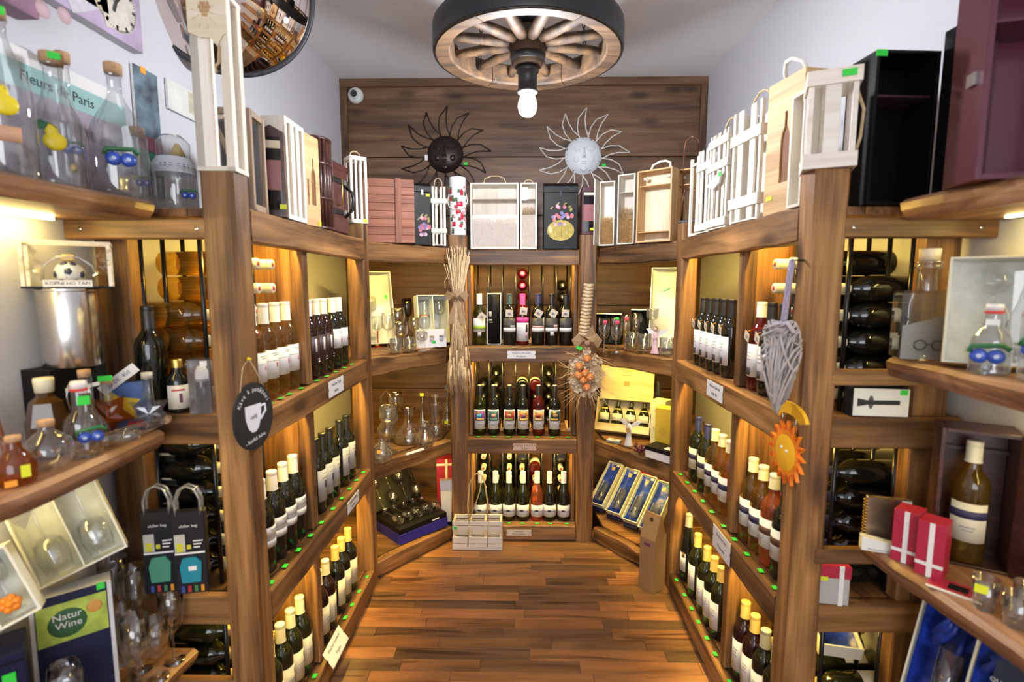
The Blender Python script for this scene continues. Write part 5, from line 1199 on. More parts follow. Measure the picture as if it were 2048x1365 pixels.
t, w_, h, y = wall_picture('cream print of an old building with dark windows and a street lamp', 332, 155, 505, 300, 0.008, mat('print_cream', (0.70, 0.70, 0.66), 0.6, var=0.10, bscale=12), PAPER)
b = MB()
for k in range(5):
    for j in range(2): b.box(-w_ * 0.05 + k * w_ * 0.11, -w_ * 0.01 + k * w_ * 0.11, -0.0006, 0, h * (0.2 + 0.36 * j), h * (0.42 + 0.36 * j))
b.build('printed_windows', mat('print_slate', (0.10, 0.12, 0.16), 0.6), t, T(0, y, 0))
MB().box(w_ * 0.05, w_ * 0.3, -0.0005, 0, 0.02, h * 0.95).build('printed_facade', mat('print_sand', (0.55, 0.52, 0.38), 0.6, var=0.2, bscale=40), t, T(-w_ * 0.35, y, 0))
# small framed picture in front of the clock
t, w_, h, y = wall_picture('small purple floral canvas hanging in front of the lilac clock', -140, -200, 76, 40, 0.05, mat('print_purple', (0.20, 0.10, 0.16), 0.6, var=0.5, bscale=14), mat('canvas_edge', (0.30, 0.20, 0.26), 0.7))
for k in range(5): MB().lathe([(0, 0), (0.02, 0), (0.02, 0.0006)], 10, T(-w_ * 0.3 + 0.06 * k, y, h * (0.25 + 0.13 * (k % 3))) @ RX(90)).build('printed_flower', mat('print_petal', (0.60, 0.42, 0.46), 0.6), t)
# oval chalk sign on the front post
hx, hy, hz = XL + 0.0045, onX(505, 755, XL).y, onX(505, 755, XL).z
cz = onX(513, 833, XL + 0.02).z; cyy = onX(513, 833, XL + 0.02).y
t = thing('hanging_sign', 'oval black sign with a white cup, hung by twine on the front post', 'sign', (XL + 0.0085, cyy, cz), R(78))
el = [(0.073 * math.cos(a), 0.092 * math.sin(a)) for a in [i * math.pi / 16 for i in range(32)]]
MB().prism(el, -0.007, 0, 'y').build('oval_board', mat('chalkboard', (0.014, 0.014, 0.017), 0.6), t)
cup = [(-0.034, 0.032), (0.026, 0.032), (0.024, -0.005), (0.014, -0.032), (0.002, -0.042), (-0.012, -0.042), (-0.024, -0.03), (-0.033, -0.004)]
chk = mat('chalk_white', (0.78, 0.78, 0.84), 0.7)
o = MB().prism(cup, -0.0082, -0.007, 'y').build('painted_cup', chk, t)
MB().tube([(0.024, -0.0075, 0.024), (0.040, -0.0075, 0.026), (0.042, -0.0075, 0.008), (0.022, -0.0075, -0.012)], 0.0035, 6).build('painted_cup_handle', chk, t)
text('café', 0.017, INK, t, T(-0.004, -0.0085, 0.0) @ FACE)
for k, ch_ in enumerate('Káva k potěšení'):
    a = R(152 - k * 8.9)
    if ch_ != ' ': text(ch_, 0.017, chk, t, T(0.060 * math.cos(a), -0.0074, 0.004 + 0.069 * math.sin(a)) @ RY(90 - math.degrees(a)) @ FACE)
text('- horká káva', 0.0155, chk, t, T(0.0, -0.0074, -0.062) @ RY(-10) @ FACE)
MB().tube([(-0.045, -0.004, 0.066), (-0.02, 0.004, 0.135), (0.0, 0.002, 0.158), (0.02, 0.0, 0.125), (0.048, -0.004, 0.068)], 0.0016, 5).build('twine', ROPE, t)
MB().lathe([(0, -0.002), (0.005, 0.0), (0.005, 0.004), (0.003, 0.010), (0, 0.010)], 9, T(0, 0.004, 0.156) @ RX(90)).build('push_pin', mat('pin_yellow', (0.80, 0.55, 0.02), 0.4), t)
# wicker heart on the right front post
t = thing('wicker_heart', 'grey wicker heart hung on a checked ribbon from the front post', 'ornament', (XR - 0.052, YF + 0.03, 1.178), R(-62))
rnd = random.Random(11); wk = mat('grey_wicker', (0.42, 0.38, 0.37), 0.8, var=0.2, bscale=40); b = MB()
def heart(a, k=1.0):
    x = 16 * math.sin(a) ** 3; z = 13 * math.cos(a) - 5 * math.cos(2 * a) - 2 * math.cos(3 * a) - math.cos(4 * a)
    return x * 0.0036 * k, (z + 17) * 0.0088 * k
for i in range(110):
    a0 = rnd.uniform(0, 6.28); a1 = a0 + rnd.uniform(1.2, 4.4)
    (x0, z0), (x1, z1) = heart(a0), heart(a1); am = (a0 + a1) / 2; dy = rnd.choice((-1, 1)) * rnd.uniform(0.008, 0.021)
    xm, zm = (x0 + x1) / 2, (z0 + z1) / 2
    b.tube([(x0, 0, z0), (x0 * 0.75 + xm * 0.25, dy * 0.75, z0 * 0.75 + zm * 0.25), (xm, dy, zm), (x1 * 0.75 + xm * 0.25, dy * 0.75, z1 * 0.75 + zm * 0.25), (x1, 0, z1)], rnd.uniform(0.0022, 0.0036), 5)
b.build('woven_twigs', wk, t)
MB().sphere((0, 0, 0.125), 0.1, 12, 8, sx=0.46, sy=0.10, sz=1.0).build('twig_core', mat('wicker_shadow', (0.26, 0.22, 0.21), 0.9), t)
MB().tube([(0, 0, 0.235), (0.006, 0.0, 0.26), (0.012, 0.002, 0.36), (0.016, 0.004, 0.41)], 0.008, 6).build('ribbon', mat('checked_ribbon', (0.30, 0.26, 0.36), 0.8, var=0.5, bscale=330), t)
MB().sphere((0, -0.004, 0.235), 0.022, 10, 6, sx=1.3, sy=0.6, sz=0.8).tube([(0, -0.01, 0.235), (0.03, -0.02, 0.25), (0.05, -0.02, 0.225)], 0.006, 6).build('ribbon_bow', mat('lilac_fabric', (0.44, 0.39, 0.44), 0.8), t)
MB().lathe([(0, 0), (0.003, 0), (0.003, 0.05)], 7, T(0.016, 0.0, 0.41) @ RX(-90)).build('nail', RODM, t)
# orange sun ornament
so = mat('sun_orange', (0.85, 0.24, 0.015), 0.5, var=0.2, bscale=30); sy_ = mat('sun_yellow', (0.90, 0.46, 0.02), 0.5, var=0.15, bscale=22); sr_ = mat('sun_red', (0.70, 0.08, 0.012), 0.5)
c = onX(1580, 895, XR - 0.02)
t = thing('sun_ornament', 'orange wooden sun with a crescent above it, hung on the front post', 'ornament', (XR - 0.0045, 1.378, onX(1580, 905, XR).z), R(-88)); t.scale = (1.0, 1.0, 0.98)
pts = []
for k in range(32):
    a = k * math.pi / 16; rr = 0.086 if k % 2 == 0 else 0.054
    pts.append((rr * math.cos(a), rr * 1.05 * math.sin(a)))
MB().prism(pts, -0.010, 0, 'y').build('ray_disc', so, t)
MB().lathe([(0, 0.013), (0.045, 0.012), (0.05, 0.010)], 26, RX(90)).build('sun_face', sy_, t)
for k in range(16):
    a = k * math.pi / 8; M = T(0, -0.0107, 0) @ RY(-math.degrees(a))
    MB().prism([(0.066, -0.006), (0.086, 0.0), (0.066, 0.006)], -0.0004, 0.0004, 'y', M).build('ray_tip', sr_, t)
MB().sphere((-0.012, -0.0135, 0.012), 0.004, 8, 5).sphere((0.014, -0.0135, 0.008), 0.004, 8, 5).build('eyes', PAPER, t)
arc = [(0.082 * math.cos(R(a)), 0.075 + 0.05 * math.sin(R(a)) + 0.0) for a in range(10, 171, 16)]; inn = [(0.050 * math.cos(R(a)) , 0.070 + 0.022 * math.sin(R(a))) for a in range(170, 9, -16)]
MB().prism([(x + 0.006, z + 0.02) for x, z in arc + inn], -0.010, 0, 'y').build('crescent', sy_, t)
for x in (-0.03, 0.035): MB().tube([(x, -0.005, 0.122), (x, -0.005, 0.06)], 0.0015, 5).build('hanging_wire', CHROME, t)
# straw bundle on the left centre post
t = thing('straw_bundle', 'bundle of dried wheat stalks tied with burlap on the post', 'dried flowers', ((CL0 + CL1) / 2 + 0.004, YC - 0.04, 1.0))
rnd = random.Random(21); b = MB(); ears = MB()
for i in range(80):
    a = rnd.uniform(0, 6.28); rr = rnd.uniform(0.004, 0.030)
    x, y = rr * math.cos(a), rr * 0.8 * math.sin(a) - 0.002
    tx = x * rnd.uniform(1.8, 3.3); zt_ = rnd.uniform(0.62, 0.735); bx_ = x * rnd.uniform(1.6, 2.9); zb = rnd.uniform(0.02, 0.16)
    y0 = min(y, 0.02)
    b.tube([(tx, min(y * 1.4, 0.024), zt_), (x, y0, 0.46), (bx_ * 0.6, y0 * 1.1, 0.28), (bx_, min(y0 * 1.5, 0.026), zb)], 0.0030, 4)
    ears.tube([(bx_, min(y0 * 1.5, 0.026), zb + 0.02), (bx_ * 1.1, min(y0 * 1.6, 0.026), zb - 0.04), (bx_ * 1.25, min(y0 * 1.7, 0.026), zb - 0.10)], 0.0058, 5, r2=0.0015)
    for j in range(4):
        q = rnd.uniform(-0.014, 0.014)
        ears.tube([(bx_ * 1.05, min(y0 * 1.5, 0.026), zb - 0.01 - 0.02 * j), (bx_ * 1.1 + q, min(y0 * 1.6, 0.026), zb - 0.07 - 0.025 * j)], 0.0006, 3)
o = b.build('stalks', WHEAT, t); o['kind'] = 'stuff'
o = ears.build('wheat_ears', WHEAT, t); o['kind'] = 'stuff'
MB().lathe([(0.026, 0.42), (0.036, 0.43), (0.038, 0.46), (0.034, 0.49), (0.024, 0.50)], 14, sy=0.8).build('burlap_band', BURLAP, t)
for s in (-1, 1):
    MB().add([(0, -0.036, 0.455), (s * 0.052, -0.046, 0.49), (s * 0.066, -0.03, 0.462), (s * 0.045, -0.040, 0.43), (s * 0.02, -0.06, 0.462)], [(0, 1, 4), (1, 2, 4), (2, 3, 4), (3, 0, 4)]).build('bow_loop', BURLAP, t)
    MB().add([(s * 0.004, -0.037, 0.45), (s * 0.04, -0.042, 0.36), (s * 0.052, -0.04, 0.30), (s * 0.018, -0.044, 0.31)], [(0, 1, 2, 3)]).build('bow_tail', BURLAP, t)
MB().sphere((0, -0.042, 0.458), 0.014, 10, 6).build('bow_knot', BURLAP, t)
MB().tube([(-0.02, -0.01, 0.63), (-0.07, -0.01, 0.54), (-0.068, -0.01, 0.5)], 0.002, 5).build('bent_stalk', WHEAT, t)
# onion braid on the right centre post
t = thing('onion_braid', 'braided straw garland with small onions, dried flowers and a burlap bow', 'dried flowers', ((CR0 + CR1) / 2 - 0.012, YC - 0.035, 0.80))
for k in range(15):
    z = 0.72 - k * 0.0195
    MB().tube([(-0.026 + 0.002 * (k % 2), 0.005, z), (-0.005, -0.014, z - 0.006), (0.024, 0.002, z - 0.003)], 0.0105, 7, M=T(0.012 - k * 0.0016, 0, 0)).build('braid_strand', mat('bleached_straw', (0.62, 0.48, 0.30), 0.85, var=0.25, bscale=70), t)
rnd = random.Random(31); b = MB()
for i in range(150):
    a = R(rnd.uniform(195, 345)) if i % 3 else R(rnd.uniform(150, 390)); l = rnd.uniform(0.10, 0.20); z0 = rnd.uniform(0.13, 0.34)
    x = rnd.uniform(-0.03, 0.03); dx, dz = l * math.cos(a) * 0.85, l * math.sin(a)
    fy = lambda v: -max(0.0, v - 0.035) * 1.25
    b.tube([(x, -0.01, z0), (x + dx * 0.6, -0.014 + fy(x + dx * 0.6), z0 + dz * 0.55), (x + dx, -0.016 + fy(x + dx) + rnd.uniform(-0.02, 0.01), z0 + dz)], 0.0026, 4, r2=0.0006)
o = b.build('wheat_spray', WHEAT, t); o['kind'] = 'stuff'
for i in range(70):
    a = rnd.uniform(0, 6.28); rr = rnd.uniform(0.025, 0.082); x, z = rr * math.cos(a), 0.235 + rr * 1.75 * math.sin(a)
    sz = rnd.uniform(0.014, 0.024); bb = MB()
    for k in range(5):
        an = k * 1.257 + a; bb.add([(x, -0.03, z), (x + sz * math.cos(an), -0.045, z + sz * math.sin(an)), (x + sz * 1.1 * math.cos(an + 0.5), -0.05, z + sz * 1.1 * math.sin(an + 0.5)), (x + sz * math.cos(an + 1.0), -0.042, z + sz * math.sin(an + 1.0))], [(0, 1, 2, 3)])
    bb.build('dried_flower', mat('dried_petal', (0.66, 0.53, 0.36), 0.85, var=0.3, bscale=60), t)
for (x, z) in ((0.0, 0.315), (-0.042, 0.272), (-0.01, 0.235), (-0.046, 0.222), (0.018, 0.212), (-0.02, 0.195), (0.0, 0.155)):
    o = MB().sphere((x, -0.062, z), 0.0245, 12, 8, sz=0.9).build('onion', mat('onion_skin', (0.72, 0.26, 0.07), 0.35, var=0.15, bscale=40), t)
    MB().sphere((x - 0.002, -0.085, z - 0.006), 0.006, 7, 5, sz=0.7).build('onion_root', CREAM, o)
for s in (-1, 1):
    MB().add([(0, -0.03, 0.41), (s * 0.05, -0.055, 0.455), (s * 0.085, -0.045, 0.415), (s * 0.06, -0.05, 0.37), (s * 0.03, -0.07, 0.41)], [(0, 1, 4), (1, 2, 4), (2, 3, 4), (3, 0, 4)]).build('bow_loop', BURLAP, t)
MB().add([(-0.01, -0.02, 0.43), (0.03, -0.03, 0.50), (0.05, -0.02, 0.44), (0.01, -0.05, 0.42)], [(0, 1, 2, 3)]).build('bow_tail', BURLAP, t)
MB().sphere((0, -0.058, 0.40), 0.016, 10, 6).build('bow_knot', mat('rose_straw', (0.42, 0.24, 0.18), 0.8), t)
sticker(t, T(-0.045, -0.072, 0.375) @ RY(20), GREEN, 0.03, 0.018)
# ------------------------------------------------------------------ glassware and boxes
def lathe_thing(name, label, cat, loc, parts, rz=0.0, group=None, rot=None):
    """parts: (part name, profile, material)"""
    t = thing(name, label, cat, loc, rz, group, rot)
    for nm, prof, m in parts: MB().lathe(prof, 24).build(nm, m, t)
    return t
def stem_glass(h, r, bowl=0.45, mouth=0.85, foot=None, flute=False):
    f = foot or r * 0.85; zb = h * (1 - bowl)
    stem = [(0, 0), (f, 0), (f, 0.0015), (f * 0.3, 0.004), (0.004, 0.010), (0.0033, zb * 0.6), (0.0045, zb - 0.004), (0.006, zb)]
    bw = [(0.0, zb), (r * 0.45, zb + h * bowl * 0.05), (r * 0.82, zb + h * bowl * 0.18), (r, zb + h * bowl * 0.42), (r * 0.97, zb + h * bowl * 0.65), (r * mouth, h), (r * mouth - 0.0012, h), (r * 0.94, zb + h * bowl * 0.65), (r * 0.8, zb + h * bowl * 0.2), (0, zb + h * bowl * 0.05)]
    if flute: bw = [(0.0, zb), (r * 0.5, zb + h * bowl * 0.05), (r * 0.85, zb + h * bowl * 0.2), (r, zb + h * bowl * 0.5), (r * mouth, h), (r * mouth - 0.0012, h), (r * 0.96, zb + h * bowl * 0.5), (0, zb + h * bowl * 0.07)]
    return stem, bw
def goblet(label, loc, h, r, bowl=0.45, mouth=0.85, group=None, stemm=None, flute=False, name='wine_glass', foot=None, rim=None, m=None):
    s_, b_ = stem_glass(h, r, bowl, mouth, foot, flute)
    t = lathe_thing(name, label, 'glass', loc, [('stem', s_, stemm or m or G_CLEAR), ('bowl', b_, m or G_CLEAR)], group=group)
    if rim: MB().lathe([(r * mouth + 0.0006, h - 0.004), (r * mouth + 0.0008, h), (r * mouth - 0.002, h + 0.0004)], 24).build('gilt_rim', rim, t)
    return t
TUM = lambda h, r: [(0, 0.001), (r * 0.9, 0), (r, 0.004), (r * 1.02, h), (r * 1.02 - 0.002, h), (r - 0.003, 0.012), (0, 0.010)]
def on_shelf(px, py, z, cat=None): p = onZ(px, py, z); return (p.x, p.y, z + 0.0005)
zs1, zs2, zs3 = Z1 - 0.004, Z2 - 0.004, Z3 - 0.004
def tray_box(label, loc, rot, w_, h, d, wall=WHITECARD, lining=WHITESATIN, cells=2, name='presentation_box', group=None, th=0.005, back=None):
    """shallow lined box lying on its back in local XZ, open to local -Y; base edge at z=0"""
    loc = (loc[0], loc[1], loc[2] + abs(math.sin(rot[0])) * d / 2 + 0.001)
    t = thing(name, label, 'gift box', loc, 0, group, rot)
    for nm, x0, x1, z0, z1 in (('side_wall', -w_ / 2, -w_ / 2 + th, 0, h), ('side_wall', w_ / 2 - th, w_ / 2, 0, h), ('end_wall', -w_ / 2 + th, w_ / 2 - th, 0, th), ('end_wall', -w_ / 2 + th, w_ / 2 - th, h - th, h)):
        MB().cbox(x0, x1, -d / 2, d / 2, z0, z1, 0.0006).build(nm, wall, t)
    MB().box(-w_ / 2 + th, w_ / 2 - th, d / 2 - 0.003, d / 2, th, h - th).build('back_panel', back or wall, t)
    cw = (w_ - 2 * th) / cells
    for k in range(cells):
        x0 = -w_ / 2 + th + cw * k; nx, nz = 8, 12; vs, fs = [], []; rnd = random.Random(k * 7 + int(w_ * 1000))
        for i in range(nx + 1):
            for j in range(nz + 1):
                u, v = i / nx, j / nz
                dep = d / 2 - 0.008 - 0.7 * d * (abs(2 * u - 1) ** 6 * 0.9 + abs(2 * v - 1) ** 10 * 0.5) * 0.7 + rnd.uniform(-0.0025, 0.0025)
                vs.append((x0 + cw * (0.004 + 0.992 * u), max(-d / 2 + 0.004, dep), th + (h - 2 * th) * (0.003 + 0.994 * v)))
        for i in range(nx):
            for j in range(nz): fs.append((i * (nz + 1) + j, (i + 1) * (nz + 1) + j, (i + 1) * (nz + 1) + j + 1, i * (nz + 1) + j + 1))
        MB().add(vs, fs, True).build('satin_lining', lining, t)
        if k: MB().cbox(x0 - 0.002, x0 + 0.002, -d / 2 + 0.004, d / 2 - 0.004, th, h - th, 0.0005).build('partition', wall, t)
    return t
def place_in(t, M):
    """world pose of a point of a tray"""
    return (Matrix.Translation(t.location) @ t.rotation_euler.to_matrix().to_4x4()) @ M
def glass_in(t, M, prof_pair, label, m=None, name='wine_glass', group=None, extra=None):
    W = place_in(t, M); o = thing(name, label, 'glass', W.to_translation(), rot=W.to_euler(), group=group)
    for nm, pr in zip(('stem', 'bowl'), prof_pair): MB().lathe(pr, 20).build(nm, m or G_CLEAR, o)
    if extra: extra(o)
    return o
LEFTF, RIGHTF = DA, -DA
dg = math.degrees(DA)
# --- left corner shelf, upper tier
q = diag(762, -1, 0.30, 600)
t = tray_box('tall white two-glass presentation box leaning in the corner behind the stemware', (q.x - 0.03, q.y + 0.02, zs1 + 0.001), (R(-12), 0, R(34)), 0.20, 0.42, 0.08, cells=1)
sticker(t, T(0.06, -0.042, 0.27), GREEN, 0.016, 0.022); glass_in(t, T(-0.03, -0.012, 0.06), stem_glass(0.22, 0.040), 'large wine glass lying inside the tall white presentation box')
q = diag(866, -1, 0.17, 650)
t = tray_box('white two-compartment glass box standing beside the straw bundle', (q.x, q.y, zs1 + 0.001), (R(-6), 0, R(30)), 0.195, 0.285, 0.07, cells=2)
for k in (-1, 1): glass_in(t, T(k * 0.046, -0.012, 0.03), stem_glass(0.23, 0.034), 'wine glass inside the white two-compartment box', group='glasses in the white two-compartment box')
q = diag(862, -1, 0.075, 680)
t = thing('shot_glass_box', 'white card box of small coloured-base glasses in front of the glass box', 'gift box', (q.x, q.y, zs1 + 0.0005), R(24))
MB().cbox(-0.085, 0.085, -0.02, 0.02, 0, 0.10, 0.001).build('card', mat('bright_card', (0.82, 0.82, 0.86), 0.6), t); sticker(t, T(0.012, -0.021, 0.03), GREEN, 0.02, 0.016)
for k, c_ in enumerate(((0.6, 0.08, 0.12), (0.75, 0.5, 0.1), (0.2, 0.2, 0.55))):
    MB().patch(0.017, 0.035, 0.07, R(-80), R(80), 8, T(-0.055 + 0.055 * k, -0.008, 0)).build('glass_front', G_CLEAR, t)
    MB().box(-0.067 + 0.055 * k, -0.043 + 0.055 * k, -0.0215, -0.020, 0.058, 0.063).build('printed_stripe', mat('stripe_%d' % k, c_, 0.5), t)
specs = [  # px, py base, height, radius, bowl, label
    (756, 694, 0.175, 0.034, 0.5, 'stemmed glass with a red twisted stem beside the corner post', 'red'),
    (777, 699, 0.20, 0.036, 0.5, 'clear thin-walled stem glass next to the red-stemmed one', None),
    (797, 696, 0.225, 0.040, 0.45, 'large balloon wine glass behind the thin-walled stem glass', None),
    (802, 700, 0.15, 0.040, 0.55, 'low round brandy glass on the upper corner tier', None),
    (815, 688, 0.27, 0.034, 0.42, 'tall flute with heavy smoked bowl beside the white box', 'smoke'),
    (829, 693, 0.165, 0.033, 0.5, 'small clear wine glass with a yellow sticker', 'sticker'),
    (838, 684, 0.265, 0.037, 0.42, 'tall wide glass with a copper-coloured rim', 'gilt'),
    (850, 700, 0.19, 0.032, 0.45, 'slender clear wine glass in front of the coloured-base glasses', 'gilt2'),
    (845, 702, 0.10, 0.03, 0.5, 'short liqueur glass near the shelf edge', None),
    (768, 680, 0.29, 0.032, 0.4, 'very tall slim flute at the back of the corner tier', None)]
for px, py, h, r, bw, lab, sp in specs:
    sm = mat('red_stem', (0.45, 0.01, 0.02), 0.25) if sp == 'red' else None
    t = goblet(lab, on_shelf(px, py, zs1), h, r, bw, 0.86, stemm=sm, m=G_SMOKE if sp == 'smoke' else None, rim=mat('copper_rim', (0.65, 0.28, 0.12), 0.25, metal=0.8) if sp in ('gilt', 'gilt2') else None)
    if sp in ('sticker', 'red'): sticker(t, T(0, -0.02, 0.012) @ RX(-60), YELLOW)
# tumblers and crystal
for k, (px, py) in enumerate(((792, 706), (818, 703))):
    p = on_shelf(px, py, zs1)
    lathe_thing('tumbler', ('cut crystal tumbler near the red-stemmed glass', 'cut crystal tumbler near the yellow-stickered glass')[k], 'glass', p, [('body', TUM(0.075, 0.03), G_THICK)])
# --- left corner shelf, middle tier: decanters
def decanter(label, px, py, prof, stopper=None, spout=None, handle=None, stk=None, m=None, rot=0):
    t = lathe_thing('decanter', label, 'decanter', on_shelf(px, py, zs2), [('body', prof, m or G_CLEAR)], rz=rot)
    if stopper: MB().lathe(stopper, 16).build('stopper', G_THICK, t)
    if handle: MB().tube(handle, 0.005, 8).build('handle', G_THICK, t)
    if stk: sticker(t, T(*stk[0]), stk[1], 0.022, 0.018)
    return t
def shell(out, th=0.002): return out + [(max(r - th, 0.0), z) for r, z in reversed(out[1:]) if z > 0.004] + [(0, 0.006)]
decanter('wide flat-bottomed wine decanter with flared lip', 818, 884, shell([(0, 0), (0.078, 0), (0.086, 0.012), (0.075, 0.04), (0.055, 0.075), (0.028, 0.105), (0.022, 0.14), (0.03, 0.18), (0.044, 0.20)]))
decanter('tall cylinder carafe with a flat glass stopper', 872, 870, shell([(0, 0), (0.052, 0), (0.055, 0.01), (0.046, 0.05), (0.040, 0.08), (0.040, 0.185), (0.043, 0.20)]), [(0, 0.195), (0.012, 0.195), (0.014, 0.22), (0.025, 0.232), (0.025, 0.245), (0, 0.247)])
decanter('slim round-bellied decanter with ball stopper and yellow stickers', 895, 860, shell([(0, 0), (0.036, 0), (0.043, 0.02), (0.045, 0.05), (0.036, 0.085), (0.02, 0.115), (0.014, 0.16), (0.014, 0.235), (0.02, 0.245)]), [(0, 0.24), (0.010, 0.24), (0.007, 0.252), (0.017, 0.268), (0.012, 0.285), (0, 0.29)], stk=((0.0, -0.048, 0.06), YELLOW))
decanter('tall wine thief tube standing in a clear flask', 846, 862, shell([(0, 0), (0.036, 0), (0.04, 0.02), (0.03, 0.06), (0.013, 0.1), (0.010, 0.16), (0.012, 0.225)]), stk=((0, -0.014, 0.228), YELLOW))
decanter('globe pitcher with a round loop handle', 851, 893, shell([(0, 0), (0.04, 0), (0.052, 0.025), (0.05, 0.06), (0.035, 0.09), (0.03, 0.115), (0.038, 0.135)]), handle=[(0.04, 0, 0.11), (0.075, 0, 0.115), (0.085, 0, 0.085), (0.07, 0, 0.05), (0.05, 0, 0.045)], rot=R(-30))
goblet('giant faceted goblet with a knobbed stem', on_shelf(779, 904, zs2), 0.25, 0.05, 0.42, 0.92, m=G_THICK, foot=0.045)
goblet('large balloon glass behind the faceted goblet', on_shelf(793, 872, zs2), 0.27, 0.042, 0.42, 0.8)
decanter('ring-handled glass jug beside the corner post', 774, 880, shell([(0, 0), (0.045, 0), (0.06, 0.03), (0.055, 0.07), (0.03, 0.11), (0.024, 0.16), (0.034, 0.18)]), handle=[(0.02, 0, 0.17), (0.03, 0, 0.25), (0.0, 0, 0.29), (-0.03, 0, 0.25), (-0.02, 0, 0.18)])
t = decanter('frosted ball bottle with an orange sticker at the shelf corner', 765, 925, shell([(0, 0), (0.03, 0), (0.045, 0.02), (0.05, 0.045), (0.045, 0.075), (0.02, 0.1), (0.014, 0.12)]), m=G_THICK, stk=((0, -0.052, 0.07), ORANGE))
p = on_shelf(830, 905, zs2)
t = thing('price_card', 'folded white price card lying along the decanter shelf edge', 'card', (p[0], p[1], zs2 + 0.0006), DA)
MB().box(-0.06, 0.06, -0.008, 0.008, 0, 0.0008).build('card', PAPER, t); MB().prism([(-0.008, 0), (0.008, 0), (0, 0.010)], -0.058, 0.058, 'x').build('card_fold', PAPER, t)
# --- left corner shelf, lowest tier
pp = on_shelf(828, 1095, zs3); q = diag(832, -1, 0.165, 1090)
cp_ = Vector((q.x - 0.022, q.y - 0.012, zs3 + 0.0005))
t = thing('glass_case', 'open black and blue case of stemware with a raised lid', 'gift box', cp_, R(46))
MB().cbox(-0.168, 0.160, -0.14, 0.14, 0, 0.055, 0.001).build('outer_box', BLUECARD, t)
MB().cbox(-0.165, 0.157, -0.137, 0.137, 0.055, 0.085, 0.001).build('tray', BLACKCARD, t)
MB().cbox(-0.168, 0.160, -0.02, 0.0, 0, 0.24, 0.001).build('lid', BLACKCARD, t, T(0, 0.135, 0.087) @ RX(-38))
MB().box(0.05, 0.10, -0.1385, -0.137, 0.064, 0.072).build('print_line', PAPER, t)
LIDM = T(0, 0.135, 0.087) @ RX(-38)
for k in range(4): glass_in(t, LIDM @ T(-0.125 + 0.083 * k, -0.052, 0.215 if k % 2 else 0.01) @ (RX(180) if k % 2 else RX(0)), stem_glass(0.20, 0.030), 'stem glass fixed on the raised black lid', group='glasses on the raised lid')
for k in range(5): glass_in(t, T(-0.135 + 0.065 * k, 0.06, 0.118) @ RX(90), stem_glass(0.16, 0.026), 'stem glass lying in the black tray', group='glasses lying in the black tray')
t = thing('gift_box', 'tall dark red gift box with a cream ribbon cross behind the post', 'gift box', (-0.478, 3.14, zs3 + 0.0005), R(8))
MB().cbox(-0.055, 0.055, -0.045, 0.045, 0, 0.34, 0.001).build('body', REDCARD, t)
MB().box(-0.002, 0.012, -0.0465, -0.045, 0, 0.34).box(-0.056, 0.056, -0.047, -0.045, 0.30, 0.314).build('ribbon', CREAM, t)
t = thing('gift_bag', 'silver-topped grey bottle bag leaning beside the centre post', 'gift bag', (-0.450, 2.972, zs3 + 0.0005), R(8))
MB().prism([(-0.028, 0), (0.028, 0), (0.034, 0.20), (-0.034, 0.20)], -0.018, 0.018, 'y').build('bag', mat('silver_paper', (0.50, 0.50, 0.52), 0.35), t)
MB().prism([(-0.035, 0.20), (0.035, 0.20), (0.038, 0.26), (-0.038, 0.26)], -0.02, 0.02, 'y').build('folded_top', CHROME, t)
# --- right corner shelf, upper tier
for (px, off, w_, h, lab, ln) in ((1212, 0.16, 0.19, 0.175, 'black boxed pair of flutes with a green sticker on the upper tier', 10), (1294, 0.30, 0.20, 0.20, 'larger black glass box leaning behind the tumblers', 16)):
    q = diag(px, 1, off, 640)
    t = tray_box(lab, (q.x, q.y, zs1 + 0.001), (R(-ln), 0, R(-26)), w_, h, 0.06, BLACKCARD, BLACKCARD, cells=2, back=BLACKCARD)
    MB().cbox(-w_ / 2, w_ / 2, -0.032, -0.030, h - 0.008, h, 0.0005).build('rim_strip', WHITECARD, t)
    if off < 0.2: sticker(t, T(0.07, -0.033, h - 0.03), GREEN, 0.022, 0.016)
    for k in (-1, 1): glass_in(t, T(k * 0.045, -0.014, 0.02), stem_glass(h * 0.78, 0.024), 'flute glass inside the %s black box' % ('stickered' if off < 0.2 else 'larger'), group='flutes in the %s black box' % ('stickered' if off < 0.2 else 'larger'))
q = diag(1336, 1, 0.24, 600)
t = tray_box('tall white satin box with a teal motif beside the corner post', (q.x, q.y, zs1 + 0.001), (R(-9), 0, R(-22)), 0.19, 0.44, 0.07, cells=1)
MB().prism([(-0.05, 0.30), (-0.02, 0.315), (0.02, 0.335), (0.0, 0.315)], -0.038, -0.0355, 'y').build('teal_motif', mat('teal_print', (0.02, 0.22, 0.25), 0.6), t)
for px, py, h, r, lab in ((1208, 704, 0.175, 0.028, 'straight flute with a pink sticker beside the onion braid'), (1232, 708, 0.18, 0.029, 'straight flute with a pink sticker and white base tag'), (1250, 698, 0.185, 0.028, 'straight flute with a pink sticker next to the tumblers'), (1270, 694, 0.195, 0.028, 'straight flute with etched dots')):
    t = goblet(lab, on_shelf(px, py, zs1), h, r, 0.62, 1.0, flute=True)
    if 'pink' in lab: MB().patch(r + 0.0006, h * 0.86, h * 0.96, R(-22), R(18), 5).build('price_sticker', mat('sticker_pink', (0.85, 0.08, 0.15), 0.6), t)
    else:
        b = MB()
        for j in range(3): b.sphere((0, -r, h * (0.6 + 0.1 * j)), 0.0025, 6, 4)
        b.build('etched_dots', PAPER, t)
    if 'base tag' in lab: MB().sphere((0.0, -0.018, 0.010), 0.009, 8, 5, sz=0.6).build('base_tag', PAPER, t)
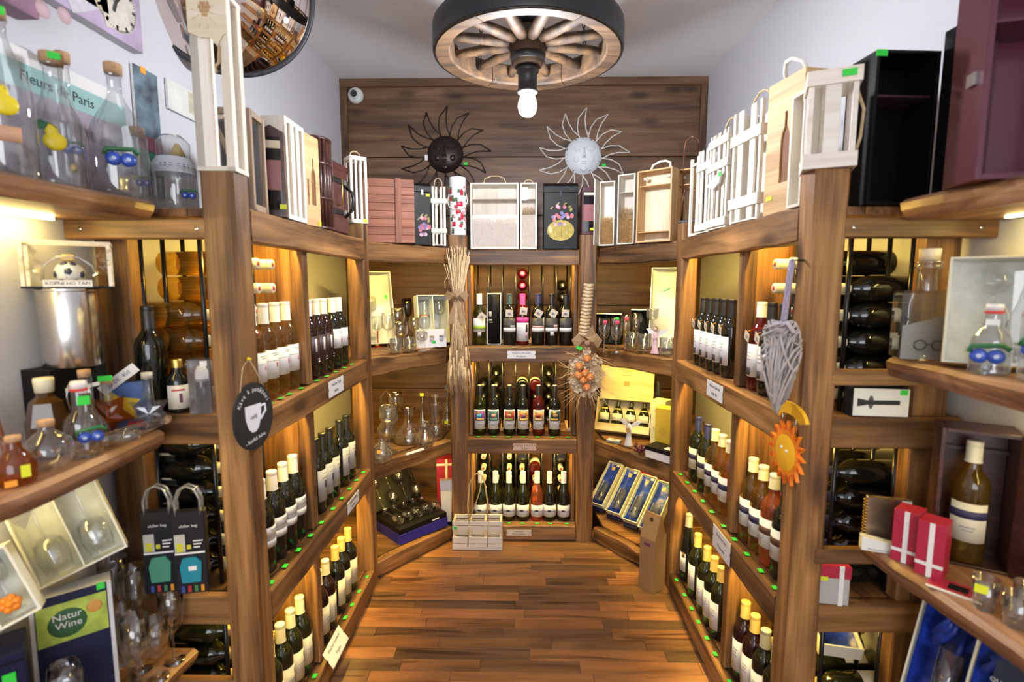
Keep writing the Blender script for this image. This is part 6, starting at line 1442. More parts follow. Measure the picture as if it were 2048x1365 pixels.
for px, py, h, r, lab in ((1264, 698, 0.095, 0.036, 'low whisky tumbler beside the etched flute'), (1288, 704, 0.095, 0.036, 'cut whisky tumbler behind the angel figure'), (1333, 709, 0.085, 0.036, 'whisky tumbler under the tall white box')):
    lathe_thing('tumbler', lab, 'glass', on_shelf(px, py, zs1), [('body', TUM(h, r), G_THICK)])
goblet('crystal martini goblet behind the angel figure', on_shelf(1303, 700, zs1), 0.225, 0.034, 0.3, 1.0, m=G_THICK)
def angel(label, loc, rz, h, robe, wing, hairm, extra=None):
    t = thing('angel_figure', label, 'figurine', loc, rz)
    skin = mat('porcelain_skin', (0.62, 0.42, 0.34), 0.45)
    MB().lathe([(0, 0), (h * 0.16, 0), (h * 0.165, h * 0.03), (h * 0.12, h * 0.15), (h * 0.085, h * 0.35), (h * 0.075, h * 0.55), (h * 0.095, h * 0.66), (h * 0.09, h * 0.72), (h * 0.04, h * 0.78), (0, h * 0.79)], 18, sy=0.8).build('robe', robe, t)
    MB().sphere((0, -h * 0.01, h * 0.87), h * 0.075, 12, 8, sz=1.15).tube([(0, 0, h * 0.76), (0, 0, h * 0.83)], h * 0.03, 8).build('head', skin, t)
    MB().sphere((0, h * 0.012, h * 0.885), h * 0.08, 12, 8, sz=1.1).build('hair', hairm, t)
    for s in (-1, 1):
        MB().prism([(s * h * 0.04, h * 0.60), (s * h * 0.30, h * 0.74), (s * h * 0.40, h * 0.86), (s * h * 0.26, h * 0.90), (s * h * 0.08, h * 0.76)], h * 0.07, h * 0.095, 'y').build('wing', wing, t)
        MB().tube([(s * h * 0.085, 0, h * 0.70), (s * h * 0.10, -h * 0.05, h * 0.58), (s * h * 0.02, -h * 0.11, h * 0.56)], h * 0.026, 8, r2=h * 0.018).build('arm', robe, t)
    return t
angel('small angel figurine in a pink robe with white wings among the tumblers', on_shelf(1310, 708, zs1), R(-40), 0.145, mat('robe_pink', (0.72, 0.48, 0.55), 0.4), mat('wing_white', (0.80, 0.80, 0.82), 0.5), mat('hair_brown', (0.12, 0.05, 0.03), 0.6))
# --- right corner shelf, middle tier
q = diag(1235, 1, 0.16, 860)
t = thing('wine_case', 'open pale wooden case of four bottles with its lid raised', 'gift box', (q.x + 0.028, q.y - 0.004, zs2 + 0.0005), R(-22))
cm = wood('case_pine', (0.56, 0.42, 0.16), (0.68, 0.54, 0.26), (0.75, 0.62, 0.34), 0.55, knots=False, spread=0.03, bump=0.08)
TL = RX(-24)
# the case stands tilted back, its inside towards the aisle
for nm, a in (('side_wall', (-0.16, -0.153, -0.045, 0.045, 0, 0.20)), ('side_wall', (0.153, 0.16, -0.045, 0.045, 0, 0.20)), ('end_wall', (-0.153, 0.153, -0.045, 0.045, 0, 0.045)), ('end_wall', (-0.153, 0.153, -0.03, 0.045, 0.193, 0.20)), ('back_panel', (-0.153, 0.153, 0.038, 0.045, 0.045, 0.193))):
    MB().cbox(*a, 0.0008).build(nm, cm, t, T(0, 0, 0.018) @ TL)
MB().cbox(-0.16, 0.16, -0.006, 0.0, 0, 0.245, 0.001).build('lid', cm, t, T(0, 0.10, 0.195) @ RX(-7))
LM = T(0, 0.10, 0.195) @ RX(-7)
burn = mat('burnt_brand', (0.42, 0.27, 0.07), 0.7)
b = MB().tube([(0.034 * math.cos(a), -0.0068, 0.195 + 0.024 * math.sin(a)) for a in [i * math.pi / 9 for i in range(18)]], 0.0014, 5, True).tube([(0.022 * math.cos(a), -0.0068, 0.195 + 0.014 * math.sin(a)) for a in [i * math.pi / 7 for i in range(14)]], 0.001, 5, True)
b.build('burnt_emblem', burn, t, LM); MB().box(-0.016, 0.016, -0.0068, -0.006, 0.085, 0.115).build('burnt_stamp', burn, t, LM); MB().box(-0.03, 0.03, -0.0068, -0.006, 0.15, 0.153).build('burnt_line', burn, t, LM)
MB().box(-0.08, 0.08, -0.001, 0.0005, -0.004, 0.004).build('hinge', BRASS, t, T(0.0, 0.093, 0.196))
MB().tube([(-0.16, 0, 0.06), (-0.19, 0, 0.07), (-0.195, 0, 0.10), (-0.185, 0, 0.125), (-0.16, 0, 0.13)], 0.007, 8).build('rope_handle', mat('yellow_rope', (0.66, 0.50, 0.20), 0.8), t, T(0, 0, 0.018) @ TL)
SMB = [(r * 0.86, z * 0.60) for r, z in BURG]
t0 = t
for k in range(4):
    W = place_in(t0, T(0, 0, 0.018) @ TL @ T(-0.115 + 0.077 * k, -0.004, 0.0465))
    o = thing('wine_bottle', 'small dark bottle with gold foil standing in the open wooden case', 'wine bottle', W.to_translation(), rot=W.to_euler(), group='bottles in the wooden case')
    MB().lathe([(r * 0.92, z * 0.8) for r, z in SMB], 18).build('glass_body', G_OLIVE, o)
    MB().lathe([(0.0132, 0.108), (0.0122, 0.125), (0.0128, 0.140), (0.0, 0.143)], 14).build('foil', mat('bottle_foil_dark', (0.03, 0.035, 0.02), 0.35), o)
    MB().patch(0.0322, 0.02, 0.062, R(-62), R(62), 8).build('label', LBLC, o); MB().patch(0.0235, 0.078, 0.095, R(-50), R(50), 6).build('neck_label', CAPY, o)
p = on_shelf(1291, 872, zs2)
t = wine('wine_bottle', [(r * 0.82, z * 0.98) for r, z in SLIM], G_DARK, CAPB, 0.10, [('label', LBLC, 0.03, 0.115, 60, 0), ('neck_label', mat('label_copper', (0.35, 0.16, 0.08), 0.5), 0.135, 0.155, 40, 0, -0.001)], 'thin black-necked bottle with a cream label beside the wooden case')
t.location = (p[0] + 0.072, p[1] + 0.018, zs2 + 0.0005); t.rotation_euler = (0, 0, R(-35))
for px, off, w_, h, m_, lab in ((1322, 0.245, 0.085, 0.255, mat('pale_green_card', (0.52, 0.58, 0.40), 0.6, var=0.1, bscale=30), 'tall pale green gift carton on the middle tier'), (1332, 0.15, 0.085, 0.245, mat('gold_card', (0.62, 0.42, 0.04), 0.4), 'golden gift carton with a round emblem')):
    q = diag(px, 1, off, 840)
    t = thing('gift_box', lab, 'gift box', (q.x, q.y, zs2 + 0.0005), R(-40)); MB().cbox(-w_ / 2, w_ / 2, -0.04, 0.04, 0, h, 0.001).build('carton', m_, t)
    if 'golden' in lab: MB().tube([(0.018 * math.cos(a), -0.0405, 0.12 + 0.018 * math.sin(a)) for a in [i * math.pi / 8 for i in range(16)]], 0.0012, 4, True).tube([(0.010 * math.cos(a), -0.0405, 0.12 + 0.010 * math.sin(a)) for a in [i * math.pi / 6 for i in range(12)]], 0.001, 4, True).build('emblem', burn, t)
    else: MB().box(-0.02, 0.02, -0.041, -0.04, 0.19, 0.20).build('print_line', burn, t)
angel('slim white angel figurine holding a small book in front of the wooden case', on_shelf(1257, 892, zs2), R(-38), 0.165, mat('robe_pearl', (0.55, 0.56, 0.60), 0.35), mat('wing_pearl', (0.62, 0.64, 0.68), 0.4), mat('hair_pale', (0.50, 0.46, 0.42), 0.6))
o = bpy.data.objects['angel_figure.001']; MB().box(-0.006, 0.014, -0.026, -0.020, 0.082, 0.108).build('book', mat('book_tan', (0.45, 0.28, 0.10), 0.6), o)
p = on_shelf(1228, 885, zs2); t = thing('trinket_tin', 'small flat tin with a red picture lid at the shelf edge', 'tin', p, R(-30))
MB().cbox(-0.04, 0.04, -0.022, 0.022, 0, 0.014, 0.001).build('tin', mat('tin_grey', (0.30, 0.32, 0.36), 0.4, metal=0.5), t); MB().box(-0.036, 0.036, -0.018, 0.018, 0.014, 0.0148).build('lid_picture', mat('lid_white', (0.66, 0.64, 0.62), 0.5), t); MB().lathe([(0, 0.0152), (0.014, 0.0152), (0.014, 0.0146)], 12, sx=1.3, sy=0.6).build('red_motif', mat('motif_red', (0.6, 0.12, 0.08), 0.5), t)
p = on_shelf(1288, 908, zs2); t = thing('grape_cluster', 'decorative bunch of dark red grapes with grey leaves', 'ornament', (p[0], p[1] + 0.01, p[2]), R(-30))
rnd = random.Random(9)
for k in range(26): MB().sphere((-0.02 + rnd.uniform(-0.028, 0.03), rnd.uniform(-0.02, 0.02), 0.010 + rnd.uniform(0, 0.036)), 0.0095, 9, 6).build('grape', mat('grape_skin', (0.10, 0.012, 0.03), 0.25), t)
for k in range(5):
    a = k * 1.1; MB().add([(0.02, 0, 0.014), (0.03 + 0.022 * math.cos(a), 0.02 * math.sin(a), 0.03 + 0.006 * k), (0.045 + 0.012 * math.cos(a), 0.03 * math.sin(a), 0.02 + 0.005 * k), (0.035, 0.01 * math.sin(a + 1), 0.012)], [(0, 1, 2, 3)]).build('leaf', mat('grey_leaf', (0.34, 0.36, 0.28), 0.7), t)
q = diag(1328, 1, 0.05, 900)
t = thing('keepsake_box', 'black-lidded white keepsake box at the edge beside the corner post', 'gift box', (q.x, q.y + 0.012, zs2 + 0.0005), R(-50))
MB().cbox(-0.075, 0.075, -0.05, 0.05, 0, 0.04, 0.001).build('base', mat('box_white', (0.66, 0.66, 0.70), 0.5), t); MB().cbox(-0.077, 0.077, -0.052, 0.052, 0.04, 0.062, 0.001).build('lid', BLACKCARD, t)
MB().box(0.02, 0.06, -0.03, 0.01, 0.062, 0.0628).build('paper_slip', PAPER, t)
for px, py, lab in ((1309, 892, 'flute glass with a pink silk flower beside the keepsake box'), (1333, 882, 'flute glass with a white silk flower beside the corner post')):
    p = on_shelf(px, py, zs2); t = goblet(lab, (p[0] + 0.01, p[1] + 0.05, p[2]), 0.165, 0.026, 0.62, 1.0, flute=True)
    for k in range(6): MB().sphere((0.012 * math.cos(k), -0.03, 0.10 + 0.012 * math.sin(k)), 0.007, 7, 5, sy=0.5).build('silk_petal', mat('silk_pink' if 'pink' in lab else 'silk_white', (0.70, 0.42, 0.40) if 'pink' in lab else (0.76, 0.74, 0.72), 0.7), t)
# --- right corner shelf, lowest tier: blue satin boxes
for k in range(4):
    f = diag(1190 + 34 * k, 1, 0.125 - 0.004 * k, 1030)
    t = tray_box('white box lined with blue satin holding an engraved glass, one of four in a row', (f.x + 0.012, f.y + 0.012, zs3 + 0.030), (R(-48), 0, R(-dg + 9)), 0.100, 0.31, 0.055, mat('ivory_card', (0.70, 0.69, 0.55), 0.6), SATIN, cells=1, group='blue satin boxes on the corner shelf')
    glass_in(t, T(0, -0.012, 0.03), (TUM(0.13, 0.026), [(0, 0.13), (0.005, 0.13)]), 'engraved glass tumbler lying on blue satin', m=G_THICK, name='engraved_glass', group='engraved glasses in the satin boxes')
    sticker(t, T(0.03, -0.03, 0.285), GREEN if k == 3 else PAPER, 0.018, 0.014); MB().box(-0.004, 0.014, -0.026, -0.024, 0.25, 0.275).build('gold_tag', CAPY, t)
    MB().cbox(-0.046, 0.046, 0.0, 0.022, -0.022, -0.004, 0.001).build('lid_below', NAVY, t, T(0, 0.01, 0.0))
f = diag(1324, 1, 0.012, 1080)
t = tray_box('small blue satin box lying low behind the kraft bag', (f.x, f.y + 0.02, zs3 + 0.028), (R(-78), 0, R(-dg + 12)), 0.08, 0.11, 0.045, mat('ivory_card', (0.70, 0.69, 0.55), 0.6), SATIN, cells=1)
q = diag(1306, 1, 0.52, 980)
t = thing('gift_box', 'dark red flat box leaning at the back of the lowest corner tier', 'gift box', (q.x, q.y, zs3 + 0.0005), R(-20)); MB().cbox(-0.15, 0.15, -0.03, 0.03, 0, 0.25, 0.002).build('carton', REDCARD, t); MB().box(-0.15, 0.15, -0.031, -0.03, 0.12, 0.124).build('lid_seam', NAVY, t)
# kraft bottle bag on the floor
p = onZ(1302, 1186, 0.0); t = thing('kraft_bag', 'plain kraft bottle carton with a punched grip, standing on the floor', 'gift bag', (p.x + 0.014, p.y + 0.045, 0.001), R(-52))
MB().box(-0.045, 0.045, -0.045, 0.045, 0, 0.27).build('carton', KRAFT, t)
MB().add([(-0.045, -0.045, 0.27), (0.045, -0.045, 0.27), (0.045, 0.045, 0.27), (-0.045, 0.045, 0.27), (-0.045, -0.006, 0.39), (0.045, -0.006, 0.39), (0.045, 0.006, 0.39), (-0.045, 0.006, 0.39)], [(0, 1, 5, 4), (1, 2, 6, 5), (2, 3, 7, 6), (3, 0, 4, 7), (4, 5, 6, 7)]).build('gable_top', KRAFT, t)
MB().lathe([(0, 0.0), (0.011, 0.0), (0.011, 0.001)], 14, T(0, -0.0165, 0.362) @ RX(72)).build('grip_hole', mat('hole_dark', (0.05, 0.025, 0.012), 0.9), t)
MB().box(-0.018, 0.018, -0.0458, -0.045, 0.235, 0.25, T(0, 0, 0) ).build('purple_print', mat('print_plum', (0.16, 0.03, 0.10), 0.7), t)
# pale crate on the floor in front of the centre rack
p0, p1 = onZ(905, 1101, 0), onZ(1004, 1101, 0); wq = p1.x - p0.x
t = thing('slat_crate', 'pale pine six-bottle crate with rope handles on the floor', 'crate', ((p0.x + p1.x) / 2, p0.y + 0.058, 0.001), 0)
for z, hh in ((0.0, 0.034), (0.04, 0.036), (0.118, 0.024), (0.148, 0.024)):
    for y0, y1 in ((-0.056, -0.048), (0.034, 0.042)): MB().cbox(-wq / 2, wq / 2, y0, y1, z, z + hh, 0.001).build('slat', W_WHITE, t)
for x in (-wq / 2 + 0.008, -0.045, 0.045, wq / 2 - 0.008): MB().cbox(x - 0.006, x + 0.006, -0.048, 0.034, 0.004, 0.165, 0.001).build('partition', W_PALE, t)
MB().cbox(-wq / 2, wq / 2, -0.048, 0.034, 0.0, 0.006, 0.001).build('base_board', W_WHITE, t)
for x, dx in ((-0.05, 0.0), (0.062, 0.0)): MB().tube([(x - 0.004, -0.059, 0.02), (x, -0.06, 0.10), (x + 0.004, -0.058, 0.17)], 0.0032, 6).build('rope_strand', ROPE, t)
MB().tube([(-0.046, -0.054, 0.17), (-0.055, -0.03, 0.26), (-0.045, -0.015, 0.38), (-0.02, -0.012, 0.43), (0.005, -0.012, 0.442), (0.03, -0.012, 0.425), (0.045, -0.018, 0.37), (0.058, -0.03, 0.28), (0.064, -0.054, 0.17)], 0.004, 7).tube([(-0.046, -0.01, 0.17), (-0.01, -0.01, 0.26), (0.012, -0.01, 0.33), (0.028, -0.012, 0.42)], 0.0035, 6).build('rope_handle', mat('new_rope', (0.60, 0.44, 0.20), 0.8), t)
sticker(t, T(-wq / 2 + 0.018, -0.0565, 0.132), GREEN, 0.02, 0.014)
# ------------------------------------------------------------------ wall boards near the door
def leafy(t, M, kind, k=1.0):
    """painted glass fruit on a bottle front: a pear or two plums with leaves"""
    g = mat('fruit_leaf', (0.02, 0.14, 0.05), 0.35)
    if kind == 'pear':
        MB().sphere((0, 0, 0), 0.018 * k, 14, 9, sy=0.35, sx=1.05).sphere((-0.004 * k, 0, 0.020 * k), 0.011 * k, 12, 8, sy=0.4, sz=1.2).build('glass_pear', mat('pear_yellow', (0.80, 0.62, 0.02), 0.3), t, M)
        MB().prism([(-0.004, 0.03), (-0.02, 0.042), (-0.034, 0.034), (-0.03, 0.022), (-0.016, 0.022)], -0.003, 0.0, 'y').build('glass_leaf', g, t, M)
        MB().tube([(-0.02, -0.002, 0.038), (-0.004, -0.002, 0.036), (0.004, -0.002, 0.028)], 0.0016, 5).build('glass_twig', g, t, M)
    else:
        bl = mat('plum_blue', (0.03, 0.08, 0.42), 0.25)
        for x in (-0.011, 0.011):
            o = MB().sphere((x * k, 0, 0), 0.0125 * k, 12, 8, sy=0.45).build('glass_plum', bl, t, M)
            MB().sphere((x * k, -0.0055 * k, 0.0), 0.004 * k, 8, 5, sy=0.3).build('plum_bloom', mat('plum_bloom', (0.45, 0.52, 0.75), 0.4), o)
        MB().tube([(-0.024 * k, -0.001, 0.006 * k), (-0.022 * k, -0.001, 0.016 * k), (0, -0.001, 0.018 * k), (0.018 * k, -0.001, 0.020 * k), (0.028 * k, -0.001, 0.012 * k)], 0.0042 * k, 6).build('glass_leaf', g, t, M)
def spirit(name, label, loc, rz, prof, m, cork=None, corkr=0.0, flat=1.0, cat='bottle', rot=None, corkm=CORK):
    t = thing(name, label, cat, loc, rz, rot=rot)
    MB().lathe(prof, 26, sy=flat).build('glass_body', m, t)
    if cork:
        H = prof[-1][1]; MB().lathe([(0, H + cork), (corkr, H + cork), (corkr + 0.0008, H + cork - 0.002), (corkr, H - 0.002), (0, H - 0.002)], 18).build('cork_stopper', corkm, t)
    return t
def FL(h, r, neck=0.014, sh=0.6): return [(0, 0.003), (r * 0.92, 0), (r, 0.006), (r, h * sh * 0.9), (r * 0.93, h * sh), (r * 0.6, h * (sh + 0.12)), (neck * 1.25, h * (sh + 0.22)), (neck, h * (sh + 0.27)), (neck, h * 0.965), (neck * 1.2, h * 0.97), (neck * 1.2, h)]
zl = ZT + 0.0005
def top_at(px, X): v = onX(px, 350, X); return (X, v.y, zl)
t = spirit('fruit_bottle', 'tall clear bottle with a painted pear, next to the wall clock', top_at(22, -1.035), R(46), FL(0.315, 0.048, 0.015, 0.62), G_THICK, 0.018, 0.017, 0.8)
leafy(t, T(0.0, -0.041, 0.14), 'pear', 1.15); MB().patch(0.049, 0.07, 0.10, R(-35), R(25), 6, Matrix.Diagonal((1, 0.8, 1, 1))).build('wax_seal', mat('wax_peach', (0.60, 0.33, 0.20), 0.5), t); sticker(t, T(0.0, -0.019, 0.322), GREEN, 0.03, 0.016)
t = spirit('fruit_bottle', 'clear bottle with a painted pear under a green-stickered wide cork', top_at(124, -1.035), R(44), FL(0.275, 0.046, 0.017, 0.58), G_THICK, 0.020, 0.021, 0.8)
leafy(t, T(-0.008, -0.039, 0.10), 'pear', 1.1); sticker(t, T(0.004, -0.0225, 0.285), GREEN, 0.022, 0.014)
t = spirit('fruit_bottle', 'slim tall clear bottle with blue plums behind the pear bottle', top_at(146, -1.13), R(44), FL(0.335, 0.036, 0.011, 0.50), G_CLEAR, 0.022, 0.015)
leafy(t, T(0.0, -0.037, 0.12), 'plum', 0.9); MB().sphere((0, -0.036, 0.075), 0.008, 8, 6, sz=1.6).build('gold_drop', BRASS, t)
t = spirit('fruit_bottle', 'flat clear bottle with painted blue plums and a small brass bell inside', top_at(243, -1.02), R(40), FL(0.315, 0.060, 0.015, 0.58), G_THICK, 0.022, 0.019, 0.6)
leafy(t, T(0.0, -0.037, 0.10), 'plum', 1.35); MB().lathe([(0, 0), (0.015, 0), (0.012, 0.006), (0.013, 0.02), (0.017, 0.034), (0.0, 0.038)], 14, T(0, 0, 0.028)).build('brass_bell', BRASS, t)
t = spirit('fruit_bottle', 'small clear cork-topped bottle behind the plum bottle', (-1.075, 1.475, zl), R(36), FL(0.205, 0.036, 0.013, 0.6), G_CLEAR, 0.020, 0.017)
leafy(t, T(0.006, -0.037, 0.07), 'plum', 0.8)
t = spirit('canister_bottle', 'wide clear plastic canister bottle with a white printed collar', (-1.035, 1.565, zl), R(34), [(0, 0.002), (0.055, 0), (0.058, 0.006), (0.058, 0.13), (0.05, 0.15), (0.045, 0.16), (0.045, 0.205), (0.03, 0.225), (0, 0.23)], G_CLEAR)
MB().lathe([(0.0585, 0.115), (0.0545, 0.15), (0.0465, 0.158), (0.0465, 0.162)], 24).build('collar', mat('plastic_white', (0.66, 0.68, 0.74), 0.4), t); leafy(t, T(0.03, -0.053, 0.05), 'plum', 0.8)
for z in (0.130, 0.137): MB().patch(0.0575 - (z - 0.115) * 0.11, z, z + 0.003, R(-40), R(40), 6).build('print_line', mat('print_navy', (0.04, 0.06, 0.18), 0.6), t)
MB().lathe([(0, 0.17), (0.022, 0.17), (0.006, 0.205), (0, 0.206)], 12, T(0.01, 0, 0)).build('cork_funnel', CAPY, t)
# --- second board
z2 = 1.1405
def P2(px, py, x=None):
    v = onZ(px, py, 1.14)
    if x is not None: v = onX(px, py, x)
    return (max(-1.15, min(-0.985, v.x)), min(v.y, 1.28), z2)
p = (-1.138, 1.25, z2)
t = thing('black_carton', 'black flat carton with white and brown stripes under the steel tin', 'box', p, R(84)); MB().cbox(-0.075, 0.075, -0.038, 0.038, 0, 0.185, 0.001).build('carton', BLACKCARD, t); MB().box(-0.04, 0.075, -0.039, -0.038, 0.125, 0.135).build('white_stripe', PAPER, t)
for k in range(3): MB().box(-0.004 + 0.026 * k, 0.004 + 0.026 * k, -0.039, -0.038, 0.02, 0.11).build('brown_stripe', mat('stripe_brown', (0.16, 0.08, 0.06), 0.6), t)
t = lathe_thing('steel_tin', 'tall brushed steel gift tin standing on the black carton', 'tin', (-1.115, 1.25, z2 + 0.1855), [('cylinder', [(0, 0), (0.060, 0), (0.061, 0.002), (0.061, 0.188), (0.060, 0.19), (0, 0.19)], CHROME)])
MB().lathe([(0.0612, 0.183), (0.0622, 0.186), (0.0612, 0.19)], 28).build('rim', CHROME, t)
# football bottle in a stick frame on the tin
t = thing('stick_frame_gift', 'wrapped football bottle in a pale stick frame on top of the steel tin', 'gift', (-1.105, 1.25, z2 + 0.376), R(36))
MB().cbox(-0.085, 0.085, -0.04, 0.04, 0, 0.005, 0.001).build('base_board', BLACKCARD, t)
for x in (-0.08, 0.08):
    for y in (-0.034, 0.034): MB().cbox(0, 0.10, -0.004, 0.004, -0.004, 0.004, 0.0006).build('stick', W_WHITE, t, T(x, y, 0.005) @ RY(-90))
for y in (-0.034, 0.034): MB().cbox(-0.086, 0.086, y - 0.004, y + 0.004, 0.105, 0.113, 0.0006).build('stick', W_WHITE, t)
for x in (-0.08, 0.08): MB().cbox(x - 0.004, x + 0.004, -0.03, 0.03, 0.105, 0.113, 0.0006).build('stick', W_WHITE, t)
bo = MB().sphere((0, 0, 0.036), 0.030, 20, 14).build('football', mat('ball_white', (0.66, 0.68, 0.68), 0.3), t)
for a, e in ((0, 10), (62, -5), (-62, -5), (30, 55), (-30, 55), (32, -42), (-32, -42), (180, 0), (110, 30), (-110, 30)):
    d = Vector((math.sin(R(a)) * math.cos(R(e)), -math.cos(R(a)) * math.cos(R(e)), math.sin(R(e)))); q = d.to_track_quat('Z', 'Y').to_matrix().to_4x4()
    MB().lathe([(0, 0.0012), (0.009, 0.0), (0.009, -0.002)], 5, T(*(Vector((0, 0, 0.036)) + d * 0.0295)) @ q).build('ball_patch', mat('ball_navy', (0.03, 0.04, 0.09), 0.4), bo)
MB().tube([(-0.05, -0.01, 0.02), (-0.045, -0.012, 0.055), (-0.02, -0.012, 0.076), (0.02, -0.012, 0.076), (0.045, -0.012, 0.055), (0.05, -0.01, 0.02)], 0.0035, 8).build('clear_tube_arch', G_THICK, t)
MB().cbox(-0.012, 0.012, -0.012, 0.012, 0.066, 0.082, 0.003).build('gold_stopper', CAPY, t)
pl = MB().box(-0.045, 0.045, -0.047, -0.045, 0.004, 0.020).build('name_plate', PAPER, t); text('KOPNI HO TAM', 0.0115, INK, pl, T(0, -0.0475, 0.012) @ FACE)
rnd = random.Random(4)
for s in (-1, 1):
    b = MB()
    for k in range(26):
        c = (s * rnd.uniform(0.055, 0.085), -0.04 + rnd.uniform(-0.01, 0.01), 0.03 + rnd.uniform(0, 0.05)); q = [Vector(c) + Vector((rnd.uniform(-0.018, 0.018), rnd.uniform(-0.01, 0.01), rnd.uniform(-0.018, 0.018))) for _ in range(3)]
        b.add([c] + q, [(0, 1, 2), (0, 2, 3)])
    b.build('cellophane', glass('cellophane', (0.96, 0.97, 0.93), 3.0, 0.05), t)
# bottles of the second board
t = spirit('hexagonal_bottle', 'dark brown six-sided spirit bottle with a pale stopper', (-1.062, 1.108, z2), R(30), [(0, 0.0), (0.034, 0), (0.044, 0.03), (0.046, 0.075), (0.030, 0.125), (0.015, 0.138), (0.015, 0.15)], G_AMBER)
hx_ = KIDS(t)[0]; hx_.data = MB().lathe([(0, 0.0), (0.032, 0), (0.039, 0.03), (0.040, 0.075), (0.030, 0.125), (0.016, 0.138), (0.016, 0.15)], 6, smooth=False).mesh('glass_body', mat('brown_glass', (0.05, 0.022, 0.004), 0.08, spec=0.6))
MB().lathe([(0, 0.18), (0.018, 0.18), (0.019, 0.175), (0.017, 0.148), (0, 0.148)], 14).build('stopper', CAPI, t)
t = spirit('swing_top_bottle', 'clear swing-top bottle with blue plums and a green sticker', (-0.988, 1.112, z2), R(44), [(0, 0.002), (0.034, 0), (0.036, 0.006), (0.036, 0.075), (0.03, 0.092), (0.017, 0.105), (0.015, 0.15)], G_CLEAR)
MB().lathe([(0, 0.172), (0.014, 0.172), (0.016, 0.166), (0.015, 0.153), (0, 0.152)], 14).build('ceramic_stopper', mat('ceramic_white', (0.72, 0.68, 0.68), 0.3), t); MB().lathe([(0.0155, 0.150), (0.0165, 0.153), (0.0155, 0.156)], 14).build('red_gasket', RED, t)
MB().tube([(0.017, 0, 0.165), (0.021, 0, 0.14), (0.018, 0, 0.11)], 0.0012, 5).tube([(-0.017, 0, 0.165), (-0.021, 0, 0.14), (-0.018, 0, 0.11)], 0.0012, 5).build('wire_bail', CHROME, t)
sticker(t, T(0.006, -0.0185, 0.13), GREEN, 0.022, 0.020); leafy(t, T(0.012, -0.037, 0.05), 'plum', 1.0)
t = spirit('retort_flask', 'clear bulb flask with a long neck, cork and price tag', (-1.042, 1.192, z2), R(34), [(0, 0.002), (0.022, 0), (0.036, 0.012), (0.040, 0.03), (0.036, 0.05), (0.022, 0.072), (0.014, 0.09), (0.0135, 0.165), (0.0155, 0.168)], G_THICK, 0.016, 0.0125)
MB().box(-0.011, 0.011, -0.016, -0.015, 0.13, 0.15).build('price_tag', PAPER, t)
def star_bottle(label, loc, rz, m, k=1.0, spikes=5, capm=None, stk=None):
    """flat leaf-shaped spirit bottle"""
    t = thing('leaf_bottle', label, 'bottle', loc, rz); pts = []
    for i in range(spikes * 2):
        a = -math.pi / 2 + math.pi / spikes * (i + 1); rr = (0.062 if i % 2 else 0.034) * k
        pts.append((rr * math.cos(a), 0.060 * k + rr * math.sin(a)))
    z0 = min(z for x, z in pts); pts = [(x, z - z0) for x, z in pts]; n = len(pts); vs = []; fs = []
    for (x, z) in pts: vs.append((x, 0, z))
    c = (0, 0.058 * k - z0 * 0)
    vs += [(0, -0.022 * k, 0.055 * k), (0, 0.022 * k, 0.055 * k)]
    for (x, z) in pts: vs.append((x * 0.6, -0.017 * k, 0.055 * k + (z - 0.055 * k) * 0.6)); 
    for (x, z) in pts: vs.append((x * 0.6, 0.017 * k, 0.055 * k + (z - 0.055 * k) * 0.6))
    for i in range(n):
        j = (i + 1) % n
        fs += [(i, j, n + 2 + j, n + 2 + i), (n + 2 + i, n + 2 + j, n), (j, i, 2 * n + 2 + i, 2 * n + 2 + j), (2 * n + 2 + j, 2 * n + 2 + i, n + 1)]
    MB().add(vs, fs, False).build('glass_body', m, t)
    H = max(z for x, z in pts)
    MB().lathe([(0.012, H - 0.02), (0.0115, H + 0.028), (0.014, H + 0.03), (0.0145, H + 0.034), (0, H + 0.034)], 14).build('neck', G_THICK, t)
    MB().lathe([(0.0, H + 0.034), (0.013, H + 0.034), (0.0135, H + 0.05), (0, H + 0.052)], 14).build('stopper', capm or CORK, t)
    if stk: sticker(t, T(0, -0.016, H + 0.05), stk, 0.03, 0.014)
    return t
star_bottle('amber brandy bottle shaped like a maple leaf, with a green sticker', (-1.053, 1.268, z2), R(32), G_AMBER, 0.9, 5, None, GREEN)
star_bottle('clear leaf-shaped cut glass bottle with amber drink beside the small spirit bottle', (-0.985, 1.318, z2), R(30), G_THICK, 0.85, 6, mat('clear_stopper', (0.45, 0.42, 0.36), 0.3))
t = thing('picture_carton', 'blue carton with a yellow leaf picture behind the amber leaf bottle', 'box', (-1.062, 1.338, z2), R(20)); MB().cbox(-0.055, 0.055, -0.018, 0.018, 0, 0.125, 0.001).build('carton', mat('carton_blue', (0.06, 0.12, 0.32), 0.5, var=0.3, bscale=30), t)
MB().prism([(-0.054, 0.02), (0.03, 0.03), (0.02, 0.06), (0.04, 0.08), (-0.01, 0.09), (-0.045, 0.12), (-0.054, 0.10)], -0.0192, -0.018, 'y').build('yellow_leaf_print', mat('carton_yellow', (0.66, 0.50, 0.03), 0.5), t); MB().prism([(0.0, 0.005), (0.05, 0.005), (0.04, 0.022), (0.01, 0.025)], -0.0192, -0.018, 'y').build('red_print', mat('carton_red', (0.45, 0.03, 0.03), 0.5), t)
t = spirit('spirit_bottle', 'small dark spirit bottle with gold screw cap and cream label', (-0.962, 1.404, Z1 + 0.0005), R(32), [(0, 0.001), (0.027, 0), (0.029, 0.004), (0.029, 0.085), (0.024, 0.10), (0.013, 0.112), (0.0125, 0.13)], G_DARK)
MB().lathe([(0.0145, 0.125), (0.0148, 0.146), (0.013, 0.149), (0, 0.149)], 16).build('screw_cap', BRASS, t); MB().patch(0.0295, 0.012, 0.078, R(-58), R(58), 8).build('label', mat('label_ivory', (0.74, 0.70, 0.58), 0.6), t)
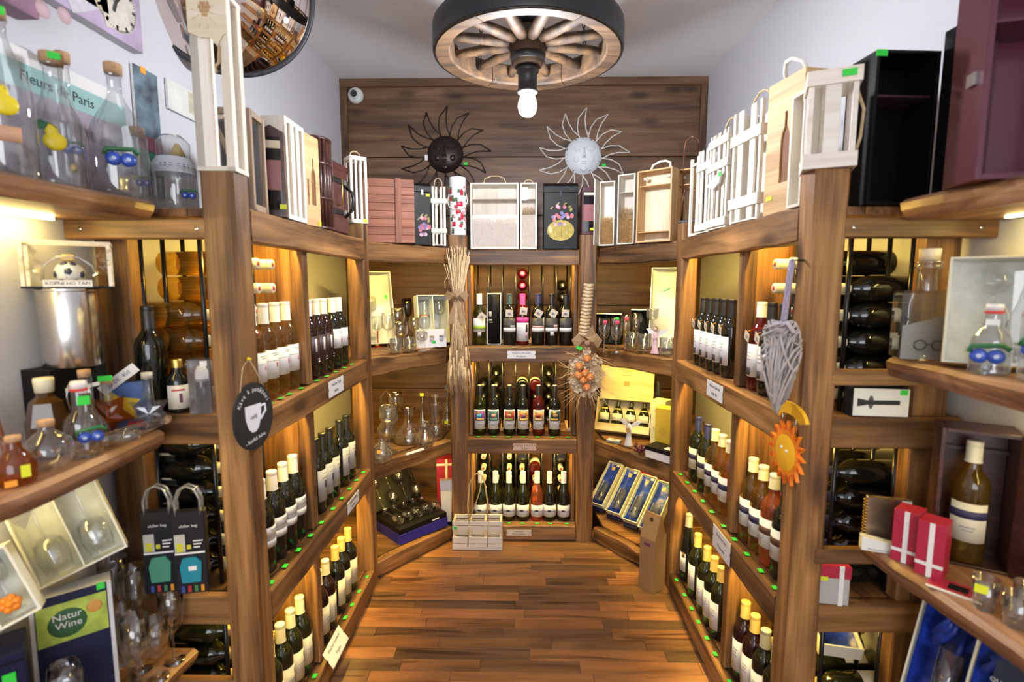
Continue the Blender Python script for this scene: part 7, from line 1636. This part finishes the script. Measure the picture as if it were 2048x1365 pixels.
MB().box(0.002, 0.009, -0.031, -0.0295, 0.03, 0.055).build('printed_figure', mat('print_maroon', (0.12, 0.02, 0.06), 0.6), t); MB().patch(0.0303, 0.063, 0.067, R(-30), R(30), 5).build('print_line', RED, t)
t = thing('clear_carton', 'clear plastic carton holding a white-capped bottle against the front post', 'box', (-0.886, 1.392, Z1 + 0.001), R(14))
MB().box(-0.028, 0.028, -0.022, 0.022, 0, 0.15).build('plastic_sleeve', glass('clear_plastic', (0.86, 0.87, 0.90), 1.6, 0.06, haze=0.12, hazecol=(0.5, 0.5, 0.56)), t)
MB().lathe([(0, 0.001), (0.018, 0.001), (0.019, 0.09), (0.012, 0.105), (0, 0.106)], 16).build('inner_bottle', G_SMOKE, t); MB().lathe([(0.0165, 0.088), (0.0165, 0.115), (0.010, 0.13), (0, 0.131)], 16).build('white_cap', PAPER, t); MB().box(0.004, 0.022, -0.0228, -0.022, 0.133, 0.147).build('price_tag', PAPER, t)
t = spirit('wine_bottle', 'black bottle with black capsule standing beside the steel tin', (-1.030, 1.399, Z1 + 0.0005), R(30), BORD, G_DARK); capsule(MB(), 0.295, 0.07).build('capsule', CAPB, t)
t.location.z = Z1 + 0.0005
t = thing('price_tag_card', 'white hand-lettered price strip leaning on the blue carton', 'card', (-1.045, 1.312, z2 + 0.128), rot=(R(0), R(-38), R(24)))
MB().box(-0.05, 0.05, -0.0012, 0, -0.013, 0.013).build('card', PAPER, t, T(0, 0, 0.014)); text('25 DL  450', 0.014, mat('ink_blue', (0.05, 0.08, 0.2), 0.7), t, T(0, -0.0016, 0.014) @ FACE)
# glass novelty bottles in front
def pistol(label, loc, rz, k=1.0):
    t = thing('novelty_bottle', label, 'bottle', loc, rz)
    MB().lathe([(0, 0), (0.016, 0.0), (0.020, 0.01), (0.022, 0.05), (0.020, 0.10), (0.016, 0.15), (0.013, 0.17), (0.013, 0.185), (0, 0.186)], 14, T(-0.09 * k, 0, 0.024 * k) @ RY(90), sx=k, sy=k * 0.8).build('glass_body', G_THICK, t)
    MB().lathe([(0, 0), (0.016, 0), (0.018, 0.03), (0.014, 0.065), (0, 0.067)], 12, T(-0.055 * k, 0.0, 0.022 * k) @ RX(78) @ RZ(0), sx=1.2, sy=0.9).build('grip', G_THICK, t)
    b = MB()
    for j in range(4): b.tube([(-0.06 + 0.03 * j, -0.018, 0.018), (-0.05 + 0.03 * j, -0.019, 0.034)], 0.002, 5)
    b.build('relief_ribs', G_THICK, t); MB().lathe([(0, 0.186), (0.011, 0.186), (0.011, 0.205), (0, 0.206)], 10, T(-0.09 * k, 0, 0.024 * k) @ RY(90)).build('stopper', CORK, t)
    return t
pistol('clear pistol-shaped glass bottle lying at the shelf edge', (-0.972, 1.225, z2), R(84), 0.85)
t = spirit('ball_bottle', 'round clear glass ball bottle with a small cork at the shelf edge', (-0.992, 1.030, z2), R(45), [(0, 0.004), (0.02, 0.0), (0.036, 0.010), (0.044, 0.028), (0.045, 0.042), (0.038, 0.062), (0.02, 0.078), (0.013, 0.084), (0.013, 0.094)], G_THICK, 0.012, 0.014)
t = spirit('ball_bottle', 'large round clear glass bottle behind the small ball bottle', (-1.09, 0.985, z2), R(45), [(0, 0.004), (0.03, 0.0), (0.05, 0.014), (0.056, 0.035), (0.05, 0.06), (0.02, 0.085), (0.014, 0.09), (0.014, 0.11)], G_CLEAR, 0.012, 0.014)
t = spirit('spirit_bottle', 'small amber bottle with yellow-green and orange stickers at the board front', (-0.985, 0.952, z2), R(48), [(0, 0.001), (0.028, 0), (0.032, 0.01), (0.032, 0.04), (0.02, 0.06), (0.012, 0.07), (0.012, 0.085)], G_AMBER, 0.010, 0.012); sticker(t, T(0.012, -0.033, 0.03), YELLOW, 0.014, 0.024); sticker(t, T(-0.01, -0.033, 0.01), ORANGE, 0.018, 0.012)
t = thing('folding_stand', 'dark red folding stand with a green sticker against the wall', 'stand', (-1.145, 1.065, z2), R(45))
for s in (-1, 1): beam('stand_leg', (t.location.x + s * 0.02, t.location.y - 0.0, z2), (t.location.x + s * 0.003, t.location.y, z2 + 0.125), 0.012, 0.014, W_RED, t, up=(0, 1, 0))
MB().cbox(-0.012, 0.012, -0.008, 0.008, 0.12, 0.135, 0.001).build('hinge_block', W_RED, t); sticker(t, T(0, -0.009, 0.128), GREEN, 0.02, 0.01)
# --- third board
z3 = 0.4605
t = thing('glass_carton', 'navy glass carton with a green picture band leaning under the white boxes', 'gift box', (-1.065, 1.125, z3), rot=(R(-8), 0, R(40)))
MB().cbox(-0.075, 0.075, -0.05, 0.03, 0.0, 0.335, 0.001).build('carton', mat('carton_white', (0.62, 0.63, 0.66), 0.6), t, T(0, 0.0, 0.005))
MB().box(-0.066, 0.066, -0.0515, -0.05, 0.005, 0.335).build('navy_front', NAVY, t, T(0, 0, 0.005))
bd_ = MB().box(-0.064, 0.064, -0.0525, -0.0515, 0.225, 0.315).build('green_band', mat('carton_lime', (0.36, 0.46, 0.06), 0.5, var=0.3, bscale=26), t, T(0, 0, 0.005))
o = MB().sphere((-0.006, 0, 0), 0.036, 18, 8, sy=0.02, sz=0.92).build('dark_heart_emblem', mat('emblem_green', (0.02, 0.09, 0.02), 0.5), t, T(-0.004, -0.0525, 0.272))
text('Natur', 0.022, PAPER, t, T(-0.010, -0.0545, 0.288) @ FACE); text('Wine', 0.022, PAPER, t, T(-0.008, -0.0545, 0.268) @ FACE)
MB().sphere((0.040, 0, 0), 0.015, 10, 6, sy=0.05).build('printed_fruit', mat('print_fruit', (0.60, 0.30, 0.06), 0.5), t, T(0, -0.0525, 0.292)); sticker(t, T(0.055, -0.053, 0.335), GREEN, 0.016, 0.016)
t0 = t
glass_in(t, T(-0.02, -0.098, 0.012), stem_glass(0.19, 0.034), 'wine glass standing in front of the navy carton')
t = tray_box('white open box with two large wine glasses, tilted on top of the navy carton', (-1.075, 1.185, z3 + 0.366), (R(-14), R(-16), R(42)), 0.175, 0.235, 0.07, cells=2)
for k in (-1, 1): glass_in(t, T(k * 0.042, -0.02, 0.225) @ RX(180), stem_glass(0.205, 0.033), 'wine glass upside down in the tilted white box', group='glasses in the tilted white box')
t = thing('glass_carton', 'plain navy carton standing against the wall under the coloured-flower box', 'gift box', (-1.105, 0.95, z3), R(42)); MB().cbox(-0.07, 0.07, -0.05, 0.05, 0, 0.32, 0.001).build('carton', NAVY, t); MB().box(-0.07, 0.07, -0.051, -0.05, 0.30, 0.304).build('lid_seam', BLACKCARD, t)
sticker(t, T(0.045, -0.0515, 0.27), GREEN, 0.02, 0.024)
t = tray_box('white open box with red and orange decorated glasses', (-1.09, 0.955, z3 + 0.345), (R(-14), R(-18), R(42)), 0.19, 0.155, 0.06, cells=3)
for k, c_ in enumerate(((0.02, 0.28, 0.06), (0.55, 0.02, 0.04), (0.85, 0.25, 0.01))):
    o = glass_in(t, T(-0.058 + 0.058 * k, -0.014, 0.02), stem_glass(0.115, 0.022), 'small glass with a %s flower base in the white box' % ('green', 'red', 'orange')[k])
    b = MB()
    for j in range(6): b.sphere((0.011 * math.cos(j * 1.05), -0.012, 0.02 + 0.011 * math.sin(j * 1.05)), 0.009, 8, 5, sy=0.7)
    b.sphere((0, -0.012, 0.02), 0.010, 8, 5).build('flower_base', mat('flower_%d' % k, c_, 0.4), o)
t = goblet('large clear balloon glass in front of the plain navy carton', (-0.975, 0.985, z3), 0.22, 0.042, 0.45, 0.8, m=G_THICK)
for k, (x, y, lab) in enumerate(((-0.985, 1.205, 'champagne flute beside the green sticker'), (-1.045, 1.244, 'champagne flute in front of the navy carton'), (-0.985, 1.272, 'shorter tall glass near the board edge'), (-0.985, 1.338, 'champagne flute below the teal gift bag'), (-1.125, 1.255, 'champagne flute standing against the wall'))):
    goblet(lab, (x, y, z3), 0.225 if k != 2 else 0.17, 0.032, 0.62, 0.95, flute=True)
t = goblet('tall wine glass standing behind the champagne flutes', (-1.058, 1.305, z3), 0.30, 0.036, 0.42, 0.95)
t = goblet('tall wine glass in front of the green gift bag', (-1.135, 1.33, z3), 0.31, 0.036, 0.42, 0.95)
t = thing('price_card', 'green price sticker card lying among the flutes', 'card', (-0.98, 1.135, z3), R(50)); MB().box(-0.014, 0.014, -0.012, 0.012, 0, 0.001).build('card', GREEN, t)
# clear gift bags hanging in front of the rods
for k, (x, c_, lab) in enumerate(((-0.99, (0.08, 0.30, 0.20), 'clear handled gift bag with black header and green glass pouch'), (-0.905, (0.02, 0.25, 0.36), 'clear handled gift bag with black header and teal glass pouch'))):
    t = thing('gift_bag', lab, 'gift bag', (x, 1.378 - 0.052, Z2 + 0.05), R(14))
    MB().cbox(-0.040, 0.040, -0.012, 0.012, 0, 0.235, 0.002).build('pouch', mat('bag_black', (0.012, 0.012, 0.018), 0.3), t)
    MB().box(-0.037, 0.037, -0.0135, -0.012, 0.115, 0.12).build('white_rule', PAPER, t); MB().box(-0.036, -0.010, -0.0135, -0.012, 0.122, 0.172).build('bottle_picture', mat('picture_grey', (0.5, 0.5, 0.46), 0.5), t)
    MB().box(-0.031, -0.016, -0.0145, -0.0135, 0.124, 0.148).build('yellow_bottle_print', mat('print_lemon', (0.62, 0.58, 0.04), 0.5), t); MB().box(-0.006, 0.004, -0.0145, -0.0135, 0.13, 0.142).build('yellow_glass_print', MATS['print_lemon'], t)
    for j in range(3): MB().box(0.010, 0.034 - 0.004 * j, -0.0142, -0.0135, 0.150 - 0.009 * j, 0.1535 - 0.009 * j).build('print_line', PAPER, t)
    text('chiller bag', 0.011, PAPER, t, T(0, -0.0138, 0.195) @ FACE)
    MB().prism([(-0.022, 0.035), (0.024, 0.035), (0.028, 0.09), (0.015, 0.108), (-0.018, 0.105), (-0.026, 0.08)], -0.018, -0.0125, 'y').build('glass_pouch', mat('pouch_%d' % k, c_, 0.2), t)
    for j, cc in enumerate(((0.05, 0.08, 0.35), (0.45, 0.04, 0.05), (0.06, 0.22, 0.08), (0.75, 0.30, 0.02))): MB().box(-0.026 + 0.016 * j, -0.018 + 0.016 * j, -0.0142, -0.0135, 0.006, 0.024).build('colour_swatch', mat('swatch_%d' % j, cc, 0.5), t)
    if k: MB().box(-0.004, 0.016, -0.0195, -0.018, 0.07, 0.082).build('price_tag', PAPER, t)
    for y in (-0.009, 0.009): MB().tube([(-0.030, y, 0.225), (-0.031, y, 0.265), (-0.020, y, 0.295), (0, y, 0.305), (0.020, y, 0.295), (0.031, y, 0.265), (0.030, y, 0.225)], 0.0036, 7).build('tube_handle', glass('tube_plastic', (0.80, 0.80, 0.80), 2.5, 0.08, haze=0.15), t)
# --- right: second board
zr2 = 1.3405
v = onZ(1812, 712, 1.34)
t = thing('square_flask', 'square clear flask with a frosted panel, glasses motif and a big cork', 'bottle', (0.992, 1.285, zr2), R(-16)); t.scale = (1.14, 1.14, 1.14)
MB().cbox(-0.052, 0.052, -0.03, 0.03, 0, 0.15, 0.006).build('glass_body', G_THICK, t); MB().prism([(-0.05, 0.004), (0.05, 0.004), (0.05, 0.105), (-0.05, 0.075)], -0.0312, -0.0302, 'y').build('frosted_panel', FROST, t)
MB().lathe([(0.019, 0.148), (0.018, 0.155), (0.018, 0.195), (0.024, 0.197), (0.024, 0.202), (0.020, 0.204), (0.024, 0.206), (0.024, 0.212), (0.019, 0.214)], 18).build('neck', G_THICK, t); MB().lathe([(0, 0.238), (0.0195, 0.238), (0.018, 0.212), (0, 0.212)], 16).build('cork_stopper', W_PALE, t)
b = MB()
for s in (-1, 1): b.tube([(s * 0.016 + 0.011 * math.cos(a), -0.0318, 0.035 + 0.010 * math.sin(a)) for a in [i * math.pi / 7 for i in range(14)]], 0.0018, 5, True)
b.tube([(-0.006, -0.0318, 0.037), (0.006, -0.0318, 0.037)], 0.0015, 5).build('etched_spectacles', mat('etch_dark', (0.06, 0.06, 0.06), 0.6), t)
t = tray_box('large white satin gift box with a decanter standing on the wall board', (1.085, 1.10, zr2 + 0.003), (R(-7), 0, R(-38)), 0.30, 0.235, 0.08, mat('ivory_board', (0.74, 0.72, 0.56), 0.6), WHITESATIN, cells=2)
MB().box(-0.148, 0.148, -0.0425, -0.041, 0.002, 0.233).build('clear_cover', ACRYL, t)
for k in (-1, 1): glass_in(t, T(k * 0.072, -0.006, 0.02), ([(0, 0.11), (0.004, 0.11), (0.004, 0.13)], [(0, 0.13), (0.02, 0.14), (0.034, 0.16), (0.035, 0.165), (0.025, 0.18), (0.014, 0.2), (0.012, 0.205)]), 'wide decanter bowl packed in the white satin box', name='decanter', group='decanters in the white satin box')
t = spirit('fruit_bottle', 'small swing-top bottle with blue plums in front of the white satin box', (0.98, 1.085, zr2), R(-42), [(0, 0.003), (0.034, 0), (0.037, 0.006), (0.034, 0.012), (0.0335, 0.07), (0.028, 0.085), (0.016, 0.098), (0.0145, 0.125)], G_THICK)
leafy(t, T(-0.004, -0.034, 0.040), 'plum', 1.2); MB().lathe([(0, 0.146), (0.014, 0.146), (0.015, 0.140), (0.014, 0.132), (0, 0.131)], 14).build('ceramic_stopper', MATS['ceramic_white'], t); MB().lathe([(0.0145, 0.126), (0.0165, 0.129), (0.0145, 0.132)], 14).build('red_gasket', RED, t)
MB().box(-0.012, 0.010, -0.0185, -0.0175, 0.103, 0.115).build('price_tag', PAPER, t); MB().tube([(0.016, 0, 0.138), (0.022, 0, 0.118), (0.019, 0, 0.098)], 0.0012, 5).build('wire_bail', CHROME, t)
t = spirit('fruit_bottle', 'tall clear plum bottle at the end of the wall board', (0.995, 0.99, zr2), R(-45), FL(0.26, 0.036, 0.013, 0.55), G_THICK, 0.016, 0.014); leafy(t, T(-0.006, -0.037, 0.065), 'plum', 1.1); MB().sphere((-0.014, -0.034, 0.045), 0.006, 8, 6).build('gold_drop', BRASS, t)
# corkscrew carton on the side shelf
t = thing('corkscrew_carton', 'white carton printed with a corkscrew on the rack side shelf', 'box', (0.965, 1.395, Z1 + 0.0005), R(-6))
MB().cbox(-0.072, 0.072, -0.02, 0.02, 0, 0.078, 0.001).build('carton', BLACKCARD, t); MB().box(-0.066, 0.0725, -0.0212, -0.02, 0.002, 0.077).build('front_panel', WHITECARD, t); sticker(t, T(0.058, -0.0214, 0.068), GREEN, 0.018, 0.014)
MB().prism([(-0.056, 0.028), (-0.056, 0.05), (-0.03, 0.045), (0.05, 0.046), (0.05, 0.034), (-0.03, 0.033)], -0.0222, -0.0212, 'y').build('corkscrew_print', INK, t); MB().lathe([(0, 0), (0.011, 0), (0.011, 0.001)], 14, T(-0.022, -0.0212, 0.04) @ RX(90), sx=0.6, sy=1.7).build('corkscrew_ring_print', mat('print_grey', (0.14, 0.14, 0.14), 0.6), t)
# --- right: third board
zr3 = 0.8505
t = thing('display_case', 'dark wooden display case holding a white wine bottle, open at the front', 'case', (1.10, 1.228, zr3), R(-30))
for nm, a in (('side_panel', (-0.075, -0.066, -0.05, 0.05, 0, 0.335)), ('side_panel', (0.066, 0.075, -0.05, 0.05, 0, 0.335)), ('back_panel', (-0.066, 0.066, 0.04, 0.05, 0, 0.335)), ('top_panel', (-0.066, 0.066, -0.05, 0.04, 0.325, 0.335)), ('bottom_panel', (-0.066, 0.066, -0.05, 0.04, 0, 0.006)), ('neck_bar', (-0.066, 0.066, 0.02, 0.04, 0.268, 0.278))): MB().cbox(*a, 0.001).build(nm, W_DARK, t)
MB().cbox(0.0, 0.009, -0.13, 0.0, 0, 0.335, 0.001).build('door', W_DARK, t, T(0.066, -0.052, 0) @ RZ(38)); MB().cbox(0.008, 0.010, -0.12, -0.10, 0.01, 0.325, 0.0004).build('door_edge', W_RED, t, T(0.066, -0.052, 0) @ RZ(38))
o = wine('wine_bottle', BORD, G_GOLD, CAPI, 0.05, [('label', LBLC, 0.055, 0.15, 60, 0), ('print_band', NAVYBAND, 0.112, 0.132, 62, 0, 0.001)] + LINES(2, 0.09, 0.008, 22), 'white wine bottle with navy-banded label inside the dark display case')
wp_ = place_in(t, T(-0.005, -0.0105, 0.0065)); o.location = wp_.to_translation(); o.rotation_euler = (0, 0, R(-40))
t = thing('walking_cane', 'slim amber and clear glass cane leaning by the display case', 'cane', (1.16, 1.02, zr3), rot=(0, R(3), 0))
MB().lathe([(0, 0), (0.008, 0), (0.010, 0.03), (0.007, 0.06), (0.008, 0.16), (0.005, 0.19), (0.006, 0.29), (0.009, 0.31), (0, 0.318)], 12).build('shaft', G_AMBER, t); sticker(t, T(-0.008, -0.012, 0.185), YELLOW, 0.03, 0.016)
t = thing('notebook', 'spiral notebook with a mirrored metal cover standing upright', 'notebook', (0.955, 1.300, zr3), R(-14)); MB().cbox(-0.05, 0.05, -0.008, 0.008, 0.0, 0.125, 0.001).build('cover', mat('metal_cover', (0.45, 0.36, 0.28), 0.25, metal=0.9), t)
for k in range(14): MB().tube([(-0.05 + 0.006 * math.cos(a), 0.008 * math.sin(a), 0.008 + 0.0082 * k) for a in [i * math.pi / 4 for i in range(8)]], 0.0012, 4, True).build('wire_ring', BRASS, t)
MB().box(0.026, 0.048, -0.0092, -0.008, 0.108, 0.122).build('price_tag', PAPER, t)
t = thing('white_block_box', 'small white slanted box on the board end beside the notebook', 'box', (0.937, 1.292, zr3), R(-20)); MB().prism([(-0.045, 0), (0.045, 0), (0.045, 0.022), (-0.045, 0.036)], -0.012, 0.012, 'y').build('carton', WHITECARD, t, T(-0.008, -0.034, 0)); MB().box(-0.04, 0.03, -0.0475, -0.046, 0.004, 0.007).build('print_line', LBLG, t)
for k, (x, y, lab) in enumerate(((0.955, 1.225, 'small red gift box with white ribbon and a picture side'), (0.968, 1.165, 'small red gift box with white ribbon next to another'))):
    t = thing('gift_box', lab, 'gift box', (x, y, zr3), R(-50)); MB().cbox(-0.026, 0.026, -0.03, 0.03, 0, 0.13, 0.001).build('carton', mat('crimson_card', (0.42, 0.02, 0.055), 0.4), t)
    MB().box(-0.004, 0.006, -0.0312, -0.03, 0, 0.13).box(-0.026, 0.026, -0.0314, -0.03, 0.026, 0.034).build('white_ribbon', PAPER, t); MB().box(-0.0272, -0.026, -0.024, 0.026, 0.012, 0.118).build('picture_side', mat('picture_dark', (0.10, 0.09, 0.08), 0.4, var=0.6, bscale=60), t)
t = thing('leaflet', 'red and white leaflet lying flat in front of the red boxes', 'card', (0.968, 1.10, zr3), R(-48)); MB().box(-0.045, 0.045, -0.032, 0.028, 0, 0.002).build('sheet', MATS['crimson_card'], t); MB().box(-0.045, 0.045, -0.034, -0.026, 0.0005, 0.0025).build('white_border', PAPER, t); MB().box(-0.01, 0.025, -0.012, 0.016, 0.002, 0.0026).build('photo', BLACKCARD, t)
for k, (x, y) in enumerate(((0.972, 1.03), (0.985, 0.975), (1.04, 1.01), (1.01, 0.915))):
    t = lathe_thing('shot_glass', ('thick-bottomed shot glass with a yellow sticker', 'thick-bottomed shot glass beside the stickered one', 'shot glass near the flat dark red box', 'shot glass at the end of the third wall board')[k], 'glass', (x, y, zr3), [('body', [(0, 0.001), (0.017, 0), (0.019, 0.004), (0.024, 0.068), (0.0225, 0.068), (0.017, 0.018), (0, 0.016)], G_THICK)])
    if k == 0: sticker(t, T(-0.02, -0.012, 0.05) @ RZ(-40), YELLOW, 0.022, 0.018)
t = thing('flat_box', 'flat dark red wooden box with a glass lid by the wall', 'box', (1.12, 0.90, zr3), R(-20)); MB().cbox(-0.06, 0.06, -0.05, 0.05, 0, 0.075, 0.001).build('body', W_RED, t); MB().box(-0.05, 0.05, -0.04, 0.04, 0.075, 0.077).build('glass_lid', BLACKCARD, t)
# gift purse on the side shelf
t = thing('gift_pouch', 'silver gift pouch with a red flap and white ribbon on the rack side shelf', 'gift bag', (0.872, 1.392, Z2 + 0.0005), R(-8)); MB().cbox(-0.048, 0.048, -0.02, 0.02, 0, 0.085, 0.002).build('pouch', mat('pouch_silver', (0.46, 0.44, 0.44), 0.35), t); MB().cbox(-0.05, 0.05, -0.022, 0.022, 0.078, 0.115, 0.002).build('red_flap', MATS['crimson_card'], t)
MB().box(0.018, 0.03, -0.0235, -0.02, 0.0, 0.116).build('white_ribbon', PAPER, t); sticker(t, T(-0.026, -0.0235, 0.078), YELLOW, 0.03, 0.012)
# tall blue satin boxes under the third board
R4s = live_shelf(1, 0.90, 0.25, 1.30, 0.345, 0.045, 'low wall board under the tall blue satin boxes')
for k, (x, y) in enumerate(((1.055, 1.215), (1.055, 1.055), (1.055, 0.895))):
    t = tray_box(('tall box of ruffled blue satin with an engraved glass, next to the rack', 'tall box of ruffled blue satin with a dark card reading QUADRO GLASS', 'tall box of ruffled blue satin farther along the wall board')[k], (x, y, 0.354), (R(-12), R(5), R(-52)), 0.17, 0.43, 0.07, mat('ivory_card', (0.70, 0.69, 0.55), 0.6), SATIN, cells=1)
    rnd = random.Random(k)
    for j in range(9):
        xx, zz = rnd.uniform(-0.055, 0.055), rnd.uniform(0.06, 0.38); MB().tube([(xx - 0.02, -0.016, zz - 0.05), (xx + rnd.uniform(-0.012, 0.012), -0.028, zz), (xx + rnd.uniform(0.0, 0.02), -0.018, zz + 0.05)], 0.011, 7, r2=0.006).build('satin_fold', SATIN, t)
    if k == 1: MB().box(-0.045, 0.045, -0.041, -0.039, 0.09, 0.33).build('dark_card', mat('card_midnight', (0.008, 0.018, 0.06), 0.4), t); text('QUADRO GLASS', 0.013, PAPER, t, T(0, -0.0416, 0.28) @ FACE)
    else: glass_in(t, T(0, -0.052, 0.10), (TUM(0.16, 0.028), [(0, 0.16), (0.004, 0.16)]), 'engraved glass lying on the ruffled blue satin', m=G_THICK, name='engraved_glass', group='engraved glasses on ruffled satin')
t = tray_box('small white box with blue satin lying on the stacked bottles', (0.985, 1.485, 0.375), (R(-70), 0, R(-12)), 0.12, 0.11, 0.05, mat('ivory_card', (0.70, 0.69, 0.55), 0.6), SATIN, cells=1); sticker(t, T(0.03, -0.027, 0.10), YELLOW, 0.03, 0.012)
